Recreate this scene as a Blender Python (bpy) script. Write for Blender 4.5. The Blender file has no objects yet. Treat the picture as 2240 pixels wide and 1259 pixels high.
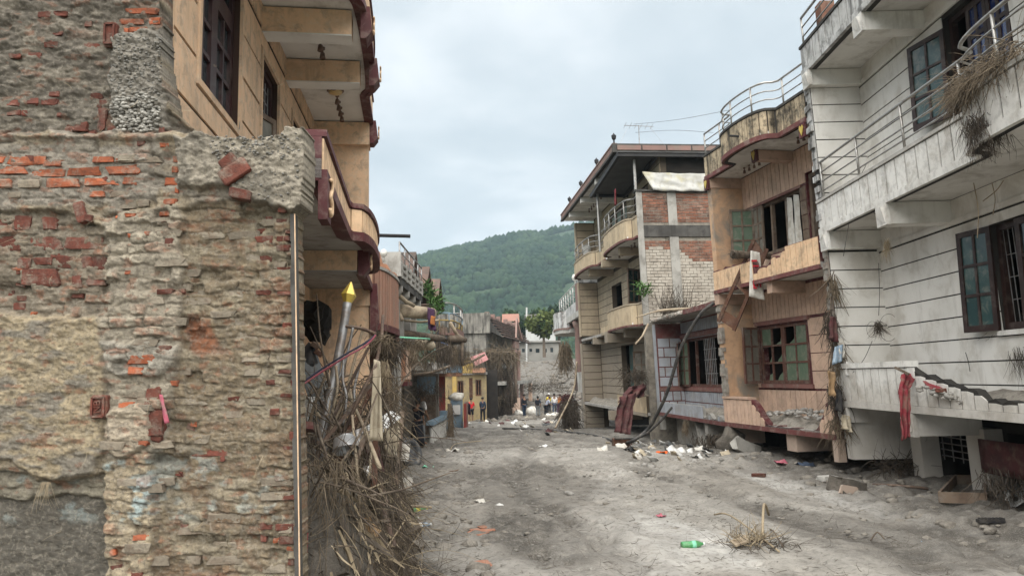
import bpy, bmesh, math, random
import numpy as np
from mathutils import Vector, Matrix, noise as mnoise
R = math.radians
rng = random.Random(7)
nrng = np.random.default_rng(7)
C = bpy.context.scene.collection
scene = bpy.context.scene

# ---------------------------------------------------------------- camera, sky, sun, exposure
F_PX, CX, CY = 1650.0, 1120.0, 629.5
PITCH, ROLL = R(6.75), R(-1.1)
CAM = Vector((0, 0, 1.8))
RM = Matrix.Rotation(R(90) + PITCH, 3, 'X') @ Matrix.Rotation(ROLL, 3, 'Z')
cd = bpy.data.cameras.new('camera')
cd.sensor_width = 36.0
cd.lens = 36.0 * F_PX / 2240.0
cd.clip_start, cd.clip_end = 0.05, 6000
cam = bpy.data.objects.new('camera', cd)
cam.matrix_world = Matrix.Translation(CAM) @ RM.to_4x4()
C.objects.link(cam)
scene.camera = cam

SUN_EL, SUN_AZ = R(60), R(184)      # azimuth measured clockwise from +Y (north)
w = bpy.data.worlds.new('World'); scene.world = w; w.use_nodes = True
nt = w.node_tree; nt.nodes.clear()
def N(tree, typ, **kw):
    n = tree.nodes.new(typ)
    for k, v in kw.items():
        if k.startswith('i_'):
            n.inputs[k[2:].replace('_', ' ')].default_value = v
        else:
            setattr(n, k, v)
    return n
out = N(nt, 'ShaderNodeOutputWorld'); bg = N(nt, 'ShaderNodeBackground')
sky = N(nt, 'ShaderNodeTexSky', sky_type='NISHITA', sun_disc=False, sun_elevation=SUN_EL, sun_rotation=SUN_AZ, altitude=600, dust_density=2.0)
skm = N(nt, 'ShaderNodeMixRGB', blend_type='MULTIPLY'); skm.inputs[0].default_value = 1; skm.inputs[2].default_value = (.1, .1, .1, 1)
nt.links.new(sky.outputs[0], skm.inputs[1])
tc = N(nt, 'ShaderNodeTexCoord'); sep = N(nt, 'ShaderNodeSeparateXYZ'); nt.links.new(tc.outputs['Generated'], sep.inputs[0])
absz = N(nt, 'ShaderNodeMath', operation='ABSOLUTE'); nt.links.new(sep.outputs[2], absz.inputs[0])
az = N(nt, 'ShaderNodeMath', operation='ADD'); az.inputs[1].default_value = .16; nt.links.new(absz.outputs[0], az.inputs[0])
dx = N(nt, 'ShaderNodeMath', operation='DIVIDE'); dy = N(nt, 'ShaderNodeMath', operation='DIVIDE')
nt.links.new(sep.outputs[0], dx.inputs[0]); nt.links.new(az.outputs[0], dx.inputs[1])
nt.links.new(sep.outputs[1], dy.inputs[0]); nt.links.new(az.outputs[0], dy.inputs[1])
cmb = N(nt, 'ShaderNodeCombineXYZ'); nt.links.new(dx.outputs[0], cmb.inputs[0]); nt.links.new(dy.outputs[0], cmb.inputs[1])
n1 = N(nt, 'ShaderNodeTexNoise', i_Scale=1.1, i_Detail=6.0, i_Roughness=.5, i_Distortion=.25)
nt.links.new(cmb.outputs[0], n1.inputs['Vector'])
n2 = N(nt, 'ShaderNodeTexNoise', i_Scale=3.2, i_Detail=6.0, i_Roughness=.6, i_Distortion=.2)
nt.links.new(cmb.outputs[0], n2.inputs['Vector'])
nadd = N(nt, 'ShaderNodeMixRGB'); nadd.inputs[0].default_value = .18
nt.links.new(n1.outputs[0], nadd.inputs[1]); nt.links.new(n2.outputs[0], nadd.inputs[2])
rp = N(nt, 'ShaderNodeValToRGB'); nt.links.new(nadd.outputs[0], rp.inputs[0])
e = rp.color_ramp.elements
e[0].position = .34; e[0].color = (.50, .575, .62, 1)
e[1].position = .62; e[1].color = (.93, .96, .98, 1)
m = e.new(.49); m.color = (.66, .72, .755, 1)
mixs = N(nt, 'ShaderNodeMixRGB'); mixs.inputs[0].default_value = .9
nt.links.new(skm.outputs[0], mixs.inputs[1]); nt.links.new(rp.outputs[0], mixs.inputs[2])
nt.links.new(mixs.outputs[0], bg.inputs[0]); bg.inputs[1].default_value = .222
nt.links.new(bg.outputs[0], out.inputs[0])

sd = bpy.data.lights.new('sun', 'SUN'); sd.energy = 1.5; sd.angle = R(100); sd.color = (1, .965, .91)
sun = bpy.data.objects.new('sun', sd); C.objects.link(sun)
sdir = Vector((math.sin(SUN_AZ) * math.cos(SUN_EL), math.cos(SUN_AZ) * math.cos(SUN_EL), math.sin(SUN_EL)))
sun.rotation_euler = sdir.to_track_quat('Z', 'Y').to_euler(); sun.location = (0, -20, 40)

vs = scene.view_settings
vs.view_transform = 'Standard'; vs.look = 'None'; vs.gamma = 1; vs.use_curve_mapping = False
vs.exposure = 2.45
scene.render.engine = 'CYCLES'
scene.cycles.use_denoising = True
scene.cycles.max_bounces = 5; scene.cycles.diffuse_bounces = 3; scene.cycles.glossy_bounces = 2
scene.cycles.transmission_bounces = 3; scene.cycles.transparent_max_bounces = 8; scene.cycles.volume_bounces = 0

# ---------------------------------------------------------------- pixel / place helpers (real depths)
def ray(px, py):
    return RM @ Vector(((px - CX) / F_PX, (CY - py) / F_PX, -1))
def at(px, py, Y):
    d = ray(px, py); return CAM + d * ((Y - CAM.y) / d.y)
def smooth(a, b, x):
    t = np.clip((x - a) / (b - a), 0, 1); return t * t * (3 - 2 * t)

def hash2(ix, iy, seed):
    h = (ix.astype(np.int64) * 374761393 + iy.astype(np.int64) * 668265263 + seed * 974634777) & 0x7fffffff
    h = ((h ^ (h >> 13)) * 1274126177) & 0x7fffffff
    h = h ^ (h >> 16)
    return (h & 0xffffff) / float(0xffffff)
def vnoise(x, y, seed=0):
    x = np.asarray(x, float); y = np.asarray(y, float)
    ix = np.floor(x); iy = np.floor(y); fx = x - ix; fy = y - iy
    fx = fx * fx * fx * (fx * (fx * 6 - 15) + 10); fy = fy * fy * fy * (fy * (fy * 6 - 15) + 10)
    a = hash2(ix, iy, seed); b = hash2(ix + 1, iy, seed); c = hash2(ix, iy + 1, seed); d = hash2(ix + 1, iy + 1, seed)
    return (a * (1 - fx) + b * fx) * (1 - fy) + (c * (1 - fx) + d * fx) * fy
def fbm(x, y, oct=5, seed=0, gain=.5):
    x = np.asarray(x, float); y = np.asarray(y, float)
    s = 0; a = 1; t = 0
    for k in range(oct):
        s = s + a * vnoise(x, y, seed + k * 17); t += a; a *= gain
        x, y = x * 1.93 * .96 + y * .55 + 3.1, y * 1.93 * .96 - x * .55 + 1.7
    return s / t
def worley(x, y, seed=0):
    x = np.asarray(x, float); y = np.asarray(y, float)
    ix = np.floor(x); iy = np.floor(y); best = np.full(x.shape, 9.)
    for i in (-1, 0, 1):
        for j in (-1, 0, 1):
            cx = ix + i + hash2(ix + i, iy + j, seed); cy = iy + j + hash2(ix + i, iy + j, seed + 5)
            best = np.minimum(best, np.hypot(cx - x, cy - y))
    return best

def gz_np(x, y):
    x = np.asarray(x, float); y = np.asarray(y, float)
    z = -0.32 * smooth(17.5, 25, y) - 1.0 * smooth(25, 58, y)
    z = z + .10 * smooth(13, 18, y) * (1 - smooth(18, 21, y))
    # left drift piled against the houses, shallow rise on the right edge
    edge = -1.25 - .10 * (y - 5)
    left = smooth(0, 1.4, np.where(y < 14, edge - x, -9)) * (1 - smooth(9, 14, y))
    z = z + .35 * left
    z = z + .10 * (fbm(x * .35, y * .35, 4, 3) - .5) + .05 * (fbm(x * 1.1 + 5, y * 1.1, 3, 8) - .5) * smooth(3, 8, y)
    # scooped, dirtier trench in front of the houses on the right
    z = z - .10 * smooth(3.6, 5.2, x) * (1 - smooth(20, 24, y))
    z = z + .22 * smooth(4.3, 5.3, x + .9 * (fbm(x * .7, y * .7, 3, 12) - .5)) * (1 - smooth(15, 22, y)) * fbm(x * 1.6, y * 1.6, 3, 13)
    # far bank of mud closing the street
    z = z + 5.2 * smooth(66, 97, y)
    return z
_tx = np.arange(-14, 18.01, .1); _ty = np.arange(-4, 126.01, .1); _tab = gz_np(*np.meshgrid(_tx, _ty)).tolist()
def gz(x, y):
    u = min(max((x + 14) * 10, 0), len(_tx) - 1.001); v = min(max((y + 4) * 10, 0), len(_ty) - 1.001); i, j = int(u), int(v); fu, fv = u - i, v - j; r0, r1 = _tab[j], _tab[j + 1]
    return (r0[i] * (1 - fu) + r0[i + 1] * fu) * (1 - fv) + (r1[i] * (1 - fu) + r1[i + 1] * fu) * fv
def ground_at(px, py):
    d = ray(px, py); k = 3.0
    for i in range(4000):
        p = CAM + d * k
        if p.z <= gz(p.x, p.y): break
        k *= 1.004
    return p

# ---------------------------------------------------------------- materials
MATS = {}
def rgb(r, g, b):   # display value -> linear
    f = lambda c: ((c / 255) / 12.92 if c / 255 <= .04045 else ((c / 255 + .055) / 1.055) ** 2.4)
    return (f(r), f(g), f(b), 1)
def pm(name, col, col2=None, rough=.88, scale=2.5, var=1.0, dirt=None, streak=None, mud=None, bump=(.25, 40), metal=0.0, spec=.25, objvar=0.0, attr=None, alpha=None, trans=0.0, wave=None, emit=None, detail=7.0):
    mt = bpy.data.materials.new(name); mt.use_nodes = True; t = mt.node_tree; t.nodes.clear()
    o = N(t, 'ShaderNodeOutputMaterial'); b = N(t, 'ShaderNodeBsdfPrincipled'); t.links.new(b.outputs[0], o.inputs[0])
    b.inputs['Roughness'].default_value = rough; b.inputs['Metallic'].default_value = metal
    b.inputs['Specular IOR Level'].default_value = spec
    if trans: b.inputs['Transmission Weight'].default_value = trans
    if alpha is not None: b.inputs['Alpha'].default_value = alpha
    g = N(t, 'ShaderNodeNewGeometry'); pos = g.outputs['Position']
    def noise(sc, det=detail, rg=.6, vec=None, dist=0.0):
        n = N(t, 'ShaderNodeTexNoise', i_Scale=sc, i_Detail=det, i_Roughness=rg, i_Distortion=dist)
        t.links.new(vec or pos, n.inputs['Vector']); return n.outputs[0]
    def ramp(v, a, bb, amt):
        r = N(t, 'ShaderNodeMapRange', interpolation_type='SMOOTHSTEP'); r.inputs[1].default_value = a; r.inputs[2].default_value = bb
        r.inputs[3].default_value = 0; r.inputs[4].default_value = amt; t.links.new(v, r.inputs[0]); return r.outputs[0]
    def mix(f, a, c):
        mm = N(t, 'ShaderNodeMixRGB')
        if isinstance(f, (int, float)): mm.inputs[0].default_value = f
        else: t.links.new(f, mm.inputs[0])
        for k, v in ((1, a), (2, c)):
            if isinstance(v, tuple): mm.inputs[k].default_value = v
            else: t.links.new(v, mm.inputs[k])
        return mm.outputs[0]
    if attr:
        an = N(t, 'ShaderNodeAttribute', attribute_name=attr); c = an.outputs[0]
        if col2: c = mix(ramp(noise(scale), .42, .68, var), c, col2)
    else:
        c = col
        if col2 is None: col2 = tuple(v * .72 for v in col[:3]) + (1,)
        c = mix(ramp(noise(scale), .36, .68, var), c, col2)
    if dirt:
        for (dc, amt, sc) in (dirt if isinstance(dirt, list) else [dirt]):
            c = mix(ramp(noise(sc, 9, .68, dist=.4), .47, .66, amt), c, dc)
    if streak:
        sc, amt = streak[0], streak[1]; th = streak[2] if len(streak) > 2 else .5
        mp = N(t, 'ShaderNodeMapping'); mp.inputs['Scale'].default_value = (5, 5, .5); t.links.new(pos, mp.inputs[0])
        c = mix(ramp(noise(1.0, 8, .65, mp.outputs[0]), th, th + .2, amt), c, sc)
    if mud:
        mc, mz, mw = mud[:3]; amt = mud[3] if len(mud) > 3 else .9
        s = N(t, 'ShaderNodeSeparateXYZ'); t.links.new(pos, s.inputs[0])
        nz = noise(1.6, 6, .6); a1 = N(t, 'ShaderNodeMath', operation='MULTIPLY_ADD'); a1.inputs[1].default_value = -mw * 2; t.links.new(nz, a1.inputs[0]); 
        a1.inputs[2].default_value = mw
        ad = N(t, 'ShaderNodeMath', operation='ADD'); t.links.new(s.outputs[2], ad.inputs[0]); t.links.new(a1.outputs[0], ad.inputs[1])
        r = N(t, 'ShaderNodeMapRange', interpolation_type='SMOOTHSTEP'); r.inputs[1].default_value = mz - .25; r.inputs[2].default_value = mz + .25; r.inputs[3].default_value = amt; r.inputs[4].default_value = 0
        t.links.new(ad.outputs[0], r.inputs[0]); c = mix(r.outputs[0], c, mc)
    if objvar:
        oi = N(t, 'ShaderNodeObjectInfo'); r = N(t, 'ShaderNodeMapRange'); r.inputs[3].default_value = 1 - objvar; r.inputs[4].default_value = 1 + objvar
        t.links.new(oi.outputs['Random'], r.inputs[0]); hv = N(t, 'ShaderNodeHueSaturation'); t.links.new(r.outputs[0], hv.inputs['Value']); t.links.new(c if not isinstance(c, tuple) else mix(0, c, c), hv.inputs['Color']); c = hv.outputs[0]
    if isinstance(c, tuple): b.inputs['Base Color'].default_value = c
    else: t.links.new(c, b.inputs['Base Color'])
    if emit:
        b.inputs['Emission Color'].default_value = emit[0]; b.inputs['Emission Strength'].default_value = emit[1]
    if bump:
        bn = N(t, 'ShaderNodeBump'); bn.inputs['Strength'].default_value = bump[0]; bn.inputs['Distance'].default_value = bump[2] if len(bump) > 2 else .01
        if wave:
            wv = N(t, 'ShaderNodeTexWave', wave_type='BANDS', bands_direction=wave[0], i_Scale=wave[1]); t.links.new(pos, wv.inputs['Vector']); t.links.new(wv.outputs[1], bn.inputs['Height'])
        else:
            t.links.new(noise(bump[1], 8, .7), bn.inputs['Height'])
        t.links.new(bn.outputs[0], b.inputs['Normal'])
    MATS[name] = mt; return mt

MUD = (.225, .197, .165, 1); MUDD = (.12, .105, .088, 1); MUDL = (.36, .325, .28, 1)
GRIME = (.035, .032, .028, 1)

# ---------------------------------------------------------------- mesh builder
class MB:
    def __init__(s): s.v = []; s.f = []
    def add(s, vs, fs):
        k = len(s.v); s.v += [tuple(p) for p in vs]; s.f += [tuple(i + k for i in f) for f in fs]; return s
    def hexa(s, p):     # 8 points: bottom ring 0-3, top ring 4-7
        return s.add(p, [(3, 2, 1, 0), (4, 5, 6, 7), (0, 1, 5, 4), (1, 2, 6, 5), (2, 3, 7, 6), (3, 0, 4, 7)])
    def box(s, c, size, M=None):
        a, b, d = size[0] / 2, size[1] / 2, size[2] / 2
        p = [Vector((x, y, z)) for z in (-d, d) for x, y in ((-a, -b), (a, -b), (a, b), (-a, b))]
        if M is not None: p = [M @ q for q in p]
        c = Vector(c); return s.hexa([q + c for q in p])
    def bar(s, p, q, w, h=None, up=(0, 0, 1)):      # rectangular bar from p to q
        p, q = Vector(p), Vector(q); h = h or w; d = (q - p)
        if d.length < 1e-6: return s
        d.normalize(); u = Vector(up)
        if abs(d.dot(u)) > .97: u = Vector((0, 1, 0))
        x = d.cross(u).normalized() * (w / 2); y = x.cross(d).normalized() * (h / 2)
        return s.hexa([p - x - y, p + x - y, q + x - y, q - x - y, p - x + y, p + x + y, q + x + y, q - x + y])
    def prism(s, pts, vec):
        n = len(pts); vec = Vector(vec); b = [Vector(p) for p in pts]; t = [p + vec for p in b]
        return s.add(b + t, [tuple(range(n - 1, -1, -1)), tuple(range(n, 2 * n))] + [(i, (i + 1) % n, n + (i + 1) % n, n + i) for i in range(n)])
    def tube(s, path, r, n=6, cap=True):
        path = [Vector(p) for p in path]; m = len(path)
        if m < 2: return s
        rs = r if isinstance(r, (list, tuple)) else [r] * m
        vs = []; prev = None
        for i, p in enumerate(path):
            d = (path[min(i + 1, m - 1)] - path[max(i - 1, 0)])
            d = d.normalized() if d.length > 1e-9 else Vector((0, 0, 1))
            u = prev if prev is not None else (Vector((0, 0, 1)) if abs(d.z) < .9 else Vector((1, 0, 0)))
            u = (u - d * u.dot(d)); u = u.normalized() if u.length > 1e-6 else d.orthogonal().normalized()
            prev = u; v = d.cross(u)
            for k in range(n):
                a = 2 * math.pi * k / n; vs.append(p + (u * math.cos(a) + v * math.sin(a)) * rs[i])
        fs = [(i * n + k, i * n + (k + 1) % n, (i + 1) * n + (k + 1) % n, (i + 1) * n + k) for i in range(m - 1) for k in range(n)]
        if cap: fs += [tuple(range(n - 1, -1, -1)), tuple(range((m - 1) * n, m * n))]
        return s.add(vs, fs)
    def lathe(s, prof, M, n=14):    # prof: (radius, height)
        vs = []
        for r, h in prof:
            for k in range(n):
                a = 2 * math.pi * k / n; vs.append(M @ Vector((r * math.cos(a), r * math.sin(a), h)))
        m = len(prof)
        fs = [(i * n + k, i * n + (k + 1) % n, (i + 1) * n + (k + 1) % n, (i + 1) * n + k) for i in range(m - 1) for k in range(n)]
        fs += [tuple(range(n - 1, -1, -1)), tuple(range((m - 1) * n, m * n))]
        return s.add(vs, fs)
    def grid(s, P):     # P: rows of points
        r, c = len(P), len(P[0])
        return s.add([p for row in P for p in row], [(i * c + j, i * c + j + 1, (i + 1) * c + j + 1, (i + 1) * c + j) for i in range(r - 1) for j in range(c - 1)])
    def build(s, name, mat, parent=None, smooth=False, solid=0.0):
        me = bpy.data.meshes.new(name); o = bpy.data.objects.new(name, me)
        if parent is not None:
            org = origin(parent); o.parent = parent
        else:
            zs = min(p[2] for p in s.v); n = len(s.v)
            org = Vector((sum(p[0] for p in s.v) / n, sum(p[1] for p in s.v) / n, zs)); o.location = org
        me.from_pydata([(p[0] - org[0], p[1] - org[1], p[2] - org[2]) for p in s.v], [], s.f)
        if mat: me.materials.append(MATS[mat] if isinstance(mat, str) else mat)
        if smooth:
            me.shade_smooth()
        C.objects.link(o)
        if solid:
            md = o.modifiers.new('thickness', 'SOLIDIFY'); md.thickness = solid; md.offset = 0
        return o
def origin(o):
    p = Vector((0, 0, 0))
    while o is not None: p = p + o.location; o = o.parent
    return p
def tag(o, label, cat, group=None, kind=None):
    if label: o['label'] = label
    if cat: o['category'] = cat
    if group: o['group'] = group
    if kind: o['kind'] = kind
    return o
def thing(name, label, cat, loc, group=None):
    o = bpy.data.objects.new(name, None); o.location = loc; o.empty_display_size = .2; C.objects.link(o)
    return tag(o, label, cat, group)
def struct(o): o['kind'] = 'structure'; return o
def stuff(o): o['kind'] = 'stuff'; return o
def np_mesh(name, V, Fq, mat, parent=None, smooth=False, cols=None, loc=None):
    me = bpy.data.meshes.new(name); V = np.asarray(V, float); Fq = np.asarray(Fq, np.int32)
    org = origin(parent) if parent is not None else (Vector(loc) if loc is not None else Vector((0, 0, 0)))
    V = V - np.array(org)
    me.vertices.add(len(V)); me.vertices.foreach_set('co', V.astype(np.float32).ravel())
    k = Fq.shape[1]; me.loops.add(Fq.size); me.loops.foreach_set('vertex_index', Fq.ravel())
    me.polygons.add(len(Fq)); me.polygons.foreach_set('loop_start', np.arange(0, Fq.size, k, dtype=np.int32)); me.polygons.foreach_set('loop_total', np.full(len(Fq), k, np.int32))
    if cols is not None:
        a = me.color_attributes.new('Col', 'FLOAT_COLOR', 'POINT'); a.data.foreach_set('color', np.asarray(cols, np.float32).ravel())
    me.update(calc_edges=True); me.validate()
    if smooth: me.shade_smooth()
    if mat: me.materials.append(MATS[mat] if isinstance(mat, str) else mat)
    o = bpy.data.objects.new(name, me); C.objects.link(o)
    if parent is not None: o.parent = parent
    elif loc is not None: o.location = loc
    return o
def grid_faces(r, c):
    i, j = np.meshgrid(np.arange(r - 1), np.arange(c - 1), indexing='ij'); a = (i * c + j).ravel()
    return np.stack([a, a + 1, a + c + 1, a + c], 1)

# ---------------------------------------------------------------- facade frames
class Fac:
    def __init__(s, A, B, side, lean=0.0):
        s.A = Vector((A[0], A[1], 0)); B = Vector((B[0], B[1], 0)); s.L = (B - s.A).length; s.t = (B - s.A).normalized()
        s.n = Vector((-s.t.y, s.t.x, 0)) if side == 'R' else Vector((s.t.y, -s.t.x, 0)); s.lean = lean
    def P(s, a, o, z): return s.A + s.t * a + s.n * (o + s.lean * (z - .6)) + Vector((0, 0, z))
    def pick(s, px, py, o=0.0):
        d = ray(px, py); # (CAM+k d - A).n = o + lean*(z-.6)
        k = (o + s.lean * (CAM.z - .6) - (CAM - s.A).dot(s.n)) / (d.dot(s.n) - s.lean * d.z)
        p = CAM + d * k; return (p - s.A).dot(s.t), p.z
    def box(s, mb, a0, a1, o0, o1, z0, z1):
        q = [s.P(a, o, z) for z in (z0, z1) for a, o in ((a0, o0), (a1, o0), (a1, o1), (a0, o1))]
        return mb.hexa(q)
    def part(s, name, mat, root, a0, a1, o0, o1, z0, z1): return s.box(MB(), a0, a1, o0, o1, z0, z1).build(name, mat, root)

def spline(pts, n=8):
    pts = [Vector(p) for p in pts]; res = []
    for i in range(len(pts) - 1):
        p0, p1, p2, p3 = pts[max(i - 1, 0)], pts[i], pts[i + 1], pts[min(i + 2, len(pts) - 1)]
        for k in range(n):
            t = k / n
            res.append(.5 * ((2 * p1) + (p2 - p0) * t + (2 * p0 - 5 * p1 + 4 * p2 - p3) * t * t + (3 * p1 - p0 - 3 * p2 + p3) * t ** 3))
    res.append(pts[-1]); return res
# ---------------------------------------------------------------- building kit
def rect_sub(rects, ops):
    for (c0, c1, d0, d1) in ops:
        nr = []
        for (a0, a1, z0, z1) in rects:
            if c1 <= a0 or c0 >= a1 or d1 <= z0 or d0 >= z1: nr.append((a0, a1, z0, z1)); continue
            if c0 > a0: nr.append((a0, c0, z0, z1))
            if c1 < a1: nr.append((c1, a1, z0, z1))
            m0, m1 = max(a0, c0), min(a1, c1)
            if d0 > z0: nr.append((m0, m1, z0, d0))
            if d1 < z1: nr.append((m0, m1, d1, z1))
        rects = nr
    return rects
def wall(fac, root, o0, o1, a0, a1, z0, z1, ops, mat, name='wall'):
    mb = MB()
    for r in rect_sub([(a0, a1, z0, z1)], ops): fac.box(mb, r[0], r[1], o0, o1, r[2], r[3])
    return mb.build(name, mat, root)
def panels(fac, root, o, a0, a1, z0, z1, da, dz, ops, mat, gap=.02, proud=.014, name='panel', stagger=0.0, minw=.05, skip=0.0):
    na = max(1, round((a1 - a0) / da)) if da else 1; nz = max(1, round((z1 - z0) / dz)) if dz else 1
    da = (a1 - a0) / na; dz = (z1 - z0) / nz
    for j in range(nz):
        sh = stagger * da * (j % 2)
        for i in range(-1 if sh else 0, na):
            r = (max(a0, a0 + i * da + sh) + gap / 2, min(a1, a0 + (i + 1) * da + sh) - gap / 2, z0 + j * dz + gap / 2, z0 + (j + 1) * dz - gap / 2)
            if r[1] - r[0] < minw or rng.random() < skip: continue
            for q in rect_sub([r], [(c[0] - gap / 2, c[1] + gap / 2, c[2] - gap / 2, c[3] + gap / 2) for c in ops]):
                if q[1] - q[0] < minw or q[3] - q[2] < .04: continue
                pr = proud + rng.uniform(-.002, .003)
                fac.box(MB(), q[0], q[1], o - .01, o + pr, q[2], q[3]).build(name, mat, root)
def room(fac, root, o, depth, a0, a1, z0, z1, mat='room_shade_paint'):
    P = fac.P; mb = MB(); b = o - depth
    q = [P(a0, o, z0), P(a1, o, z0), P(a1, b, z0), P(a0, b, z0), P(a0, o, z1), P(a1, o, z1), P(a1, b, z1), P(a0, b, z1)]
    mb.add(q, [(0, 1, 2, 3), (7, 6, 5, 4), (1, 5, 6, 2), (0, 3, 7, 4), (2, 6, 7, 3)])
    return mb.build('interior', mat, root)
def frame_bars(mb, O, u, v, w, z0, z1, th, rail, nx, nz, mun=.035, arch=False):
    up = Vector((0, 0, 1))
    def b(x0, x1, y0, y1, t=th, c=0.0):
        p = [O + u * x + v * (c + s * t / 2) + up * y for y in (y0, y1) for x, s in ((x0, -1), (x1, -1), (x1, 1), (x0, 1))]
        mb.hexa(p)
    b(0, rail, z0, z1); b(w - rail, w, z0, z1); b(rail, w - rail, z0, z0 + rail * 1.2); b(rail, w - rail, z1 - rail, z1)
    for i in range(1, nx):
        x = rail + (w - 2 * rail) * i / nx; b(x - mun / 2, x + mun / 2, z0 + rail * 1.2, z1 - rail, th * .85)
    for j in range(1, nz):
        z = z0 + rail * 1.2 + (z1 - z0 - rail * 2.2) * j / nz; b(rail, w - rail, z - mun / 2, z + mun / 2, th * .8)
def leaf(root, O, u, v, w, z0, z1, nx, nz, fm, gm, th=.045, rail=.06, name='shutter', broken=(), mun=.04):
    mb = MB(); frame_bars(mb, O, u, v, w, z0, z1, th, rail, nx, nz, mun); sh = mb.build(name, fm, root)
    up = Vector((0, 0, 1)); pw = (w - 2 * rail) / nx; ph = (z1 - z0 - rail * 2.2) / nz
    if root.parent is not None: host = root
    else: host = sh
    for i in range(nx):
        for j in range(nz):
            x0 = rail + i * pw; y0 = z0 + rail * 1.2 + j * ph
            if (i, j) in broken:
                # jagged leftover glass in the corner
                q = [O + u * (x0 + a * pw) + up * (y0 + b * ph) for a, b in ((0, 0), (rng.uniform(.4, .8), 0), (rng.uniform(.25, .5), rng.uniform(.15, .3)), (rng.uniform(.1, .2), rng.uniform(.2, .45)), (0, rng.uniform(.5, .8)))]
                MB().prism([p - v * .002 for p in q], v * .004).build('pane', gm, host); continue
            q = [O + u * a + up * b for a, b in ((x0, y0), (x0 + pw, y0), (x0 + pw, y0 + ph), (x0, y0 + ph))]
            MB().prism([p - v * .002 for p in q], v * .004).build('pane', gm, host)
    return sh
def fleaf(fac, root, a, o, w, z0, z1, nx, nz, fm, gm, ang=0, **kw):
    """leaf hinged at (a,o); ang 0 lies along +t, positive swings towards the street"""
    sh = fac.lean
    u = fac.t * math.cos(ang) + fac.n * math.sin(ang); v = fac.n * math.cos(ang) - fac.t * math.sin(ang)
    O = fac.P(a, o, (z0 + z1) / 2); O.z = 0
    return leaf(root, O, u, v, w, z0, z1, nx, nz, fm, gm, **kw)
def outline(fac, segs):
    """segs: list of (a, off) -> Vector XY with lean ignored (added per z)"""
    return [(a, o) for a, o in segs]
def bulge(a0, a1, b0, b1, depth, n=10):
    """straight - curved bow - straight outline from a0 to a1 with a bow between b0 and b1"""
    pts = [(a0, 0)]
    if b0 > a0: pts.append((b0, 0))
    for i in range(n + 1):
        t = i / n; pts.append((b0 + (b1 - b0) * (.5 - .5 * math.cos(math.pi * t)) * .96 + (b1 - b0) * .02, .02 + depth * math.sin(math.pi * t) ** .55))
    pts.append((b1, 0))
    if a1 > b1: pts.append((a1, 0))
    return pts
def along(pts, s):
    for i in range(len(pts) - 1):
        d = math.hypot(pts[i + 1][0] - pts[i][0], pts[i + 1][1] - pts[i][1])
        if s <= d or i == len(pts) - 2:
            t = s / d if d > 1e-9 else 0
            return (pts[i][0] + (pts[i + 1][0] - pts[i][0]) * t, pts[i][1] + (pts[i + 1][1] - pts[i][1]) * t)
        s -= d
def plen(pts): return sum(math.hypot(pts[i + 1][0] - pts[i][0], pts[i + 1][1] - pts[i][1]) for i in range(len(pts) - 1))
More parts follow.
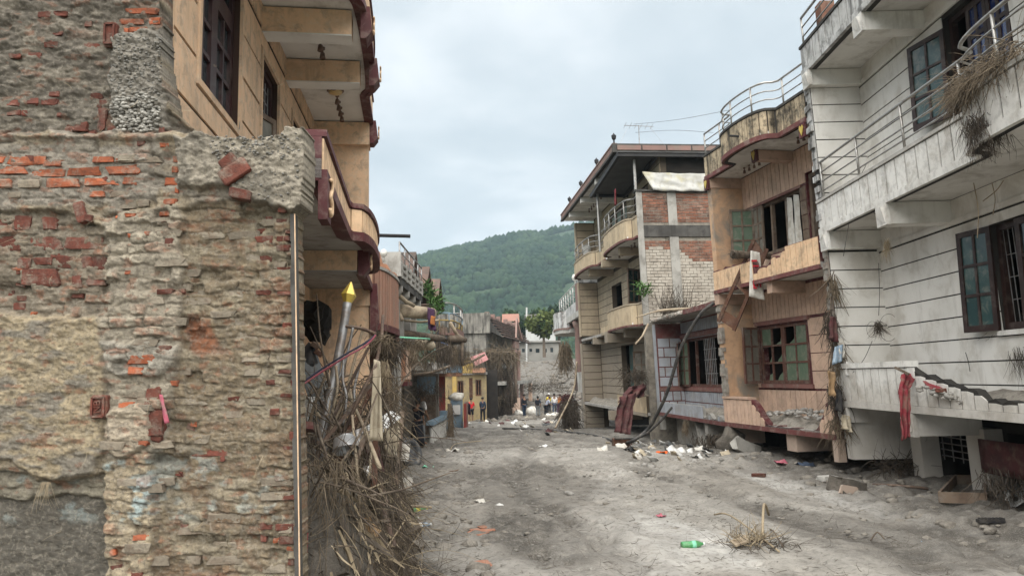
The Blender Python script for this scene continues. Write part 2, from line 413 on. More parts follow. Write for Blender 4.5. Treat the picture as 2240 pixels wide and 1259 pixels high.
def parapet(fac, root, pts, z0, z1, back, pan, pw=.22, trim=None, th=.10, trim_h=.09, gap=.022, proud=.014, cop=None, top=None, core='broken_core', cop_h=.05):
    Lt = plen(pts); n = max(8, int(Lt / .12)); S = [Lt * i / n for i in range(n + 1)]
    Q = [along(pts, s) for s in S]; topf = top or (lambda a: z1)
    def nrm(i):
        p, q = Q[max(i - 1, 0)], Q[min(i + 1, n)]; d = math.hypot(q[0] - p[0], q[1] - p[1]) or 1
        return (-(q[1] - p[1]) / d, (q[0] - p[0]) / d)
    def strip(lo, hi, o_in, o_out, i0=0, i1=n, jit=0):
        mb = MB(); rows = []
        for i in range(i0, i1 + 1):
            na, no = nrm(i); a, o = Q[i]; h = hi(a) if callable(hi) else hi
            if jit and h < z1 - .02: h += rng.uniform(-jit, jit)
            h = max(h, lo + .01)
            rows.append([fac.P(a + na * k, o + no * k, z) for k, z in ((o_in, lo), (o_out, lo), (o_out, h), (o_in, h))])
        m = len(rows); vs = [p for r in rows for p in r]
        fs = [(4 * i + k, 4 * i + 4 + k, 4 * i + 4 + (k + 1) % 4, 4 * i + (k + 1) % 4) for i in range(m - 1) for k in range(4)] + [(3, 2, 1, 0), (4 * m - 4, 4 * m - 3, 4 * m - 2, 4 * m - 1)]
        return mb.add(vs, fs)
    strip(z0, topf, -th, 0, jit=.03).build('parapet', back, root)
    if trim: strip(z0 - .012, z0 + trim_h, -.02, .04).build('trim', trim, root)
    if cop:
        # coping only where the parapet still has its full height
        i = 0
        while i < n:
            j = i
            while j < n and topf(Q[j][0]) >= z1 - .01 and topf(Q[j + 1][0]) >= z1 - .01: j += 1
            if j > i: strip(z1 + .002, z1 + cop_h, -th - .03, .035, i, j).build('coping', cop, root); i = j
            i += 1
    k = max(1, round(Lt / pw)); dp = Lt / k; lo = z0 + (trim_h + .004 if trim else .01)
    for i in range(k):
        s0, s1 = i * dp + gap / 2, (i + 1) * dp - gap / 2; sub = [s0, (s0 + s1) / 2, s1]
        am = along(pts, sub[1])[0]; h = topf(am)
        hi = z1 - .012 if h >= z1 - .01 else h - .03
        if hi < lo + .08: continue
        rows = []
        for s in sub:
            p, q = along(pts, max(0, s - .03)), along(pts, min(Lt, s + .03)); d = math.hypot(q[0] - p[0], q[1] - p[1]) or 1
            na, no = -(q[1] - p[1]) / d, (q[0] - p[0]) / d; a, o = along(pts, s)
            hh = max(lo + .06, min(hi, topf(a) - .03)) if h < z1 - .01 else hi
            rows.append([fac.P(a + na * kk, o + no * kk, z) for kk, z in ((-.008, lo), (proud, lo), (proud, hh), (-.008, hh))])
        vs = [p for r in rows for p in r]
        fs = [(4 * i2 + kk, 4 * i2 + 4 + kk, 4 * i2 + 4 + (kk + 1) % 4, 4 * i2 + (kk + 1) % 4) for i2 in range(2) for kk in range(4)] + [(3, 2, 1, 0), (8, 9, 10, 11)]
        MB().add(vs, fs).build('panel', pan, root)
def slab(fac, root, pts, inner, z0, z1, mat, name='balcony_slab', drop=None):
    """pts: outer outline; inner: offset of the wall line"""
    n = len(pts); mb = MB(); lo = []; hi = []
    for a, o in pts: lo.append(fac.P(a, o, z0)); hi.append(fac.P(a, o, z1))
    li = [fac.P(a, inner, z0) for a, o in pts]; h2 = [fac.P(a, inner, z1) for a, o in pts]
    vs = lo + hi + li + h2; f = []
    for i in range(n - 1):
        f += [(i, i + 1, n + i + 1, n + i), (2 * n + i + 1, 2 * n + i, 3 * n + i, 3 * n + i + 1), (i + 1, i, 2 * n + i, 2 * n + i + 1), (n + i, n + i + 1, 3 * n + i + 1, 3 * n + i)]
    f += [(0, n, 3 * n, 2 * n), (n - 1, 3 * n - 1, 4 * n - 1, 2 * n - 1)][:1] + [(n - 1, 2 * n + n - 1, 3 * n + n - 1, n + n - 1)]
    return mb.add(vs, f).build(name, mat, root)
def railing(fac, root, pts, zbase, heights, r=.02, post=1.0, mat='steel', name='railing'):
    Lt = plen(pts); n = max(4, int(Lt / .15)); Q = [along(pts, Lt * i / n) for i in range(n + 1)]
    for k, h in enumerate(heights):
        MB().tube([fac.P(a, o, zbase + h) for a, o in Q], r * (1.15 if h == max(heights) else .7), 6).build('rail', mat, root, True)
    m = max(1, round(Lt / post))
    for i in range(m + 1):
        a, o = along(pts, min(Lt - .001, Lt * i / m)); MB().tube([fac.P(a, o, zbase - .05), fac.P(a, o, zbase + max(heights))], r, 6).build('post', mat, root, True)
def noisy_box(c, size, M=None, j=.12, sub=1, seed=0):
    """chipped block with rounded, uneven edges (44 triangles)"""
    r = random.Random(seed); bm = bmesh.new(); bmesh.ops.create_cube(bm, size=1)
    bmesh.ops.bevel(bm, geom=list(bm.edges), offset=.09, segments=1, affect='EDGES')
    for v in bm.verts:
        v.co += Vector((r.uniform(-1, 1), r.uniform(-1, 1), r.uniform(-1, 1))) * j * .5
        v.co = Vector((v.co.x * size[0], v.co.y * size[1], v.co.z * size[2]))
    mb = MB(); bm.verts.index_update(); vs = [(M @ v.co if M is not None else v.co.copy()) + Vector(c) for v in bm.verts]; mb.add(vs, [tuple(v.index for v in f.verts) for f in bm.faces]); bm.free()
    return mb
def rock(c, s, seed=0, sub=1, j=.28):
    r = random.Random(seed); bm = bmesh.new(); bmesh.ops.create_icosphere(bm, subdivisions=sub, radius=1)
    off = Vector((r.uniform(0, 90), r.uniform(0, 90), r.uniform(0, 90))); rot = Matrix.Rotation(r.uniform(0, 6.28), 3, 'Z') @ Matrix.Rotation(r.uniform(-.5, .5), 3, 'X')
    mb = MB(); vs = []
    bm.verts.index_update()
    for v in bm.verts:
        k = 1 + j * (mnoise.noise(v.co * 1.3 + off) * 2)
        q = Vector((v.co.x * s[0], v.co.y * s[1], v.co.z * s[2])) * k; vs.append(rot @ q + Vector(c))
    mb.add(vs, [tuple(v.index for v in f.verts) for f in bm.faces]); bm.free(); return mb
def strands(n, start, direc, length, r, bend=.5, droop=.0, seg=5, seed=1, sides=3, curl=0.35):
    """numpy batch of thin tapering tubes. start(rng)->point, direc(rng)->vector"""
    rr = np.random.default_rng(seed); P = np.array([start(rr) for _ in range(n)]); D = np.array([direc(rr) for _ in range(n)])
    D /= np.linalg.norm(D, axis=1, keepdims=True) + 1e-9
    Ln = length[0] + (length[1] - length[0]) * rr.random(n) ** 1.5; Rr = r[0] + (r[1] - r[0]) * rr.random(n) ** 2
    bendv = rr.normal(0, bend, (n, 3)); pts = [P]; d = D.copy()
    for k in range(seg):
        d = d + bendv / seg + rr.normal(0, curl, (n, 3)) / seg; d[:, 2] -= droop / seg
        d /= np.linalg.norm(d, axis=1, keepdims=True) + 1e-9
        pts.append(pts[-1] + d * (Ln / seg)[:, None])
    pts = np.stack(pts, 1)      # n, seg+1, 3
    T = np.gradient(pts, axis=1); T /= np.linalg.norm(T, axis=2, keepdims=True) + 1e-9
    U = np.cross(T, np.array([.31, .52, .79])); U /= np.linalg.norm(U, axis=2, keepdims=True) + 1e-9; W = np.cross(T, U)
    taper = np.linspace(1, .35, seg + 1)[None, :, None]
    rings = []
    for k in range(sides):
        a = 2 * math.pi * k / sides; rings.append(pts + (U * math.cos(a) + W * math.sin(a)) * Rr[:, None, None] * taper)
    V = np.stack(rings, 2).reshape(-1, 3)
    base = (np.arange(n) * (seg + 1) * sides)[:, None, None]; s = (np.arange(seg) * sides)[None, :, None]; k = np.arange(sides)[None, None, :]; k2 = (k + 1) % sides
    F = np.stack([base + s + k, base + s + k2, base + s + sides + k2, base + s + sides + k], -1).reshape(-1, 4)
    return V, F
def blades(n, start, direc, length, width, seed=1, droop=.4, seg=3):
    """flat dead-leaf ribbons"""
    rr = np.random.default_rng(seed); P = np.array([start(rr) for _ in range(n)]); D = np.array([direc(rr) for _ in range(n)]); D /= np.linalg.norm(D, axis=1, keepdims=True) + 1e-9
    Ln = rr.uniform(length[0], length[1], n); Wd = rr.uniform(width[0], width[1], n); S = rr.normal(0, 1, (n, 3)); S = np.cross(S, D); S /= np.linalg.norm(S, axis=1, keepdims=True) + 1e-9
    pts = [P]; d = D.copy()
    for k in range(seg):
        d = d + rr.normal(0, .25, (n, 3)); d[:, 2] -= droop / seg; d /= np.linalg.norm(d, axis=1, keepdims=True); pts.append(pts[-1] + d * (Ln / seg)[:, None])
    pts = np.stack(pts, 1); prof = np.array([.6, 1, .8, .15])[None, :, None] if seg == 3 else np.linspace(1, .2, seg + 1)[None, :, None]
    A = pts + S[:, None, :] * Wd[:, None, None] * prof; B = pts - S[:, None, :] * Wd[:, None, None] * prof
    V = np.stack([A, B], 2).reshape(-1, 3); base = (np.arange(n) * (seg + 1) * 2)[:, None]; s = (np.arange(seg) * 2)[None, :]
    F = np.stack([base + s, base + s + 1, base + s + 3, base + s + 2], -1).reshape(-1, 4); return V, F
def joinVF(items):
    V = []; F = []; k = 0
    for v, f in items: V.append(v); F.append(f + k); k += len(v)
    return np.concatenate(V), np.concatenate(F)
def cloth(corners, nu, nv, amp, seed, sag=0.0, fold=6, thick=.004):
    """draped sheet between four corners a,b (top) and d,c (bottom) with folds"""
    a, b, c, d = [Vector(p) for p in corners]; nrm = (b - a).cross(d - a).normalized(); rows = []
    for j in range(nv + 1):
        t = j / nv; row = []
        for i in range(nu + 1):
            s = i / nu; p = a.lerp(b, s).lerp(d.lerp(c, s), t)
            f = math.sin(s * math.pi * fold + seed + t * 1.2) * (.35 + .65 * t) + 1.2 * (mnoise.noise(Vector((s * 4, t * 4, seed))) )
            p = p + nrm * amp * f; p.z -= sag * math.sin(math.pi * s) * (1 - t * .4); row.append(p)
        rows.append(row)
    mb = MB(); mb.grid(rows); return mb

def eval_mesh(o):
    """mesh of an object with its modifiers, evaluated in a small scratch scene"""
    sc2 = bpy.data.scenes.new('scratch'); sc2.collection.objects.link(o); vl = sc2.view_layers[0]; vl.update()
    me = bpy.data.meshes.new_from_object(o.evaluated_get(vl.depsgraph)); bpy.data.objects.remove(o); bpy.data.scenes.remove(sc2); return me
# ---------------------------------------------------------------- material library
W_ = (.60, .59, .56, 1)
pm('white_paint', (.73, .71, .665, 1), (.62, .60, .555, 1), scale=1.1, dirt=((.42, .38, .32, 1), .45, 2.2), streak=((.33, .305, .27, 1), .4, .53), mud=(MUDL, 1.0, .5, .55), bump=(.15, 60))
pm('white_panel', (.72, .705, .665, 1), (.60, .58, .54, 1), scale=1.4, dirt=[((.30, .265, .215, 1), .6, 2.4), (GRIME, .25, 6)], streak=(GRIME, .35, .56), mud=(MUDL, 1.5, .5, .5), bump=(.2, 60))
pm('white_sooty', (.58, .575, .56, 1), (.44, .43, .41, 1), scale=1.4, dirt=((.12, .115, .105, 1), .75, 3.0), streak=(GRIME, .8, .48), bump=(.2, 60))
pm('groove_grey', (.035, .032, .028, 1), (.022, .02, .018, 1), bump=None)
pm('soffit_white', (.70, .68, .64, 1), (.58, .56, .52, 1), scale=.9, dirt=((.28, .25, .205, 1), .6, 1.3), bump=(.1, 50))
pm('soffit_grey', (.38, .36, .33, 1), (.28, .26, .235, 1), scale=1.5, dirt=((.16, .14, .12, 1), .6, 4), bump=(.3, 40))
pm('peach', (.70, .475, .305, 1), (.61, .415, .265, 1), scale=1.6, dirt=[((.42, .30, .205, 1), .6, 2.2), ((.22, .18, .14, 1), .55, 7), ((.60, .50, .38, 1), .35, 14)], streak=((.34, .25, .175, 1), .6, .50), bump=(.15, 70))
pm('peach_light', (.74, .52, .33, 1), (.62, .42, .26, 1), scale=2, dirt=[((.42, .31, .21, 1), .5, 3.5), ((.13, .11, .09, 1), .35, 8)], bump=(.2, 60))
pm('peach_groove', (.055, .03, .022, 1), bump=None)
pm('salmon', (.50, .345, .26, 1), (.43, .30, .23, 1), scale=1.5, dirt=[((.36, .26, .18, 1), .6, 2.0), ((.20, .16, .12, 1), .45, 7)], mud=(MUDL, 1.0, .5, .45), bump=(.2, 60))
pm('salmon_panel', (.56, .39, .29, 1), (.47, .335, .255, 1), scale=2.5, dirt=[((.38, .28, .2, 1), .55, 3), (GRIME, .2, 9)], objvar=.08, bump=(.2, 60))
pm('salmon_plaster', (.54, .345, .21, 1), (.46, .295, .185, 1), scale=1.8, dirt=[((.23, .205, .17, 1), .95, 1.15), ((.34, .22, .14, 1), .6, 5)], bump=(.4, 45))
pm('sooty_panel', (.50, .40, .27, 1), (.33, .27, .19, 1), scale=2.0, dirt=[((.025, .023, .02, 1), .9, 3.4), ((.06, .055, .045, 1), .6, 9)], streak=((.02, .018, .015, 1), .85, .45), objvar=.12, bump=(.25, 50))
pm('sooty_back', (.05, .045, .04, 1), bump=None)
pm('maroon', (.092, .024, .026, 1), (.068, .021, .022, 1), scale=4, rough=.6, dirt=((.30, .24, .2, 1), .35, 6), bump=(.15, 60))
pm('maroon_edge', (.145, .05, .046, 1), (.11, .045, .041, 1), scale=4, rough=.7, dirt=((.27, .22, .18, 1), .5, 5), bump=(.25, 50))
pm('beige', (.40, .33, .235, 1), (.32, .262, .19, 1), scale=1.6, dirt=[((.25, .21, .16, 1), .55, 2.4)], streak=((.2, .17, .13, 1), .45, .52), mud=(MUD, 3.6, .8, .6), bump=(.2, 50))
pm('beige_panel', (.50, .40, .27, 1), (.42, .33, .22, 1), scale=2.2, dirt=((.26, .215, .16, 1), .5, 3), objvar=.06, bump=(.2, 50))
pm('beige_groove', (.09, .07, .05, 1), bump=None)
pm('blue_tile', (.36, .38, .41, 1), (.28, .29, .31, 1), rough=.45, spec=.4, scale=2.2, dirt=((.26, .24, .21, 1), .6, 3), objvar=.1, bump=(.1, 40))
pm('red_grout', (.15, .05, .045, 1), (.11, .05, .045, 1), bump=None, dirt=((.2, .17, .14, 1), .35, 4))
pm('red_band', (.20, .095, .08, 1), (.155, .08, .068, 1), dirt=((.24, .2, .17, 1), .5, 4), bump=(.2, 40))
pm('concrete', (.33, .315, .285, 1), (.235, .222, .2, 1), scale=2, dirt=[((.15, .14, .12, 1), .6, 3.0)], streak=((.11, .1, .09, 1), .5, .52), bump=(.5, 40))
pm('concrete_light', (.47, .455, .42, 1), (.36, .345, .315, 1), scale=2, dirt=((.2, .185, .16, 1), .6, 3.0), bump=(.5, 40))
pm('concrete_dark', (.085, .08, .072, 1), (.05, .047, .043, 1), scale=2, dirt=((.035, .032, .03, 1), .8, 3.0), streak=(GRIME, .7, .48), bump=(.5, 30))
pm('broken_core', (.34, .315, .275, 1), (.22, .2, .17, 1), scale=9, dirt=((.27, .11, .07, 1), .35, 5), bump=(1, 30, .03))
pm('void_shade_paint', (.03, .027, .023, 1), (.015, .013, .012, 1), dirt=((.06, .053, .045, 1), .5, 2), bump=None)  # deep shade put into a near-black colour, mainly under the right balconies
pm('room_shade_paint', (.028, .023, .019, 1), (.016, .014, .012, 1), bump=None)  # darkness of unlit rooms painted into the surface colour
pm('teal_wall', (.06, .12, .11, 1), (.045, .085, .08, 1), bump=None, dirt=(MUDD, .6, 2))
pm('wood_dark', (.032, .015, .012, 1), (.02, .010, .008, 1), rough=.5, spec=.4, scale=6, dirt=((.2, .17, .14, 1), .25, 5), bump=(.2, 80))
pm('wood_door', (.042, .015, .015, 1), (.027, .011, .011, 1), rough=.45, spec=.4, scale=6, dirt=((.2, .17, .14, 1), .2, 5), bump=(.2, 80))
pm('wood_muddy', (.17, .125, .09, 1), (.10, .07, .052, 1), scale=5, dirt=(MUD, .6, 4), bump=(.4, 60))
pm('wood_brown', (.105, .048, .027, 1), (.065, .03, .02, 1), rough=.7, scale=4, dirt=((.2, .16, .12, 1), .45, 5), bump=(.4, 70))
pm('window_brown', (.115, .055, .040, 1), (.08, .04, .032, 1), rough=.7, scale=5, dirt=((.24, .2, .16, 1), .45, 5), bump=(.3, 60))
pm('glass_dark', (.02, .028, .032, 1), (.03, .036, .036, 1), rough=.08, spec=.6, bump=None)
pm('glass_blue', (.010, .022, .085, 1), (.014, .03, .11, 1), rough=.06, spec=.7, bump=None)
pm('glass_teal', (.022, .052, .054, 1), (.04, .08, .076, 1), rough=.22, spec=.5, scale=3, dirt=((.2, .19, .16, 1), .45, 6), bump=None)
pm('glass_green', (.085, .13, .085, 1), (.11, .15, .105, 1), rough=.35, spec=.45, dirt=((.24, .22, .18, 1), .6, 7), bump=None)
pm('glass_muddy', (.16, .15, .12, 1), (.11, .1, .085, 1), rough=.5, dirt=(MUD, .7, 5), bump=None)
pm('steel', (.40, .39, .37, 1), (.27, .255, .235, 1), rough=.45, metal=.75, scale=8, dirt=((.25, .22, .18, 1), .4, 12), bump=None)
pm('steel_dull', (.32, .32, .32, 1), (.22, .21, .2, 1), rough=.5, metal=.6, scale=8, dirt=((.17, .12, .085, 1), .55, 9), bump=(.1, 40))
pm('iron_rust', (.13, .085, .062, 1), (.08, .06, .05, 1), rough=.8, scale=9, dirt=((.26, .22, .18, 1), .5, 11), bump=(.4, 60))
pm('black_iron', (.022, .022, .024, 1), (.035, .032, .03, 1), rough=.6, bump=None)
pm('gold', (.62, .45, .075, 1), (.5, .36, .07, 1), rough=.35, metal=.35, spec=.5, scale=9, dirt=((.3, .22, .1, 1), .4, 14), bump=None)
pm('roof_sheet', (.085, .083, .08, 1), (.06, .058, .056, 1), rough=.5, metal=.2, bump=(.6, 1, .03), wave=('Y', 9.0))
pm('blue_sheet', (.075, .17, .38, 1), (.06, .13, .29, 1), rough=.5, dirt=(MUD, .4, 4), bump=None)
pm('brick_orange', (.33, .094, .042, 1), (.25, .08, .042, 1), scale=14, dirt=[((.27, .21, .16, 1), .85, 12), ((.12, .05, .032, 1), .55, 34)], objvar=.22, bump=(.9, 70, .012))
pm('brick_red', (.155, .050, .034, 1), (.11, .042, .030, 1), scale=11, dirt=[((.20, .16, .125, 1), .8, 10), ((.06, .028, .022, 1), .55, 30)], objvar=.25, bump=(.9, 70, .012))
pm('brick_muddy', (.215, .18, .135, 1), (.25, .215, .165, 1), scale=9, dirt=[((.15, .095, .066, 1), .4, 12), ((.10, .085, .065, 1), .5, 40)], objvar=.22, bump=(.9, 60, .012))
pm('brick_far', (.215, .095, .06, 1), (.15, .07, .048, 1), scale=3, dirt=[((.065, .052, .044, 1), .75, 2.2), ((.33, .27, .21, 1), .4, 3)], objvar=.28, bump=(.4, 40))
pm('brick_washed', (.40, .36, .305, 1), (.31, .275, .23, 1), scale=3, dirt=((.24, .2, .16, 1), .5, 5), objvar=.06, bump=(.5, 30))
pm('mortar', (.27, .24, .195, 1), (.17, .15, .125, 1), scale=5, dirt=((.08, .075, .065, 1), .5, 4), bump=(.6, 40))
pm('ruin', (1, 1, 1, 1), (.13, .115, .095, 1), attr='Col', scale=22, var=.4, dirt=[((.40, .355, .285, 1), .35, 34), ((.10, .085, .066, 1), .6, 48)], bump=(1.0, 120, .012), rough=.93, spec=.12)
pm('pebble', (.30, .285, .255, 1), (.17, .16, .14, 1), scale=25, objvar=.4, dirt=((.17, .155, .13, 1), .4, 30), bump=(.3, 90))
pm('stone', (.32, .305, .28, 1), (.21, .198, .18, 1), scale=8, objvar=.3, dirt=(MUD, .5, 9), bump=(.3, 60))
pm('mud', (1, 1, 1, 1), (.17, .15, .125, 1), attr='Col', scale=2.6, var=.35, dirt=[((.33, .305, .265, 1), .35, 7), ((.085, .075, .062, 1), .55, 17), ((.42, .40, .365, 1), .3, 60)], bump=(.9, 55, .02), rough=.82, spec=.3)
pm('mud_pile', (.15, .132, .11, 1), (.085, .075, .063, 1), scale=4, dirt=((.24, .215, .18, 1), .4, 11), bump=(1, 30, .04))
pm('mud_dry', (.30, .272, .232, 1), (.19, .17, .143, 1), scale=7, dirt=[(MUDD, .5, 12), ((.38, .35, .30, 1), .4, 30)], bump=(1, 30, .04))
pm('straw', (.175, .135, .092, 1), (.10, .078, .055, 1), scale=7, dirt=((.28, .225, .155, 1), .5, 13), bump=None)
pm('straw_dark', (.082, .065, .049, 1), (.048, .039, .031, 1), scale=7, dirt=((.155, .125, .092, 1), .5, 11), bump=None)
pm('straw_pale', (.34, .275, .185, 1), (.235, .185, .12, 1), scale=7, bump=None)
pm('bark', (.15, .115, .085, 1), (.085, .065, .05, 1), scale=10, dirt=((.26, .22, .17, 1), .5, 7), bump=(1, 25, .03))
pm('bark_pale', (.40, .33, .235, 1), (.27, .21, .15, 1), scale=6, dirt=((.19, .15, .11, 1), .5, 7), bump=(.8, 25, .02))
pm('cable_black', (.035, .034, .034, 1), (.06, .057, .052, 1), rough=.55, dirt=(MUD, .45, 6), bump=None)
pm('cloth_pale', (.46, .40, .30, 1), (.37, .31, .225, 1), scale=6, dirt=((.23, .185, .125, 1), .45, 9), bump=(.5, 200))
pm('cloth_maroon', (.085, .030, .030, 1), (.055, .025, .025, 1), scale=4, dirt=((.15, .105, .085, 1), .55, 6), bump=(.4, 120))
pm('cloth_red', (.22, .028, .038, 1), (.12, .026, .03, 1), scale=5, dirt=((.17, .125, .095, 1), .75, 7), bump=(.4, 120))
pm('cloth_pink', (.42, .10, .14, 1), (.30, .09, .12, 1), scale=8, dirt=((.3, .24, .2, 1), .5, 20), bump=None)
pm('sack', (.56, .54, .49, 1), (.45, .42, .37, 1), scale=6, dirt=((.3, .25, .19, 1), .5, 6), bump=(.3, 300))
pm('tarp', (.50, .49, .46, 1), (.40, .39, .36, 1), rough=.6, scale=3, dirt=[((.48, .43, .23, 1), .55, 2.2), ((.27, .24, .2, 1), .35, 6)], bump=(.2, 30))
pm('plastic_white', (.66, .66, .64, 1), (.55, .54, .51, 1), rough=.5, scale=6, dirt=((.3, .26, .21, 1), .35, 7), bump=None)
pm('plastic_green', (.04, .24, .075, 1), (.06, .20, .07, 1), rough=.3, spec=.5, scale=20, dirt=(MUD, .5, 30), bump=None)
pm('plastic_mint', (.22, .62, .40, 1), (.2, .5, .34, 1), rough=.4, bump=None)
pm('plastic_blue', (.26, .34, .42, 1), (.2, .27, .34, 1), dirt=(MUD, .4, 8), rough=.25, spec=.5, bump=None)
pm('plastic_dark', (.02, .02, .022, 1), (.05, .045, .04, 1), rough=.6, scale=12, bump=None)
pm('label_white', (.7, .69, .66, 1), (.6, .58, .55, 1), bump=None)
pm('label_yellow', (.6, .5, .08, 1), (.5, .42, .09, 1), bump=None)
pm('red_print', (.42, .02, .03, 1), (.36, .02, .03, 1), bump=None)
pm('orange_plastic', (.72, .12, .02, 1), (.6, .1, .02, 1), bump=None)
pm('cardboard', (.33, .215, .115, 1), (.25, .16, .085, 1), scale=6, dirt=((.17, .125, .08, 1), .4, 7), bump=None)
pm('tile_terracotta', (.33, .15, .095, 1), (.27, .13, .085, 1), scale=9, dirt=((.37, .3, .24, 1), .4, 12), objvar=.12, bump=(.2, 60))
pm('grey_sheet', (.10, .105, .105, 1), (.07, .075, .078, 1), rough=.5, scale=4, dirt=(MUD, .4, 4), bump=None)
pm('aluminium', (.5, .5, .5, 1), (.36, .35, .34, 1), rough=.4, metal=.7, scale=6, dirt=((.25, .21, .17, 1), .4, 9), bump=None)
pm('rubber', (.06, .062, .066, 1), (.10, .098, .093, 1), rough=.8, scale=8, dirt=(MUD, .5, 8), bump=(.5, 60))
pm('pipe_rope_a', (.5, .13, .17, 1), (.35, .11, .14, 1), bump=None)
pm('pipe_rope_b', (.07, .07, .11, 1), (.05, .05, .08, 1), bump=None)
pm('lamp_shell', (.16, .10, .075, 1), (.12, .08, .06, 1), rough=.5, bump=None)
pm('lamp_glass', (.55, .40, .18, 1), (.47, .33, .14, 1), rough=.3, spec=.5, bump=None)
pm('globe', (.72, .71, .66, 1), (.6, .58, .52, 1), rough=.3, spec=.5, bump=None)
pm('orange_wall', (.40, .20, .12, 1), (.33, .18, .115, 1), scale=2, dirt=[((.20, .13, .09, 1), .7, 2.4), ((.05, .045, .04, 1), .7, 3.6)], bump=(.4, 40))
pm('brown_panel', (.30, .165, .115, 1), (.24, .13, .095, 1), scale=3, dirt=((.26, .2, .15, 1), .5, 3), objvar=.08, bump=(.3, 50))
pm('brown_wall', (.20, .115, .078, 1), (.155, .095, .07, 1), scale=2, dirt=((.2, .155, .115, 1), .55, 2), bump=(.4, 40))
pm('grey_plaster', (.23, .215, .19, 1), (.165, .153, .135, 1), scale=1.5, dirt=[((.30, .27, .225, 1), .5, 2.4), (GRIME, .4, 4)], mud=(MUD, 1.5, .8, .6), bump=(.4, 40))
pm('old_plaster', (.235, .22, .19, 1), (.165, .153, .135, 1), scale=1.2, dirt=[((.05, .047, .042, 1), .75, 1.1)], streak=(GRIME, .85, .42), bump=(.3, 30))
pm('pink_paint', (.245, .15, .128, 1), (.195, .13, .113, 1), scale=2, dirt=((.2, .165, .135, 1), .7, 2.5), bump=(.2, 40))
pm('yellow_paint', (.38, .26, .075, 1), (.31, .215, .075, 1), scale=2, dirt=((.27, .21, .12, 1), .65, 2.5), mud=(MUD, .3, .6, .6), bump=(.2, 40))
pm('cream_yellow', (.27, .205, .105, 1), (.21, .165, .095, 1), scale=2, dirt=((.13, .11, .08, 1), .7, 2.5), bump=(.2, 40))
pm('blue_paint', (.19, .275, .34, 1), (.16, .22, .27, 1), scale=2, dirt=(MUD, .75, 2.5), bump=(.2, 40))
pm('red_paint', (.25, .055, .045, 1), (.2, .05, .042, 1), scale=2, dirt=(MUD, .4, 2.5), bump=(.2, 40))
pm('roof_tile', (.14, .09, .072, 1), (.085, .068, .058, 1), scale=3, dirt=((.045, .042, .038, 1), .6, 2), objvar=.2, bump=(.4, 20))
pm('red_sheet', (.34, .15, .145, 1), (.27, .13, .125, 1), dirt=(MUDL, .35, 3), bump=None)
pm('far_white', (.50, .50, .485, 1), (.41, .405, .39, 1), scale=.4, dirt=((.3, .28, .25, 1), .4, .8), bump=None)
pm('far_grey', (.25, .24, .215, 1), (.19, .18, .16, 1), scale=.3, dirt=((.12, .11, .1, 1), .5, .6), bump=None)
pm('far_orange', (.28, .14, .10, 1), (.23, .125, .095, 1), scale=.5, bump=None)
pm('leaf_dark', (.019, .040, .014, 1), (.012, .028, .010, 1), scale=.8, rough=.7, bump=None)
pm('leaf_mid', (.036, .066, .018, 1), (.022, .046, .013, 1), scale=.8, rough=.7, bump=None)
pm('leaf_yellow', (.085, .10, .022, 1), (.05, .072, .018, 1), scale=.8, rough=.7, bump=None)
pm('leaf_bright', (.06, .12, .03, 1), (.04, .085, .02, 1), scale=5, rough=.6, bump=None)
pm('forest', (.011, .027, .014, 1), (.034, .058, .024, 1), scale=.035, var=1, dirt=((.010, .026, .014, 1), .6, .03), rough=.9, spec=.1, bump=None)
pm('hill_soil', (.022, .042, .02, 1), (.032, .055, .024, 1), scale=.01, bump=None)
pm('skin', (.20, .11, .07, 1), (.17, .095, .062, 1), rough=.6, bump=None)
pm('hair', (.012, .010, .009, 1), bump=None, rough=.5)
for nm, c in (('c_red', (.48, .02, .028)), ('c_black', (.012, .013, .018)), ('c_navy', (.02, .03, .05)), ('c_greyblue', (.27, .29, .35)), ('c_white', (.62, .61, .59)), ('c_yellow', (.62, .48, .06)), ('c_orange', (.42, .16, .05)), ('c_grey', (.16, .165, .165)), ('c_blue', (.13, .24, .42)), ('c_purple', (.085, .042, .085)), ('c_jeans', (.06, .08, .12)), ('c_dkred', (.14, .03, .03))):
    pm(nm, c + (1,), bump=None, scale=9)
# ---------------------------------------------------------------- ground, mud bank, hill, forest, haze
ys = np.concatenate([np.linspace(-3, 5, 24), np.geomspace(5, 30, 470)[1:], np.geomspace(30, 120, 150)[1:]])
xn = np.sign(np.linspace(-1, 1, 470)) * np.abs(np.linspace(-1, 1, 470)) ** 1.25
rows = []
for y in ys:
    hw = 9 + max(0, y - 10) * .35; rows.append(np.stack([xn * hw + 1.0, np.full_like(xn, y)], 1))
G = np.array(rows); X, Y = G[..., 0], G[..., 1]
Z = gz_np(X, Y)
near = 1 - smooth(25, 60, Y)
# trampled, clotted mud: clods, foot holes and drag marks
clod = worley(X * 3.1 + 2 * fbm(X * 1.2, Y * 1.2, 3, 4), Y * 3.1, 3)
rough_zone = smooth(.44, .60, fbm(X * .33 + 9, Y * .33, 4, 21))
edge_l = -1.0 - .075 * (Y - 5)
leftz = smooth(-.6, .5, edge_l + .35 - X + .5 * (fbm(X * .8, Y * .8, 3, 60) - .5)) * (1 - smooth(17, 22, Y))
rough_zone = np.clip(rough_zone + .9 * leftz + .8 * smooth(18.5, 22, Y) + .8 * smooth(3.8, 5.0, X), 0, 1)
Z = Z + near * (.10 * (.55 - clod) * rough_zone + .035 * (fbm(X * 4, Y * 4, 4, 31) - .5) * (.4 + rough_zone) + .016 * (fbm(X * 11, Y * 11, 3, 37) - .5))
dents = worley(X * 3.4 + fbm(X * 2, Y * 2, 2, 88), Y * 2.6, 78); dm_ = (1 - smooth(.10, .24, dents)) * smooth(.46, .58, fbm(X * .7 + 5, Y * .6, 3, 52)) * near; Z = Z - .045 * dm_
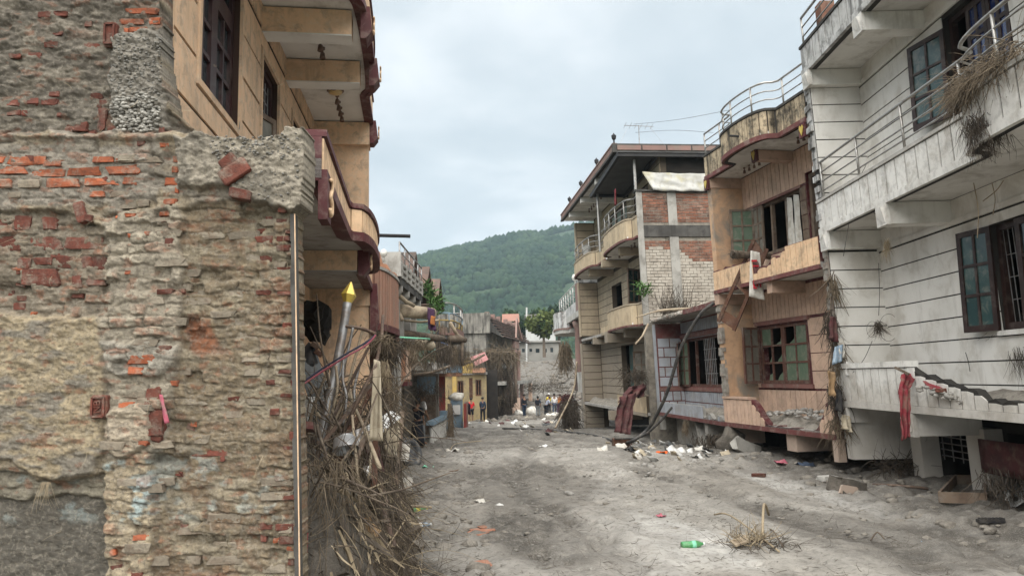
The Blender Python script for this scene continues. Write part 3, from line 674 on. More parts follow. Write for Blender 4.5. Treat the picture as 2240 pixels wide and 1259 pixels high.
holes = worley(X * 1.15, Y * 1.15, 77); Z = Z - near * .06 * (1 - smooth(.05, .16, holes)) * smooth(.45, .6, fbm(X * .4, Y * .4, 3, 51))
rut = np.abs(np.sin(X * 1.25 + 2.2 * fbm(X * .12, Y * .16, 3, 5) * 2)); rutm = (1 - smooth(.05, .35, rut)) * smooth(.40, .55, fbm(X * .2, Y * .12, 3, 66)); Z = Z + near * (-.05 * rutm + .022 * smooth(.3, .5, rut) * (1 - smooth(.5, .75, rut)))
Z = Z + (1 - near) * .5 * (fbm(X * .35, Y * .35, 5, 91) - .5)
dry = np.array([.312, .292, .260]); wet = np.array([.082, .073, .062]); pale = np.array([.50, .485, .455]); sand = np.array([.265, .243, .210])
f1 = smooth(.40, .62, fbm(X * .55, Y * .55, 5, 11))[..., None]
c = sand * (1 - f1) + dry * f1
wz = np.clip(.4 * dm_ + .4 * rutm + .85 * leftz + .5 * rough_zone * smooth(.38, .62, fbm(X * 1.4, Y * 1.1, 4, 14)) + .62 * smooth(17.8, 19.5, Y) * (.55 + .9 * (fbm(X * 1.3, Y * .5, 4, 64) - .2)) * (1 - .5 * smooth(30, 50, Y)) + .75 * smooth(4.0, 5.6, X + .8 * (fbm(X * .9, Y * .9, 3, 62) - .5)) + .6 * smooth(.56, .66, fbm(X * .5 + 3, Y * .22, 5, 63)) + .6 * smooth(50, 60, Y) * (.6 + .8 * fbm(X * .4, Y * .3, 4, 67)), 0, 1)[..., None]
c = c * (1 - wz) + wet * wz
pz = (smooth(.50, .68, fbm(X * .9 + 40, Y * .35 + 7, 5, 15)) * smooth(.6, 2.2, X) * (1 - smooth(12, 17, Y)) * (1 - smooth(4.2, 5.2, X)) * .75)[..., None]
c = c * (1 - pz) + pale * pz
c = c * (.66 + .68 * fbm(X * 5, Y * 4, 5, 18))[..., None]
cols = np.concatenate([c, np.ones(c.shape[:2] + (1,))], 2).reshape(-1, 4)
V = np.stack([X, Y, Z], -1).reshape(-1, 3)
ground = struct(np_mesh('ground', V, grid_faces(*X.shape), 'mud', smooth=True, cols=cols))
# wide sheet to the horizon below the mud
xs = np.linspace(-2600, 2600, 60); yy = np.linspace(-400, 2600, 60); XX, YY = np.meshgrid(xs, yy)
ZZ = -2.2 + 0 * XX; tcol = np.tile(np.array([.09, .11, .06, 1.]), (XX.size, 1))
struct(np_mesh('terrain', np.stack([XX, YY, ZZ], -1).reshape(-1, 3), grid_faces(*XX.shape), 'hill_soil', cols=tcol))
# wooded hill: the skyline climbs from left to right
def hill_z(x, y):
    rise = smooth(180, 900, y)
    sky_h = 106 + 72 * smooth(-330, 150, x) + 24 * smooth(150, 700, x) - 26 * (1 - smooth(-900, -330, x))
    rid = fbm(x * .0042 + 3, y * .0026, 5, 71) - .5
    z = sky_h * rise * (1 - .35 * smooth(950, 1500, y)) + rise * (56 * rid + 22 * (fbm(x * .013, y * .008, 4, 78) - .5))
    return z - 2.5
xs = np.linspace(-1100, 1300, 170); yy = np.linspace(150, 1500, 110); XX, YY = np.meshgrid(xs, yy)
hill = struct(np_mesh('hill', np.stack([XX, YY, hill_z(XX, YY)], -1).reshape(-1, 3), grid_faces(*XX.shape), 'hill_soil', smooth=True))
def blob_template(seed, sub=1):
    bm = bmesh.new(); bmesh.ops.create_icosphere(bm, subdivisions=sub, radius=1); bm.verts.index_update()
    off = Vector((seed * 3.1, seed * 1.7, 0)); v = np.array([v.co * (1 + .5 * mnoise.noise(v.co * 1.9 + off)) for v in bm.verts]); f = np.array([[q.index for q in fc.verts] for fc in bm.faces]); bm.free(); return v, f
tmpl = [blob_template(i, 1) for i in range(6)]
Vs = []; Fs = []; k0 = 0
nt_ = 23000
ty = 170 + 1150 * nrng.random(nt_) ** .8; tx = ty * np.where(nrng.random(nt_) < .72, nrng.random(nt_) * .34 - .19, nrng.random(nt_) * 1.25 - .58)
dens = fbm(tx * .02, ty * .012, 3, 44); keep = dens > .30
# a narrow clear strip of terraces on the slope
keep &= ~((np.abs(tx - (ty * -.06)) < 26) & (np.abs(ty - 470) < 9))
tx, ty = tx[keep], ty[keep]; tz = hill_z(tx, ty)
for i in range(len(tx)):
    v, f = tmpl[i % 6]; s = 1.5 + 1.9 * nrng.random() ** 1.5; s *= .9 + ty[i] / 2500
    Vs.append(v * np.array([s, s, s * (1.0 + .55 * nrng.random())]) + np.array([tx[i], ty[i], tz[i] + s * .6])); Fs.append(f + k0); k0 += len(v)
fo = np_mesh('forest', np.concatenate(Vs), np.concatenate(Fs), 'forest', smooth=False); stuff(fo); tag(fo, 'dense green forest covering the hill behind the street', 'forest')
# humid air between the street and the hill
hz = MB(); hz.box((0, 690, 120), (3000, 1660, 250)); ho = hz.build('haze', None); stuff(ho)
hm = bpy.data.materials.new('haze_air'); hm.use_nodes = True; t = hm.node_tree; t.nodes.clear()
o_ = N(t, 'ShaderNodeOutputMaterial'); pv = N(t, 'ShaderNodeVolumePrincipled'); pv.inputs['Color'].default_value = (.68, .86, 1, 1); pv.inputs['Density'].default_value = .00036; pv.inputs['Anisotropy'].default_value = .2
t.links.new(pv.outputs[0], o_.inputs['Volume']); ho.data.materials.append(hm); tag(ho, 'thin bluish haze in front of the wooded hill', 'haze')
# ---------------------------------------------------------------- broken brick party wall in the foreground
WY = 4.8
def wp(px, py, h=0.0):
    p = at(px, py, WY); return Vector((p.x, WY - h, p.z))
ruin = thing('ruined_wall', 'tall broken brick party wall with crumbling mortar at the street edge', 'brick wall', (-2.4, WY + .1, 0))
ST = 2.4
gx = np.arange(-110, 692, ST); gy = np.arange(-70, 1345, ST)
PX, PY = np.meshgrid(gx, gy)
def inpoly(poly, x, y):
    ins = np.zeros(x.shape, bool); n = len(poly); j = n - 1
    for i in range(n):
        xi, yi = poly[i]; xj, yj = poly[j]
        cnd = ((yi > y) != (yj > y)) & (x < (xj - xi) * (y - yi) / (yj - yi + 1e-9) + xi); ins ^= cnd; j = i
    return ins
def blur(a, k):
    a = a.astype(float)
    for _ in range(k):
        p = np.pad(a, 1, mode='edge'); a = (p[:-2, 1:-1] + p[2:, 1:-1] + p[1:-1, :-2] + p[1:-1, 2:] + 2 * p[1:-1, 1:-1]) / 6
    return a
wx1 = PX + 26 * (fbm(PX / 34, PY / 34, 4, 101) - .5); wy1 = PY + 26 * (fbm(PX / 34 + 9, PY / 34, 4, 102) - .5)
def zone(poly, b=2): return blur(inpoly(poly, wx1, wy1), b)
Zup = zone([(-200, -200), (345, -200), (352, 150), (365, 240), (420, 285), (350, 292), (240, 286), (-200, 292)], 3)
Zgrav = zone([(236, 70), (350, 60), (362, 285), (245, 290), (232, 180)], 3)
Zrowsa = zone([(-200, 318), (345, 322), (345, 440), (150, 448), (-200, 440)], 3)
Zdark = zone([(-200, 455), (140, 460), (235, 500), (238, 690), (60, 700), (-200, 640)], 3)
Zbeige = zone([(-200, 690), (225, 690), (228, 990), (200, 1035), (120, 1052), (60, 1030), (30, 1005), (-200, 985)], 3)
Zcol = zone([(228, 470), (392, 450), (400, 640), (388, 820), (365, 980), (328, 1000), (236, 1000), (225, 700)], 3)
Zlow = zone([(-200, 1000), (60, 1040), (120, 1060), (230, 1030), (232, 1400), (-200, 1400)], 2)
Zlowdark = zone([(-200, 1085), (60, 1095), (120, 1078), (200, 1090), (226, 1110), (228, 1400), (-200, 1400)], 2)
Zcol2 = zone([(228, 1015), (330, 985), (338, 1120), (330, 1400), (226, 1400)], 2)
Zright = zone([(395, 460), (520, 430), (600, 460), (660, 460), (670, 1400), (336, 1400), (332, 1000), (385, 830), (400, 640)], 3)
Zbeam = zone([(388, 300), (470, 296), (700, 270), (700, 470), (600, 455), (560, 448), (500, 415), (395, 410)], 3)
Zblob = zone([(236, 905), (300, 885), (335, 900), (330, 960), (300, 990), (262, 1000), (238, 975)], 4)
Zblob2 = zone([(225, 745), (388, 752), (385, 800), (330, 822), (235, 812)], 4)
Zredge = zone([(566, 455), (660, 455), (664, 1400), (560, 1400), (580, 1100), (558, 700)], 3)
lump = fbm(PX / 46, PY / 27, 5, 110) - .5; lump2 = fbm(PX / 20, PY / 12, 5, 111) - .5; fine = fbm(PX / 7, PY / 6, 4, 112) - .5
vv = PY / 25.5 + 1.1 * (fbm(PX / 110, PY / 80, 4, 113) - .5); fr = vv - np.floor(vv)
wj = 7 * (fbm(PX / 11, PY / 9, 4, 151, .6) - .5); vv = vv + wj / 25.5; row_ = np.floor(vv); fr = vv - row_
uu = (PX + 1.3 * wj) / 76 + .5 * (row_ % 2) + .35 * hash2(row_, row_ * 0, 3); ub = np.floor(uu); du = uu - ub
half = hash2(row_, ub, 12) < .35; du2 = np.where(half, (du * 2) % 1, du); bid = np.where(half, ub * 2 + (du > .5), ub * 2 + 7000); bw = np.where(half, 38., 76.)
jx = np.minimum(du2, 1 - du2) * bw; jy = np.minimum(fr, 1 - fr) * 25.5
brnd = hash2(row_, bid, 21); face = smooth(1.2, 3.6, np.minimum(jx, jy)); gone = brnd < .13
brickh = face * (.012 + .024 * (brnd - .5)) - .005 - .028 * gone * face
showb = smooth(.40, .56, fbm(PX / 75, PY / 60, 4, 152))
fl = fbm(PX / 62, PY / 30, 6, 153, .62); flakes = sum(smooth(t, t + .012, fl) for t in (.40, .455, .505, .55, .60)) / 5
fl2 = fbm(PX / 24, PY / 13, 5, 154, .62); flakes2 = sum(smooth(t, t + .02, fl2) for t in (.42, .50, .58)) / 3
rough_ = fbm(PX / 10, PY / 8, 5, 155, .7) - .5
crev = 1 - smooth(0, .055, np.abs(fbm(PX / 55, PY / 20, 5, 115) - .5))
grav = .55 - worley(PX / 9, PY / 9, 9)
H = .013 * lump + .004 * lump2 + .011 * rough_ + .012 * (flakes - .5) + .008 * (flakes2 - .5)
bm_ = (1 - .85 * Zbeige) * (1 - Zbeam) * (1 - Zlowdark) * (1 - Zgrav) * (1 - .5 * Zup) * (.35 + .65 * showb); H = H + brickh * bm_
H = H - .004 * crev * (1 - Zlowdark)
H = H + Zup * (-.055 + .03 * lump + .03 * lump2) + Zgrav * (.05 + .026 * grav) + Zbeam * (.075 + .012 * grav + .02 * lump2)
H = H + Zdark * (-.045) + Zbeige * (.030 - .025 * lump) + Zcol * .012 + Zright * (-.030) + Zblob * .05 + Zblob2 * .035
H = H + Zlow * (-.045) + Zlowdark * (-.030 - .012 * (flakes - .5) - .008 * rough_) + Zcol2 * .02 + Zredge * (.02 * lump2 + .012)
# undercut lip along the ledge at y ~ 290 and rounding of the upper edge
lip = np.exp(-((PY - 300 - 10 * (fbm(PX / 40, PX * 0, 3, 120) - .5)) / 9) ** 2) * (PX < 400); H = H + .03 * lip
def col3(*c): return np.array(c)[None, None, :]
def mixc(c, m, col): m = m[..., None]; return c * (1 - m) + col3(*col) * m
cc = np.ones(PX.shape + (3,)) * col3(.355, .300, .215)
cc = mixc(cc, smooth(.45, .65, fbm(PX / 80, PY / 50, 4, 130)), (.33, .30, .25))
cc = mixc(cc, Zright, (.275, .222, .150))
cc = mixc(cc, Zright * .7 * smooth(.52, .68, fbm(PX / 60, PY / 45, 5, 131)), (.27, .175, .11))
cc = mixc(cc, Zright * smooth(.52, .62, fbm(PX / 70, PY / 34, 5, 132)), (.37, .32, .23))
cc = mixc(cc, Zrowsa, (.33, .305, .26)); cc = mixc(cc, Zdark, (.25, .215, .165))
cc = mixc(cc, Zbeige, (.40, .335, .225)); cc = mixc(cc, Zbeige * smooth(.5, .62, fbm(PX / 90, PY / 28, 5, 133)), (.25, .23, .19))
cc = mixc(cc, Zcol, (.40, .36, .285)); cc = mixc(cc, Zblob2, (.37, .35, .30)); cc = mixc(cc, Zblob, (.50, .43, .33))
cc = mixc(cc, Zup, (.185, .168, .142)); cc = mixc(cc, Zup * smooth(.5, .62, fbm(PX / 50, PY / 25, 5, 134)), (.27, .245, .20))
cc = mixc(cc, Zgrav, (.36, .34, .30)); cc = mixc(cc, Zbeam, (.40, .365, .30)); cc = mixc(cc, Zbeam * smooth(.5, .6, fbm(PX / 45, PY / 45, 5, 135)), (.26, .24, .20))
cc = mixc(cc, Zlow, (.27, .25, .195)); cc = mixc(cc, Zlowdark, (.125, .118, .102)); cc = mixc(cc, Zcol2, (.46, .39, .275))
cc = mixc(cc, (Zcol2 + Zlow * .5 + Zright * .5).clip(0, 1) * smooth(.55, .64, fbm(PX / 38, PY / 30, 5, 136)) * smooth(960, 1020, PY) * (1 - smooth(1120, 1160, PY)), (.40, .49, .49))
tint = (brnd - .5) * bm_ * face; cc = cc * (1 + .30 * tint)[..., None]; cc = mixc(cc, .5 * bm_ * face * (brnd > .88) * smooth(.4, .5, fbm(PX / 16, PY / 9, 4, 156)), (.30, .125, .075)); cc = mixc(cc, .35 * bm_ * (1 - face), (.20, .175, .14))
redsm = zone([(405, 695), (458, 690), (470, 760), (440, 790), (412, 765)], 4); cc = mixc(cc, redsm * .75, (.33, .115, .055))
cc = mixc(cc, .5 * smooth(.64, .71, fbm(PX / 26, PY / 13, 4, 137)) * (1 - Zlowdark) * (1 - Zbeam) * (1 - Zgrav), (.31, .125, .07))
cc = mixc(cc, np.clip(crev * .14, 0, 1), (.17, .145, .11))
cc = cc * col3(.80, .775, .75) * (1 - .12 * Zright - .22 * Zup)[..., None] * (.58 + .84 * fbm(PX / 14, PY / 10, 5, 138))[..., None]
sil = [(-300, -300), (344, -300), (347, 60), (352, 130), (361, 190), (369, 235), (415, 276), (474, 304), (560, 311), (622, 301), (632, 283), (668, 285), (673, 335), (667, 452), (643, 464), (646, 700), (652, 1000), (656, 1500), (-300, 1500)]
keepv = inpoly(sil, PX + 7 * (fbm(PX / 14, PY / 14, 3, 140) - .5), PY + 7 * (fbm(PX / 14, PY / 14 + 50, 3, 141) - .5))
# pixel lattice -> wall plane
c00, c10, c01, c11 = [at(x, y, WY) for x, y in ((0, 0), (700, 0), (0, 1300), (700, 1300))]
d = np.stack([(PX - CX) / F_PX, (CY - PY) / F_PX, -np.ones_like(PX)], -1) @ np.array(RM).T
kk = WY / d[..., 1]; WX = d[..., 0] * kk; WZ = CAM.z + d[..., 2] * kk
Vw = np.stack([WX, WY - H, WZ], -1).reshape(-1, 3)
Fw = grid_faces(*PX.shape); Fw = Fw[keepv.reshape(-1)[Fw].all(1)]
ed = np.concatenate([Fw[:, [0, 1]], Fw[:, [1, 2]], Fw[:, [2, 3]], Fw[:, [3, 0]]]); ks = np.sort(ed, 1); code = ks[:, 0].astype(np.int64) * len(Vw) + ks[:, 1]
u, idx, cnt = np.unique(code, return_index=True, return_counts=True); be = ed[idx[cnt == 1]]
bv = np.unique(be); remap = -np.ones(len(Vw), int); remap[bv] = len(Vw) + np.arange(len(bv)); bk = Vw[bv].copy(); bk[:, 1] = WY + .22
rim = np.stack([be[:, 1], be[:, 0], remap[be[:, 0]], remap[be[:, 1]]], 1)
Vall = np.concatenate([Vw, bk]); cf = cc.reshape(-1, 3); call = np.concatenate([cf, cf[bv] * .8]); Fall = np.concatenate([Fw, rim])
used = np.unique(Fall); rm = -np.ones(len(Vall), int); rm[used] = np.arange(len(used))
np_mesh('masonry', Vall[used], rm[Fall], 'ruin', ruin, smooth=False, cols=np.concatenate([call[used], np.ones((len(used), 1))], 1))
Hb = blur(H, 6)
def hs(px, py):
    j = min(max((px - gx[0]) / ST, 0), len(gx) - 2); i = min(max((py - gy[0]) / ST, 0), len(gy) - 2); return float(Hb[int(i), int(j)])
# solid core behind the face, running on to the left out of view
mb = MB(); pl = [(-1200, 1400), (-1200, -400), (300, -400), (305, 150), (318, 250), (380, 300), (470, 330), (625, 330), (655, 310), (655, 440), (630, 450), (640, 1400)]
mb.prism([Vector((wp(x, y).x, WY + .19, wp(x, y).z)) for x, y in pl], (0, .05, 0)); mb.build('core', 'mortar', ruin)
# plaster skin on the street end of the wall
mb = MB(); e0, e1 = wp(648, 470), wp(660, 1345)
for k in range(14):
    t0, t1 = k / 14, (k + 1) / 14; p0, p1 = e0.lerp(e1, t0), e0.lerp(e1, t1)
    j0 = .004 * math.sin(k * 2.1); mb.hexa([Vector((p1.x - .030 + j0, WY - .035, p1.z)), Vector((p1.x - .004, WY - .035, p1.z)), Vector((p1.x - .004, WY + .05, p1.z)), Vector((p1.x - .03, WY + .05, p1.z)), Vector((p0.x - .03 + j0, WY - .035, p0.z)), Vector((p0.x - .004, WY - .035, p0.z)), Vector((p0.x - .004, WY + .05, p0.z)), Vector((p0.x - .03, WY + .05, p0.z))])
mb.build('plaster', 'concrete_dark', ruin)
mb = MB(); mb.hexa([Vector((e1.x - .003, WY - .038, e1.z)), Vector((e1.x + .003, WY - .038, e1.z)), Vector((e1.x + .003, WY - .028, e1.z)), Vector((e1.x - .003, WY - .028, e1.z)), Vector((e0.x - .003, WY - .038, e0.z)), Vector((e0.x + .003, WY - .038, e0.z)), Vector((e0.x + .003, WY - .028, e0.z)), Vector((e0.x - .003, WY - .028, e0.z))]); mb.build('paint_layer', 'peach', ruin)
PXM = WY / F_PX
bseed = [0]
def brick(x0, x1, y0, y1, mat='brick_orange', rot=0.0, proud=.008, dep=.085, j=.2):
    bseed[0] += 1; cx, cy = (x0 + x1) / 2, (y0 + y1) / 2; w_, h_ = (x1 - x0) * PXM, (y1 - y0) * PXM
    c = wp(cx, cy, hs(cx, cy) + proud); c.y += dep / 2
    M = Matrix.Rotation(R(rot), 3, 'Y') @ Matrix.Rotation(rng.uniform(-.06, .06), 3, 'Z') @ Matrix.Rotation(rng.uniform(-.05, .05), 3, 'X')
    return noisy_box(c, (w_, dep, h_), M, j, seed=bseed[0]).build('brick', mat, ruin)
O_, D_, M_ = 'brick_orange', 'brick_red', 'brick_muddy'
for x0, x1, y0, y1 in [(-30, 14, 341, 360), (16, 95, 342, 362), (98, 138, 350, 364), (205, 250, 342, 357), (-30, 58, 365, 383), (67, 143, 371, 388), (151, 222, 365, 384), (234, 304, 363, 383), (-12, 28, 392, 411), (100, 172, 391, 411), (189, 260, 389, 408), (269, 302, 387, 405), (197, 228, 418, 432), (376, 390, 340, 354), (375, 391, 363, 377), (357, 390, 386, 404), (384, 392, 410, 424), (359, 391, 436, 450), (348, 374, 460, 473), (262, 342, 9, 23), (250, 306, 31, 46), (314, 342, 28, 45), (262, 274, 53, 65), (278, 318, 52, 65), (289, 346, 777, 797), (284, 319, 803, 819), (262, 298, 878, 892), (293, 327, 1168, 1180), (237, 254, 1200, 1212), (275, 288, 592, 600), (250, 262, 470, 477), (275, 297, 466, 475), (318, 330, 507, 516), (280, 292, 510, 520)]:
    brick(x0, x1, y0, y1, O_)
for x0, x1, y0, y1 in [(260, 300, 341, 357), (301, 352, 343, 358), (40, 92, 394, 411), (15, 47, 420, 433), (240, 286, 417, 430), (275, 330, 1187, 1206), (183, 217, 638, 650), (300, 340, 884, 897), (300, 328, 438, 452), (258, 295, 440, 455)]:
    brick(x0, x1, y0, y1, M_)
for x0, x1, y0, y1 in [(21, 63, 467, 500), (83, 118, 472, 500), (-20, 8, 476, 502), (-30, 47, 512, 546), (50, 127, 513, 545), (138, 215, 515, 543), (25, 60, 560, 588), (67, 107, 560, 578), (112, 149, 556, 585), (152, 191, 555, 585), (193, 232, 553, 587), (42, 122, 586, 622), (147, 170, 601, 628), (180, 220, 601, 624), (135, 170, 636, 650), (26, 50, 643, 656), (20, 50, 660, 678), (0, 14, 632, 644), (0, 33, 213, 229), (47, 80, 208, 226), (83, 118, 211, 227), (97, 123, 195, 207), (185, 217, 194, 210), (2, 35, 234, 248), (36, 52, 236, 248), (206, 232, 210, 229), (208, 226, 231, 280), (155, 185, 262, 283), (133, 150, 275, 290), (183, 201, 278, 289), (225, 253, 271, 282), (346, 358, 272, 292), (48, 78, 106, 121), (175, 193, 38, 52), (72, 100, 18, 30), (105, 140, 15, 28), (85, 120, 84, 97), (10, 38, 108, 121), (175, 210, 86, 100), (362, 382, 521, 540), (575, 592, 470, 480), (610, 628, 452, 466), (602, 626, 476, 486), (557, 598, 515, 530), (603, 635, 516, 528), (602, 636, 536, 550), (565, 594, 556, 572), (600, 635, 582, 594), (622, 636, 500, 510), (556, 572, 496, 508), (345, 380, 632, 644), (388, 402, 630, 642), (560, 590, 634, 644), (605, 636, 636, 645), (617, 640, 706, 717), (632, 641, 760, 769), (610, 640, 808, 816), (580, 600, 830, 840), (634, 642, 830, 846), (612, 642, 860, 868), (590, 610, 893, 908), (630, 642, 945, 965), (618, 642, 975, 983), (618, 642, 1083, 1093), (566, 580, 1166, 1188), (608, 642, 1173, 1190), (630, 643, 1217, 1236), (322, 357, 848, 894), (326, 357, 898, 962)]:
    brick(x0, x1, y0, y1, D_, proud=.006 if x1 < 240 else .010)
for x0, x1, y0, y1 in [(566, 595, 1145, 1159), (600, 643, 1146, 1160)]: brick(x0, x1, y0, y1, D_, j=.06)
for x0, x1, y0, y1, r_ in [(493, 532, 350, 378, -38), (492, 558, 366, 402, -33), (512, 560, 421, 443, 14), (166, 190, 440, 488, -18), (188, 207, 470, 486, 8)]: brick(x0, x1, y0, y1, D_, r_, proud=.05 if x0 > 400 else .02, j=.06)
rq = random.Random(21); nmud = 0
for rw in range(60):     # mud-washed bricks still bedded in their courses
    y = 300 + rw * 25.5 * .62 + rq.uniform(-3, 3)
    for cl_ in range(9):
        x = cl_ * 76 + (38 if rw % 2 else 0) + rq.uniform(-5, 5)
        if x > 610 or nmud > 84 or rq.random() > .24: continue
        if (x < 228 and y > 660) or (x > 345 and y < 470) or (x < 345 and y < 455) or (x < 240 and y < 690): continue
        w2 = rq.choice((34, 52, 70)); nmud += 1
        brick(x, min(x + w2, 640), y, y + rq.uniform(15, 19), M_ if rq.random() < .94 else D_, rq.uniform(-2, 2), proud=.003, j=.22, dep=.06)
# small broken ends scattered through the crumbling courses
rb = random.Random(5)
for k in range(52):
    x, y = rb.uniform(0, 640), rb.uniform(0, 1250)
    if (x < 228 and y > 690) or (390 < x < 660 and 290 < y < 455) or (230 < x < 350 and 60 < y < 290) or (x > 345 and y < 300): continue
    if x > 400 and rb.random() < .3: continue
    w_, h_ = rb.uniform(9, 24), rb.uniform(7, 13); brick(x, x + w_, y, y + h_, D_ if rb.random() < .75 else O_, rb.uniform(-14, 14), proud=.005, j=.34, dep=.05)
# stamped bricks (a frog with raised letters)
def frog(x0, x1, y0, y1, mat, txt=None):
    cx, cy = (x0 + x1) / 2, (y0 + y1) / 2; c = wp(cx, cy, hs(cx, cy) + .035); w_, h_ = (x1 - x0) * PXM, (y1 - y0) * PXM
    b = noisy_box(c + Vector((0, .045, 0)), (w_, .07, h_), None, .05, seed=x0).build('brick', mat, ruin); b['label'] = 'red brick laid on edge with a stamped letter panel'
    t_ = .15 * w_; mb = MB()
    for (ax, az, bx, bz) in ((-.36, -.40, .36, -.40), (.36, -.40, .36, .40), (.36, .40, -.36, .40), (-.36, .40, -.36, -.40)):
        mb.bar(c + Vector((ax * w_, 0, az * h_)), c + Vector((bx * w_, 0, bz * h_)), .012, t_, up=(0, 1, 0))
    mb.build('frog_rim', mat, b)
    if txt:
        cu = bpy.data.curves.new('letters', 'FONT'); cu.body = txt; cu.size = h_ * .40; cu.extrude = .006; cu.align_x = 'CENTER'; cu.align_y = 'CENTER'
        o = bpy.data.objects.new('letters', cu); me = eval_mesh(o)
        Mx = Matrix.Translation(c + Vector((0, -.004, 0))) @ Matrix.Rotation(R(90), 4, 'X') @ Matrix.Rotation(R(90), 4, 'Z')
        mb = MB(); mb.add([Mx @ v.co for v in me.vertices], [tuple(p.vertices) for p in me.polygons]); mb.build('letters', mat, b)
frog(207, 242, 863, 914, D_, 'NB'); frog(222, 251, 42, 101, D_, None)
# river pebbles showing in the broken concrete column and beam end
rp_ = random.Random(3); big = []
for k in range(300):
    x, y = rp_.uniform(238, 352), rp_.uniform(200, 290)
    if (x - 300) ** 2 / 60 ** 2 + (y - 248) ** 2 / 46 ** 2 > 1: continue
    big.append((x, y))
for x, y in big:
    s = rp_.uniform(3.5, 7) * PXM; rock(wp(x, y, hs(x, y) + .004), (s, s * .8, s * .65), seed=int(x * 7 + y)).build('pebble', 'pebble', ruin, True)
pv_ = MB()
for k in range(420):
    if k < 240: x, y = rp_.uniform(238, 352), rp_.uniform(70, 205)
    else: x, y = rp_.uniform(470, 660), rp_.uniform(305, 350) if k < 340 else rp_.uniform(300, 450)
    if y > 300 and x < 560 and y > 420: continue
    s = rp_.uniform(2, 4.5) * PXM; m_ = rock(wp(x, y, hs(x, y) + .002), (s, s * .8, s * .7), seed=k); pv_.add(m_.v, m_.f)
stuff(pv_.build('gravel', 'pebble', ruin, True))
# dry roots caught on the face
V1, F1 = strands(60, lambda r: np.array(wp(r.uniform(0, 640), r.uniform(100, 1200), .04)), lambda r: np.array([r.normal(0, 1), -.5, r.normal(-.5, .6)]), (.05, .16), (.0012, .0022), bend=.9, droop=.6, seed=4)
V2, F2 = strands(26, lambda r: np.array(wp(r.uniform(98, 116), 1052, .03)), lambda r: np.array([r.normal(0, .3), -.3, -1]), (.08, .2), (.001, .002), bend=.3, droop=.8, seed=6)
V_, F_ = joinVF([(V1, F1), (V2, F2)]); stuff(np_mesh('roots', V_, F_, 'straw_pale', ruin))
cl = cloth([wp(358, 862, .06), wp(366, 862, .065), wp(379, 922, .05), wp(368, 926, .05)], 4, 10, .008, 2, fold=1)
tag(cl.build('rag', 'cloth_pink', None, True, solid=.003), 'thin pink rag hanging from the broken brick wall', 'rag')
# ---------------------------------------------------------------- left: peach house with two balconies
def lamp_cup(root, p, s=1.0):
    M = Matrix.Translation(p); l = MB().lathe([(.035 * s, 0), (.035 * s, -.03 * s), (.014 * s, -.035 * s), (.014 * s, -.07 * s), (.03 * s, -.08 * s), (.042 * s, -.16 * s), (.036 * s, -.165 * s), (.01 * s, -.11 * s)], M, 10).build('lamp_holder', 'lamp_shell', root, True); return l
def lamp_disc(root, p, s=1.0):
    M = Matrix.Translation(p); l = MB().lathe([(.12 * s, 0), (.12 * s, -.05 * s), (.10 * s, -.055 * s)], M, 16).build('ceiling_lamp', 'lamp_shell', root, True)
    MB().lathe([(.10 * s, -.052 * s), (.085 * s, -.085 * s), (.03 * s, -.10 * s)], M, 16).build('lamp_glass', 'lamp_glass', l, True)
PF = Fac((-1.31, 5.06), (-2.22, 11.75), 'L')
peach = thing('peach_house', 'peach house with maroon window frames and two balconies behind the brick wall', 'house', (-3, 8.3, 0))
WO = -.93; PE = PF.L
PW = Fac((-1.445, 5.164), (-2.195, 11.854), 'L')     # the house wall runs at a slight angle to the balcony edge
# openings on the upper floor wall (picked on the wall plane)
wA0, _ = PW.pick(432, 150, WO); wA1, _ = PW.pick(520, 250, WO); wB0, _ = PW.pick(571, 150, WO); wB1, _ = PW.pick(606, 250, WO); wC0, _ = PW.pick(637, 260, WO); wC1, _ = PW.pick(660, 280, WO)
zs = PW.pick(480, 235, WO)[1]
ops = [(wA0, wA1, zs, 5.55), (wB0, wB1, 3.5, 5.35), (wC0, wC1, 3.5, 5.3)]
low = [(PE - 2.0, PE - .95, .2, 2.55), (PE - 4.5, PE - 2.6, 1.0, 2.6)]
wall(PW, peach, WO - .2, WO, 0, PE, 3.35, 8.6, ops, 'peach_groove'); wall(PW, peach, WO - .2, WO, .1, PE, -.3, 3.2, low, 'peach')
room(PW, peach, WO - .2, 3.2, .75, PE, 3.35, 5.9); room(PW, peach, WO - .2, 3.0, .8, PE, 0, 3.1)
panels(PW, peach, WO, 0.01, PE, 3.45, 5.60, 0, .44, [(o[0] - .07, o[1] + .07, o[2] - .07, o[3] + .07) for o in ops], 'peach', gap=.03, proud=.016)
panels(PW, peach, WO, 0.01, PE, 5.64, 6.9, .21, 0, [], 'peach', gap=.025, proud=.016)
for o in ops:   # plaster surrounds
    mb = MB(); PW.box(mb, o[0] - .06, o[0], WO, WO + .03, o[2] - .06, o[3] + .06); PW.box(mb, o[1], o[1] + .06, WO, WO + .03, o[2] - .06, o[3] + .06); PW.box(mb, o[0], o[1], WO, WO + .03, o[3], o[3] + .06)
    PW.box(mb, o[0], o[1], WO, WO + .03, o[2] - .06, o[2]); mb.build('window_surround', 'peach', peach)
w_ = wA1 - wA0; fleaf(PW, peach, wA0, WO - .09, w_ * .5, zs, 5.2, 2, 3, 'wood_door', 'glass_dark', rail=.09, name='window', th=.07); fleaf(PW, peach, wA0 + w_ * .5, WO - .09, w_ * .5, zs, 5.2, 2, 3, 'wood_door', 'glass_dark', rail=.09, name='window', th=.07)
fleaf(PW, peach, wA0, WO - .09, w_, 5.2, 5.55, 3, 1, 'wood_door', 'glass_dark', rail=.07, name='window', th=.07)
mb = MB(); frame_bars(mb, PW.P(wB0, WO - .10, 0), PW.t, PW.n, wB1 - wB0, 3.5, 5.35, .08, .07, 1, 1); dr = mb.build('door_frame', 'wood_door', peach)
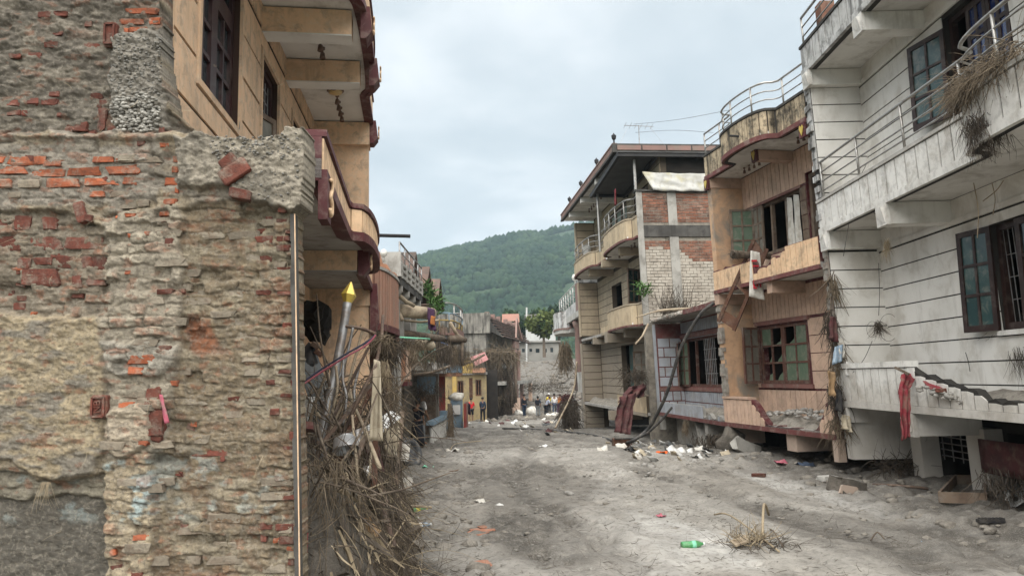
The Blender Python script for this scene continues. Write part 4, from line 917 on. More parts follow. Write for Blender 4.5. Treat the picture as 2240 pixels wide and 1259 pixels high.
fleaf(PW, peach, wB0 + .05, WO - .08, .42, 3.5, 4.75, 1, 3, 'wood_muddy', 'glass_muddy', ang=R(20), name='door_leaf')
mb = MB()
for i in range(6): mb.tube([PW.P(wB0 + .07 + i * (wB1 - wB0 - .14) / 5, WO - .1, 4.80), PW.P(wB0 + .07 + i * (wB1 - wB0 - .14) / 5, WO - .1, 5.3)], .008, 5)
for z in (4.92, 5.05, 5.18): mb.tube([PW.P(wB0 + .05, WO - .1, z), PW.P(wB1 - .05, WO - .1, z)], .008, 5)
mb.build('grille', 'steel_dull', peach); PW.part('transom', 'wood_door', peach, wB0, wB1, WO - .14, WO - .06, 4.74, 4.81)
mb = MB(); frame_bars(mb, PW.P(wC0, WO - .10, 0), PW.t, PW.n, wC1 - wC0, 3.5, 5.3, .08, .07, 2, 2); mb.build('window', 'wood_door', peach)
# roughly cut cement repairs around the openings and the flood line
for a0, a1, z0, z1 in ((wA1 + .07, wB0 - .07, 3.47, 4.05), (wA1 - .02, wA1 + .06, 3.6, 4.3), (.35, wA0 - .08, 5.0, 5.35)):
    mb = MB(); n = 9; P_ = [PW.P(a0 + (a1 - a0) * i / n, WO + .0185, z1 + rng.uniform(-.12, .1)) for i in range(n + 1)] + [PW.P(a1, WO + .0185, z0), PW.P(a0, WO + .0185, z0)]
    mb.prism(P_, PW.n * .006).build('cement_patch', 'concrete', peach)
PW.part('end_cap', 'peach', peach, -.02, -.001, WO - .2, WO + .02, 3.35, 8.6)
# far end fin wall (faces the camera)
PF.part('end_wall', 'peach', peach, PE, PE + .22, WO - .2, -.02, -.4, 2.95); PF.part('end_wall', 'peach', peach, PE, PE + .22, WO - .2, -.04, 3.5, 5.55)
PF.part('lintel', 'peach', peach, PE - .03, PE + .25, WO - .2, .0, 2.95, 3.40); PF.part('beam', 'peach', peach, PE - .10, PE + .25, WO, -.02, 5.52, 5.88); PF.part('end_wall', 'peach', peach, PE, PE + .22, WO - .2, -.04, 5.9, 8.6)
# upper balcony
b1 = bulge(1.2, PE + .25, 2.55, PE - 1.25, .11); ptsU = [(0, 0)] + b1
slab(PF, peach, ptsU, WO - .2, 5.90, 6.02, 'soffit_white'); parapet(PF, peach, ptsU, 5.88, 6.34, 'maroon', 'peach_light', .15, 'maroon', trim_h=.07, cop='maroon')
for a in (3.05, 4.42):
    PF.part('beam', 'peach', peach, a - .12, a + .12, WO - .14, -.02, 5.60, 5.88); PF.part('beam_soffit', 'soffit_white', peach, a - .12, a + .12, WO - .14, -.02, 5.585, 5.598)
def bracket(fac, root, a, o, z0, z1, mat='maroon', orn='gold'):
    mb = MB(); P = fac.P; h = z1 - z0
    pr = [(0, z1), (.10, z1), (.13, z0 + .25 * h), (.06, z0), (0, z0)]
    pts = [P(a - .13, o + x, z) for x, z in pr]; mb.prism(pts, P(a + .13, o, z0) - P(a - .13, o, z0)).build('bracket', mat, root)
def ornament(fac, root, a, o, z, s, mat):
    # curled relief painted on the bracket front
    pts = [(-.02, .10), (.03, .11), (.05, .06), (.0, .03), (-.03, .0), (.03, -.02), (.05, -.07), (-.01, -.10), (-.05, -.07)]
    MB().tube([fac.P(a + x * s, o, z + y * s) for x, y in pts], .012 * s, 5).build('ornament', mat, root, True)
for a, e in ((3.05, .10), (4.42, .12), (PE + .07, 0)):
    bracket(PF, peach, a, e - .02, 5.56, 5.93); ornament(PF, peach, a, e + .12, 5.76, 1.0, 'peach_light')
for i in range(2): lamp_cup(peach, PF.P(3.75 + i * .22, -.45, 5.9), .9)
lamp_disc(peach, PF.P(3.55, -.45, 5.9), .9)
for i, a in enumerate((4.75, 5.0, 5.55, 5.8, 6.05, 6.3)): lamp_cup(peach, PF.P(a, -.42, 5.9), .85)
lamp_disc(peach, PF.P(5.28, -.42, 5.9), 1.0)
# lower balcony, broken off at the near end
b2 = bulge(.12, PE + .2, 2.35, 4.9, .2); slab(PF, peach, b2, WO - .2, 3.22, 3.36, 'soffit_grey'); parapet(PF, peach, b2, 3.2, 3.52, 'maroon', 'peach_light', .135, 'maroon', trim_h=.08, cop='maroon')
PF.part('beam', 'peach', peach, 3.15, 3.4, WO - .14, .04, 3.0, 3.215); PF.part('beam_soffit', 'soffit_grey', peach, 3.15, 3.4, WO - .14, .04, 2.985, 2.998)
bracket(PF, peach, 3.28, .05, 2.94, 3.3); ornament(PF, peach, 3.28, .185, 3.13, 1.1, 'peach_light')
bracket(PF, peach, PE + .08, .0, 2.5, 3.3); ornament(PF, peach, .25, .055, 3.10, 1.3, 'peach_light'); PF.part('bracket', 'maroon', peach, .10, .34, -.02, .045, 2.92, 3.2)
MB().tube([PF.P(4.0, .1, 3.55), PF.P(4.05, .62, 3.55)], .022, 8).build('spout', 'black_iron', peach)
# ground floor: teal door recess and a punched hole
PW.part('door', 'teal_wall', peach, PE - 1.95, PE - 1.0, WO - .16, WO - .1, .2, 2.5)
for k, (a, o, z, s) in enumerate([(5.15, -.62, 2.62, .22), (5.35, -.7, 2.5, .17), (4.9, -.66, 2.72, .15), (5.1, -.55, 2.4, .12)]):
    rock(PF.P(a, o, z), (s, s * .8, s), seed=900 + k, sub=2, j=.4).build('hole_lump', 'void_shade_paint', peach)  # near-black lumps added to stand for the dark inside of the hole
# ---------------------------------------------------------------- left: brown house with bowed balcony
def place(o, p): return o
LF = Fac((-2.42, 12.05), (-2.42, 15.6), 'L'); LE = LF.L
brown = thing('brown_house', 'brown and orange house with striped bowed balcony next to the peach house', 'house', (-3, 14, 0))
wall(LF, brown, -1.1, -.9, 0, LE, -.4, 4.0, [(.6, 1.8, -.2, 1.9)], 'brown_wall'); room(LF, brown, -1.1, 2.5, 0, LE, -.3, 2.5)
bl = bulge(.0, LE, .1, 2.6, .27, 12); slab(LF, brown, bl, -.95, 2.62, 2.74, 'soffit_grey'); parapet(LF, brown, bl, 2.62, 3.62, 'maroon', 'brown_panel', .15, 'maroon', trim_h=.1, cop='concrete', gap=.03)
# ragged orange end wall above, pier and brown infill below (face the camera)
P = LF.P; pl = [(-1.3, 2.6), (.02, 2.6), (.02, 3.9), (-.02, 4.02), (-.12, 4.05), (-.2, 4.2), (-.3, 4.22), (-.38, 4.5), (-.75, 4.55), (-.9, 4.45), (-1.3, 4.5)]
MB().prism([P(LE, o, z) for o, z in pl], LF.t * .25).build('end_wall', 'orange_wall', brown); LF.part('end_wall', 'brown_wall', brown, LE - .3, LE - .05, -1.2, -.08, -.5, 2.25); LF.part('lintel', 'brown_wall', brown, LE - .33, LE - .02, -1.2, .0, 2.25, 2.62)
LF.part('pier', 'concrete', brown, LE + .3, LE + .55, -.25, .03, -.5, 2.6); LF.part('pier', 'grey_plaster', brown, LE + .3, LE + .55, -.22, .0, 2.6, 3.5)
for i, (o, z) in enumerate(((-.55, 4.55), (-.2, 4.2))): MB().lathe([(.03, 0), (.02, .09), (.03, .10), (.065, .135), (.077, .19), (.05, .245), (.01, .265)], Matrix.Translation(P(LE - .3, o, z)), 10).build('globe_lamp', 'globe', brown, True)
# ---------------------------------------------------------------- left: grey concrete house with roof railing
KF = Fac((-2.42, 16.25), (-2.42, 20.2), 'L'); KE = KF.L
grey = thing('concrete_house', 'grey unplastered concrete house with railed roof terrace', 'house', (-3.2, 18, 0))
KF.part('roof_slab', 'concrete_dark', grey, 0, KE, -3, .0, 3.85, 4.0); KF.part('end_parapet', 'concrete_light', grey, -.1, .02, -1.5, .02, 4.02, 4.55)
for z0, z1 in ((4.02, 4.08), (4.16, 4.22), (4.30, 4.36)): KF.part('parapet_rail', 'concrete', grey, .03, KE, -.06, .02, z0, z1)
for i in range(6): KF.part('parapet_post', 'concrete', grey, .1 + i * (KE - .3) / 5, .22 + i * (KE - .3) / 5, -.07, .03, 4.0, 4.4)
railing(KF, grey, [(0, -.02), (KE, -.02)], 4.4, (.18, .38), .018, .8, 'steel_dull')
for a in (.2, 1.3, 2.4, 3.5): MB().prism([KF.P(a, -.6, 3.85), KF.P(a, .0, 3.85), KF.P(a, .0, 3.72), KF.P(a, -.15, 3.55), KF.P(a, -.6, 3.5)], KF.t * .16).build('bracket', 'concrete', grey)
wall(KF, grey, -1.4, -1.2, 0, KE, -.7, 3.85, [(.5, 1.1, .2, 2.0), (1.6, 2.6, .2, 2.1), (.4, 3.4, 2.8, 3.7)], 'grey_plaster'); room(KF, grey, -1.4, 2.5, 0, KE, -.6, 2.4); room(KF, grey, -1.4, 2.5, 0, KE, 2.6, 3.8)
for a in (.4, 1.4, 2.6, 3.7): KF.part('column', 'concrete', grey, a, a + .2, -.35, -.15, 2.5, 3.85)
slab(KF, grey, [(0, -.1), (KE, -.1)], -1.2, 2.3, 2.45, 'concrete'); KF.part('column', 'grey_plaster', grey, .9, 1.12, -1.0, -.75, -.7, 2.3); KF.part('column', 'grey_plaster', grey, 2.2, 2.4, -1.0, -.75, -.7, 2.3)
KF.part('panel', 'orange_wall', grey, .35, 1.05, -.1, .06, 1.75, 2.45)
for i in range(3): KF.part('panel', 'salmon_panel', grey, .33 + i * .24, .55 + i * .24, .062, .09, 1.8, 2.42)
KF.part('panel_trim', 'maroon', grey, .3, 1.1, -.11, .1, 1.66, 1.75)
# ---------------------------------------------------------------- left: house with painted railing, gables and plants
QF = Fac((-2.55, 21.0), (-2.35, 31.0), 'L'); QE = QF.L
gab = thing('gabled_house', 'grey house with blue and yellow balcony railing, pink gables and roof plants', 'house', (-3.5, 26, -.4))
wall(QF, gab, -1.9, -1.7, 0, QE, -1, 5.2, [(3.0, 4.6, -.6, 1.5), (6.4, 7.4, -.6, 1.7), (2, 4, 2.6, 4)], 'grey_plaster'); room(QF, gab, -1.9, 2.5, 0, QE, -.9, 2.2); room(QF, gab, -1.9, 2.5, 0, QE, 2.4, 5)
QF.part('end_wall', 'grey_plaster', gab, QE - .3, QE, -1.75, -.7, -1, 2.0); QF.part('door', 'blue_paint', gab, QE - .34, QE - .3, -1.55, -.8, 1.2, 1.9); QF.part('door', 'wood_muddy', gab, QE - .35, QE - .3, -1.5, -.8, -.8, 1.15)
slab(QF, gab, [(0, -.2), (4, -.2)], -1.7, 2.05, 2.3, 'concrete'); slab(QF, gab, bulge(4.2, QE, 4.8, QE - .5, .5), -1.7, 3.15, 3.3, 'concrete_dark')
parapet(QF, gab, bulge(4.2, QE, 4.8, QE - .5, .5), 3.3, 3.55, 'concrete_dark', 'pink_paint', .5, 'red_band', trim_h=.06)
rb_ = bulge(4.2, QE, 4.8, QE - .5, .5); railing(QF, gab, [(a, o - .05) for a, o in rb_], 3.55, (.25,), .022, .5, 'yellow_paint'); railing(QF, gab, [(a, o - .05) for a, o in rb_], 3.55, (.5,), .022, 1.0, 'blue_paint'); railing(QF, gab, [(a, o - .05) for a, o in rb_], 3.55, (.85,), .026, 1.6, 'steel')
for a in (1.5, 4.6, 7.8):   # small pitched gables along the eave
    mb = MB(); mb.prism([QF.P(a - .9, -.5, 4.6), QF.P(a + .9, -.5, 4.6), QF.P(a, -.5, 5.5)], -QF.n * .12).build('gable', 'pink_paint', gab)
    for s in (-1, 1): MB().hexa([QF.P(a, -.35, 5.52), QF.P(a + s * 1.1, -.35, 4.45), QF.P(a + s * 1.1, -1.8, 4.45), QF.P(a, -1.8, 5.52), QF.P(a, -.35, 5.62), QF.P(a + s * 1.15, -.35, 4.53), QF.P(a + s * 1.15, -1.8, 4.53), QF.P(a, -1.8, 5.62)]).build('gable_roof', 'roof_tile', gab)
aw = MB(); n = 34     # corrugated blue awning
for i in range(n):
    a0, a1 = 1.6 + i * .12, 1.6 + (i + 1) * .12; z = .02 * (i % 2)
    aw.add([QF.P(a0, .25, 2.92 + z), QF.P(a1, .25, 2.94 - z), QF.P(a1, -1.0, 3.3 - z), QF.P(a0, -1.0, 3.28 + z)], [(0, 1, 2, 3)])
aw.build('awning', 'blue_sheet', gab, solid=.01)
for i in range(10): QF.part('awning_post', 'straw_dark', gab, 1.6 + i * .45, 1.66 + i * .45, .2, .26, 2.3, 2.92)
# balustrade at the foot
bal = thing('balustrade', 'pale blue concrete balustrade at the foot of the gabled house', 'balustrade', QF.P(5, -.3, -.5))
gzq = -.62
QF.part('top_rail', 'blue_paint', bal, 4.2, 8.8, -.45, -.2, .28, .40); QF.part('base', 'concrete', bal, 4.2, 8.8, -.45, -.2, -.9, -.45)
for i in range(9): MB().lathe([(.06, 0), (.10, .15), (.05, .35), (.09, .6), (.07, .73)], Matrix.Translation(QF.P(4.5 + i * .5, -.32, -.45)), 8).build('baluster', 'concrete_light', bal, True)
QF.part('pier', 'blue_paint', bal, 8.8, 9.3, -.55, -.05, -1.0, .55)
# ---------------------------------------------------------------- left: painted shop house red, blue and yellow
YF = Fac((-2.85, 32), (-3.75, 50), 'L'); YE = YF.L
yel = thing('yellow_house', 'low house painted yellow, red and blue with muddy balcony', 'house', (-3.2, 39, -1))
opsY = [(6.8, 8.4, -.7, 1.0), (9.3, 10.2, -.9, 1.6), (11.2, 13.0, -.7, 1.0)]
wall(YF, yel, -1.4, -1.2, 4.5, YE, -1.6, 2.2, opsY, 'cream_yellow'); room(YF, yel, -1.4, 3, 4.6, YE, -1.3, 2.0)
YF.part('red_wall', 'red_paint', yel, 2.6, 2.9, -1.4, -.15, -1.2, 2.1); YF.part('yellow_wall', 'yellow_paint', yel, 5.6, 5.9, -1.3, -.3, -1.3, 2.1); YF.part('yellow_wall', 'yellow_paint', yel, 6.0, 11, -.1, .05, 2.2, 3.0); YF.part('awning_edge', 'orange_wall', yel, 9.5, 14.5, -1.2, .45, 2.0, 2.18); YF.part('floor_slab', 'concrete', yel, 0, YE, -1.4, .0, 2.02, 2.2)
slab(YF, yel, bulge(.6, 4.6, .7, 4.5, .6), -1.2, 1.9, 2.05, 'orange_wall'); parapet(YF, yel, bulge(.6, 4.6, .7, 4.5, .6), 2.05, 2.9, 'blue_paint', 'blue_paint', .5)
for o in opsY:
    oY = YF.P(o[0], -1.25, 0); mb = MB(); frame_bars(mb, Vector((oY.x, oY.y, 0)), YF.t, YF.n, o[1] - o[0], o[2], o[3], .12, .1, 2, 1, mun=.1); mb.build('window' if o[2] > -.8 else 'door', 'wood_brown', yel)
# its front facing up the street
YW = 56.5; yx = lambda px: at(px, 840, YW).x; yz = lambda py: at(1030, py, YW).z
yb = thing('yellow_shop', 'yellow shop front with dark doorways facing up the street', 'shop front', (yx(1025), YW, -1.3)); mb = MB()
opy = [(yx(1001), yx(1014), yz(868), yz(832)), (yx(1026), yx(1034), yz(872), yz(826)), (yx(1040), yx(1053), yz(866), yz(830))]
for r in rect_sub([(yx(962), yx(1064), -1.8, yz(817))], opy): mb.box(((r[0] + r[1]) / 2, YW + .12, (r[2] + r[3]) / 2), (r[1] - r[0], .24, r[3] - r[2]))
mb.build('wall', 'cream_yellow', yb); MB().box((yx(1020), YW + 1.6, .4), (4.6, .1, 4)).build('back_wall', 'room_shade_paint', yb); MB().box((yx(1014), YW + 1.0, yz(816)), (yx(1064) - yx(962), 2.4, .2)).build('floor_slab', 'concrete', yb)
MB().box(((yx(990) + yx(999)) / 2, YW - .1, yz(850)), (yx(999) - yx(990), .2, yz(817) - yz(885))).build('pilaster', 'yellow_paint', yb); MB().box((yx(1022), YW - .15, yz(802)), (yx(1036) - yx(1010), .2, yz(788) - yz(815))).build('balcony_front', 'yellow_paint', yb); MB().box((yx(1049), YW - .35, yz(810)), (yx(1064) - yx(1036), .8, yz(805) - yz(815))).build('awning', 'orange_wall', yb)
for o in opy: mb = MB(); frame_bars(mb, Vector((o[0], YW + .12, 0)), Vector((1, 0, 0)), Vector((0, -1, 0)), o[1] - o[0], o[2], o[3], .1, .08, 2, 1, mun=.07); mb.build('window_frame', 'wood_brown', yb)
# ---------------------------------------------------------------- left end: tile-roofed house half buried under roots
class FarFac(Fac):
    def P(s, a, o, z): return Fac.P(s, a * 1.2, o * 1.2, 1.8 + (z - 1.8) * 1.2)
TF = FarFac((-2.1, 60.6), (.3, 74.4), 'L'); TE = TF.L / 1.2
til = thing('tile_roof_house', 'sooty two storey house with tiled eaves and pink gables at the street end', 'house', (-2.8, 66, -1.4))
wall(TF, til, -.3, .0, 0, TE, -1.6, 5.0, [(1.0, 3.2, 2.6, 4.0), (4.2, 5.2, 2.2, 4.1), (2, 9, -1.4, 1.3)], 'grey_plaster'); room(TF, til, -.3, 3, .1, TE, -1.4, 1.6); room(TF, til, -.3, 3, .1, TE, 2.0, 4.6)
TF.part('end_wall', 'old_plaster', til, -.3, -.05, -3.4, .0, 2.0, 4.75); TF.part('end_wall', 'brown_wall', til, -.3, -.05, -3.4, .0, -1.6, 2.0); TF.part('end_parapet', 'old_plaster', til, -.5, -.2, -3.4, .3, 4.75, 6.1)
TF.part('window', 'grey_sheet', til, 1.0, 3.2, -.12, -.05, 2.6, 4.0)
nr = 7
for r_ in range(nr):     # rows of roof tiles on the skirt roof
    z = 5.9 - r_ * .2; o = .05 + r_ * .16
    for i in range(30):
        a = .0 + i * TE / 30; TF.box(MB(), a + .01, a + TE / 30 - .01, o - .03, o + .21, z - .2, z - .14 + .03 * (i % 2)).build('tile', 'roof_tile', til) if r_ % 1 == 0 else None
TF.part('roof_deck', 'concrete_dark', til, -.2, TE, -3, .0, 4.9, 5.1); MB().prism([TF.P(0, .0, 5.0), TF.P(0, 1.15, 4.45), TF.P(0, 0, 5.85)], TF.t * TE).build('roof_core', 'concrete_dark', til)
for a0, a1 in ((.2, 4.2), (7.0, 10.8)):
    TF.part('parapet', 'pink_paint', til, a0, a1, -.1, .08, 5.9, 6.0); TF.part('parapet', 'concrete', til, a0, a1, -.05, .03, 5.3, 5.9)
    for i in range(3): a = a0 + i * (a1 - a0) / 2; TF.part('parapet_post', 'pink_paint', til, a - .15, a + .15, -.14, .14, 5.4, 6.2)
for s in (-1, 1): MB().bar(TF.P(5.6, 1.1, 6.1), TF.P(5.6 + s * 1.3, 1.25, 4.6), .14, .2).build('gable_trim', 'pink_paint', til)
TF.part('gable', 'pink_paint', til, 4.6, 6.6, .9, 1.1, 3.9, 4.7)
for a in (4.7, 6.5): MB().lathe([(.24, 0), (.2, .2), (.17, 2.4), (.26, 2.6), (.28, 2.9)], Matrix.Translation(TF.P(a, 1.0, 1.4)), 10).build('column', 'pink_paint', til, True)
slab(TF, til, [(0, 1.2), (TE, 1.2)], 0, 1.3, 1.55, 'concrete'); TF.part('low_wall', 'salmon_panel', til, 1.8, 6.2, 1.0, 1.15, -1.3, .3); TF.part('corner_pillar', 'salmon_panel', til, TE - .4, TE, 1.0, 1.25, -1.6, 1.3)
for a in (2.5, 5.5, 8.0): TF.part('pillar', 'pink_paint', til, a, a + .3, .85, 1.1, -1.5, 1.3)
# fence sheets in front of the yellow house
fe = thing('sheet_gate', 'dark red and grey sheet gate before the yellow house', 'gate', YF.P(8.4, .9, -1.2))
YF.part('panel', 'red_paint', fe, 7.2, 7.5, .6, .75, -1.3, .5); YF.part('panel', 'grey_plaster', fe, 7.5, 10.2, .62, .7, -1.3, -.05); YF.part('post', 'pink_paint', fe, 10.2, 10.5, .6, .8, -1.3, .5)
cl = cloth([YF.P(9.7, .95, .35), YF.P(14.5, .7, .4), YF.P(12.2, .8, -.25), YF.P(10.4, .9, -.2)], 8, 5, .05, 1); tag(cl.build('purple_cloth', 'c_purple', None, True, solid=.005), 'purple cloth hung over the gate by the yellow house', 'cloth')
mc = thing('blue_kiosk', 'pale blue painted metal stand before the sheet gate', 'stand', at(1000, 925, 42) )
kx = at(999, 905, 41); g0 = gz(kx.x, 41)
MB().box((kx.x, 41, g0 + .75), (.62, .5, 1.5)).build('body', 'blue_paint', mc); rock((kx.x, 41, g0 + 1.62), (.42, .34, .2), seed=71, sub=2, j=.3).build('bundle', 'sack', mc, True); MB().box((kx.x + .02, 40.68, g0 + .95), (.4, .03, .5)).build('panel', 'label_white', mc)

# ---------------------------------------------------------------- far background: buildings and trees beyond the bank
def far_block(name, label, px0, px1, py0, py1, Y, depth, mat, wins, roofmat='far_grey', base=None):
    a, b = at(px0, py1, Y), at(px1, py0, Y); zb = base if base is not None else a.z; t_ = thing(name, label, 'building', ((a.x + b.x) / 2, Y + depth / 2, zb))
    rects = rect_sub([(a.x, b.x, zb, b.z)], []); ops = []
    for (x0, x1, y0, y1) in wins:
        p, q = at(x0, y1, Y), at(x1, y0, Y); ops.append((p.x, q.x, p.z, q.z))
    mb = MB()
    for r in rect_sub(rects, ops): mb.box(((r[0] + r[1]) / 2, Y + .15, (r[2] + r[3]) / 2), (r[1] - r[0], .3, r[3] - r[2]))
    mb.build('wall', mat, t_); MB().box(((a.x + b.x) / 2, Y + .3 + depth / 2, (zb + b.z) / 2), (b.x - a.x, depth, b.z - zb)).build('body', mat, t_)
    for o in ops:
        f = MB().box(((o[0] + o[1]) / 2, Y + .24, (o[2] + o[3]) / 2), (o[1] - o[0], .06, o[3] - o[2])).build('window', 'glass_dark', t_)
    MB().box(((a.x + b.x) / 2, Y + depth / 2, b.z + .12), (b.x - a.x + .5, depth + .8, .22)).build('roof_slab', roofmat, t_); return t_
fb1 = far_block('apartment_block', 'small white block of flats beyond the mud bank', 1153, 1214, 690, 752, 112, 9, 'far_white', [(1160, 1166, 697, 702), (1170, 1178, 697, 712), (1184, 1192, 699, 712), (1160, 1166, 720, 725), (1170, 1178, 717, 732), (1184, 1195, 720, 732), (1200, 1208, 720, 732)])
a = at(1168, 715, 112); b = at(1214, 713, 112); MB().box(((a.x + b.x) / 2, 111.6, a.z), (b.x - a.x, .8, .25)).build('balcony', 'far_white', fb1)
fb2 = far_block('basement_row', 'grey concrete ground floor with small windows under the white flats', 1122, 1222, 748, 792, 108, 3, 'far_grey', [(1130, 1136, 762, 770), (1142, 1148, 762, 770), (1158, 1164, 762, 769), (1172, 1180, 762, 771), (1190, 1196, 762, 770), (1204, 1210, 760, 770)], base=2.0)
a, b = at(1122, 748, 107.6), at(1153, 742, 107.6); MB().box(((a.x + b.x) / 2, 107.5, (a.z + b.z) / 2), (b.x - a.x, .8, .4)).build('roof_edge', 'far_white', fb2)
fb3 = far_block('red_roof_house', 'low house with orange tiled roof among the trees', 1100, 1142, 712, 745, 124, 8, 'far_grey', [(1115, 1120, 725, 733)], 'far_orange')
a, b = at(1098, 712, 124), at(1136, 702, 124); MB().prism([(a.x, 122, a.z), (b.x, 122, a.z), (b.x, 128, a.z + 2.0), (a.x, 128, a.z + 2.0)], (0, 0, .25)).build('roof', 'far_orange', fb3)
MB().tube([at(1152, 790, 106), at(1152, 672, 106)], .12, 6).build('pole', 'far_white', fb2)
# leafy trees: tapered trunk, limbs, leaf clumps
def tree(name, label, base, h, w_, mats, seed, n=900, leaf_s=(.25, .5), group=None):
    t_ = thing(name, label, 'tree', base, group); r = random.Random(seed); base = Vector(base); mb = MB()
    top = base + Vector((r.uniform(-.1, .1) * h, 0, h * .72)); mb.tube([base, base.lerp(top, .5) + Vector((.1, 0, 0)), top], [h * .035, h * .025, h * .008], 7)
    cl_ = []
    for i in range(13):
        an = r.uniform(0, 6.28); el = r.uniform(.1, 1.2); q = base.lerp(top, r.uniform(.45, .95)); L = w_ * r.uniform(.45, .95) * (1.1 - .5 * el)
        e_ = q + Vector((math.cos(an) * L, math.sin(an) * L, math.sin(el) * h * .28)); mb.tube([q, q.lerp(e_, .5) + Vector((0, 0, .1)), e_], [h * .012, h * .008, h * .003], 5); cl_.append((e_, w_ * r.uniform(.28, .5))); cl_.append((q.lerp(e_, .55), w_ * r.uniform(.2, .35)))
    cl_.append((top, w_ * .4)); mb.build('trunk', 'bark', t_)
    rr = np.random.default_rng(seed)
    for k, mt_ in enumerate(mats):
        sub = cl_[k::len(mats)]
        def st(rg):
            c, s = sub[rg.integers(len(sub))]; d_ = rg.normal(0, 1, 3); d_ /= np.linalg.norm(d_); return np.array(c) + d_ * s * (rg.random() ** .45) * np.array([1, 1, .75])
        V_, F_ = blades(n // len(mats), st, lambda rg: rg.normal(0, 1, 3) + np.array([0, 0, .2]), (leaf_s[0] * 1.5, leaf_s[1] * 1.6), (leaf_s[0] * .5, leaf_s[1] * .6), seed=seed + k)
        np_mesh('crown', V_, F_, mt_, t_)
    return t_
TR = [(1190, 752, 98, 66, 'leaf_yellow', 'leaf_mid', 'yellow-green leafy tree overhanging the white flats'), (1170, 742, 128, 56, 'leaf_mid', 'leaf_dark', 'broad green tree rising behind the white flats'), (1200, 744, 132, 60, 'leaf_dark', 'leaf_mid', 'dark green tree behind the yellow-green one'), (1112, 742, 130, 55, 'leaf_mid', 'leaf_dark', 'green tree behind the tiled house at the street end'), (1130, 742, 120, 34, 'leaf_dark', 'leaf_mid', 'small dark tree beside the orange roofed house'), (1092, 748, 118, 40, 'leaf_mid', 'leaf_dark', 'low green tree next to the tiled eaves'), (1148, 742, 150, 42, 'leaf_dark', 'leaf_mid', 'dark tree standing between orange roof and white flats'), (1226, 744, 136, 70, 'leaf_dark', 'leaf_mid', 'tall dark tree close behind the weathered white house')]
for i, (px, py, Y, hp_, m1, m2, lb) in enumerate(TR):
    b_ = at(px, py, Y); h = hp_ * Y / F_PX * 1.25; tree('leafy_tree', lb, (b_.x, b_.y, b_.z - h * .35), h * 1.35, h * .48, (m1, m2, m1), 60 + i, 2600, (.18, .42), 'trees below the wooded hill')
# hump of rising ground under those trees and houses
xs_ = np.linspace(-45, 60, 50); ys_ = np.linspace(96, 185, 40); XX, YY = np.meshgrid(xs_, ys_); ZZ = -2.3 + (6 + .5 * fbm(XX * .1, YY * .1, 3, 9)) * smooth(90, 112, YY) + 3.5 * smooth(120, 185, YY)
hum = struct(np_mesh('rise', np.stack([XX, YY, ZZ], -1).reshape(-1, 3), grid_faces(*XX.shape), 'hill_soil', smooth=True))
# ---------------------------------------------------------------- right: white house
WF = Fac((5.60, 3.4), (5.76, 13.3), 'R', lean=.042)
white = thing('white_house', 'white house with grooved walls and steel balcony railings nearest on the right', 'house', (6.6, 9, 0)); WE = WF.L; WW = -.93
def rz(px, py, o): return WF.pick(px, py, o)
hU = rz(2087, 240, WW)[0]; hU2 = rz(2222, 120, WW)[0]; hL = rz(2182, 620, WW)[0]; zL0, zL1 = 2.30, 3.72; zU0, zU1 = 5.42, 6.75
opsW = [(hL - 1.75, hL, zL0, zL1), (hU2, hU, zU0, zU1 + .12)]
gd0, gd1 = rz(2128, 1000, WW)[0], rz(2030, 1000, WW)[0]
opsG = [(gd0 + .05, gd1, .0, .78), (0.2, gd0 - .55, -.2, .9)]
wall(WF, white, WW - .22, WW, 0, WE, 1.2, 4.27, opsW, 'groove_grey'); wall(WF, white, WW - .22, WW, 0, WE, 4.27, 7.3, opsW, 'groove_grey'); wall(WF, white, WW - .42, WW - .2, 0, WE, -.4, 1.2, opsG, 'void_shade_paint')
room(WF, white, WW - .22, 3, .1, WE, 1.3, 4.2); room(WF, white, WW - .22, 3, .1, WE, 4.35, 7.1); room(WF, white, WW - .42, 3, .1, WE, -.3, 1.15, 'void_shade_paint')
panels(WF, white, WW, 0, WE, 1.24, 3.87, 0, .33, opsW, 'white_paint', gap=.02, proud=.013); panels(WF, white, WW, 0, WE, 4.32, 6.92, 0, .33, opsW, 'white_paint', gap=.02, proud=.013)
WF.part('cornice', 'white_paint', white, 0, WE, WW, WW + .035, 3.89, 3.97); WF.part('cornice', 'white_paint', white, 0, WE, WW, WW + .035, 6.94, 7.02); WF.part('wall_top', 'white_paint', white, 0, WE, WW - .01, WW + .012, 3.975, 4.26); WF.part('wall_top', 'white_paint', white, 0, WE, WW - .01, WW + .012, 7.025, 7.25)
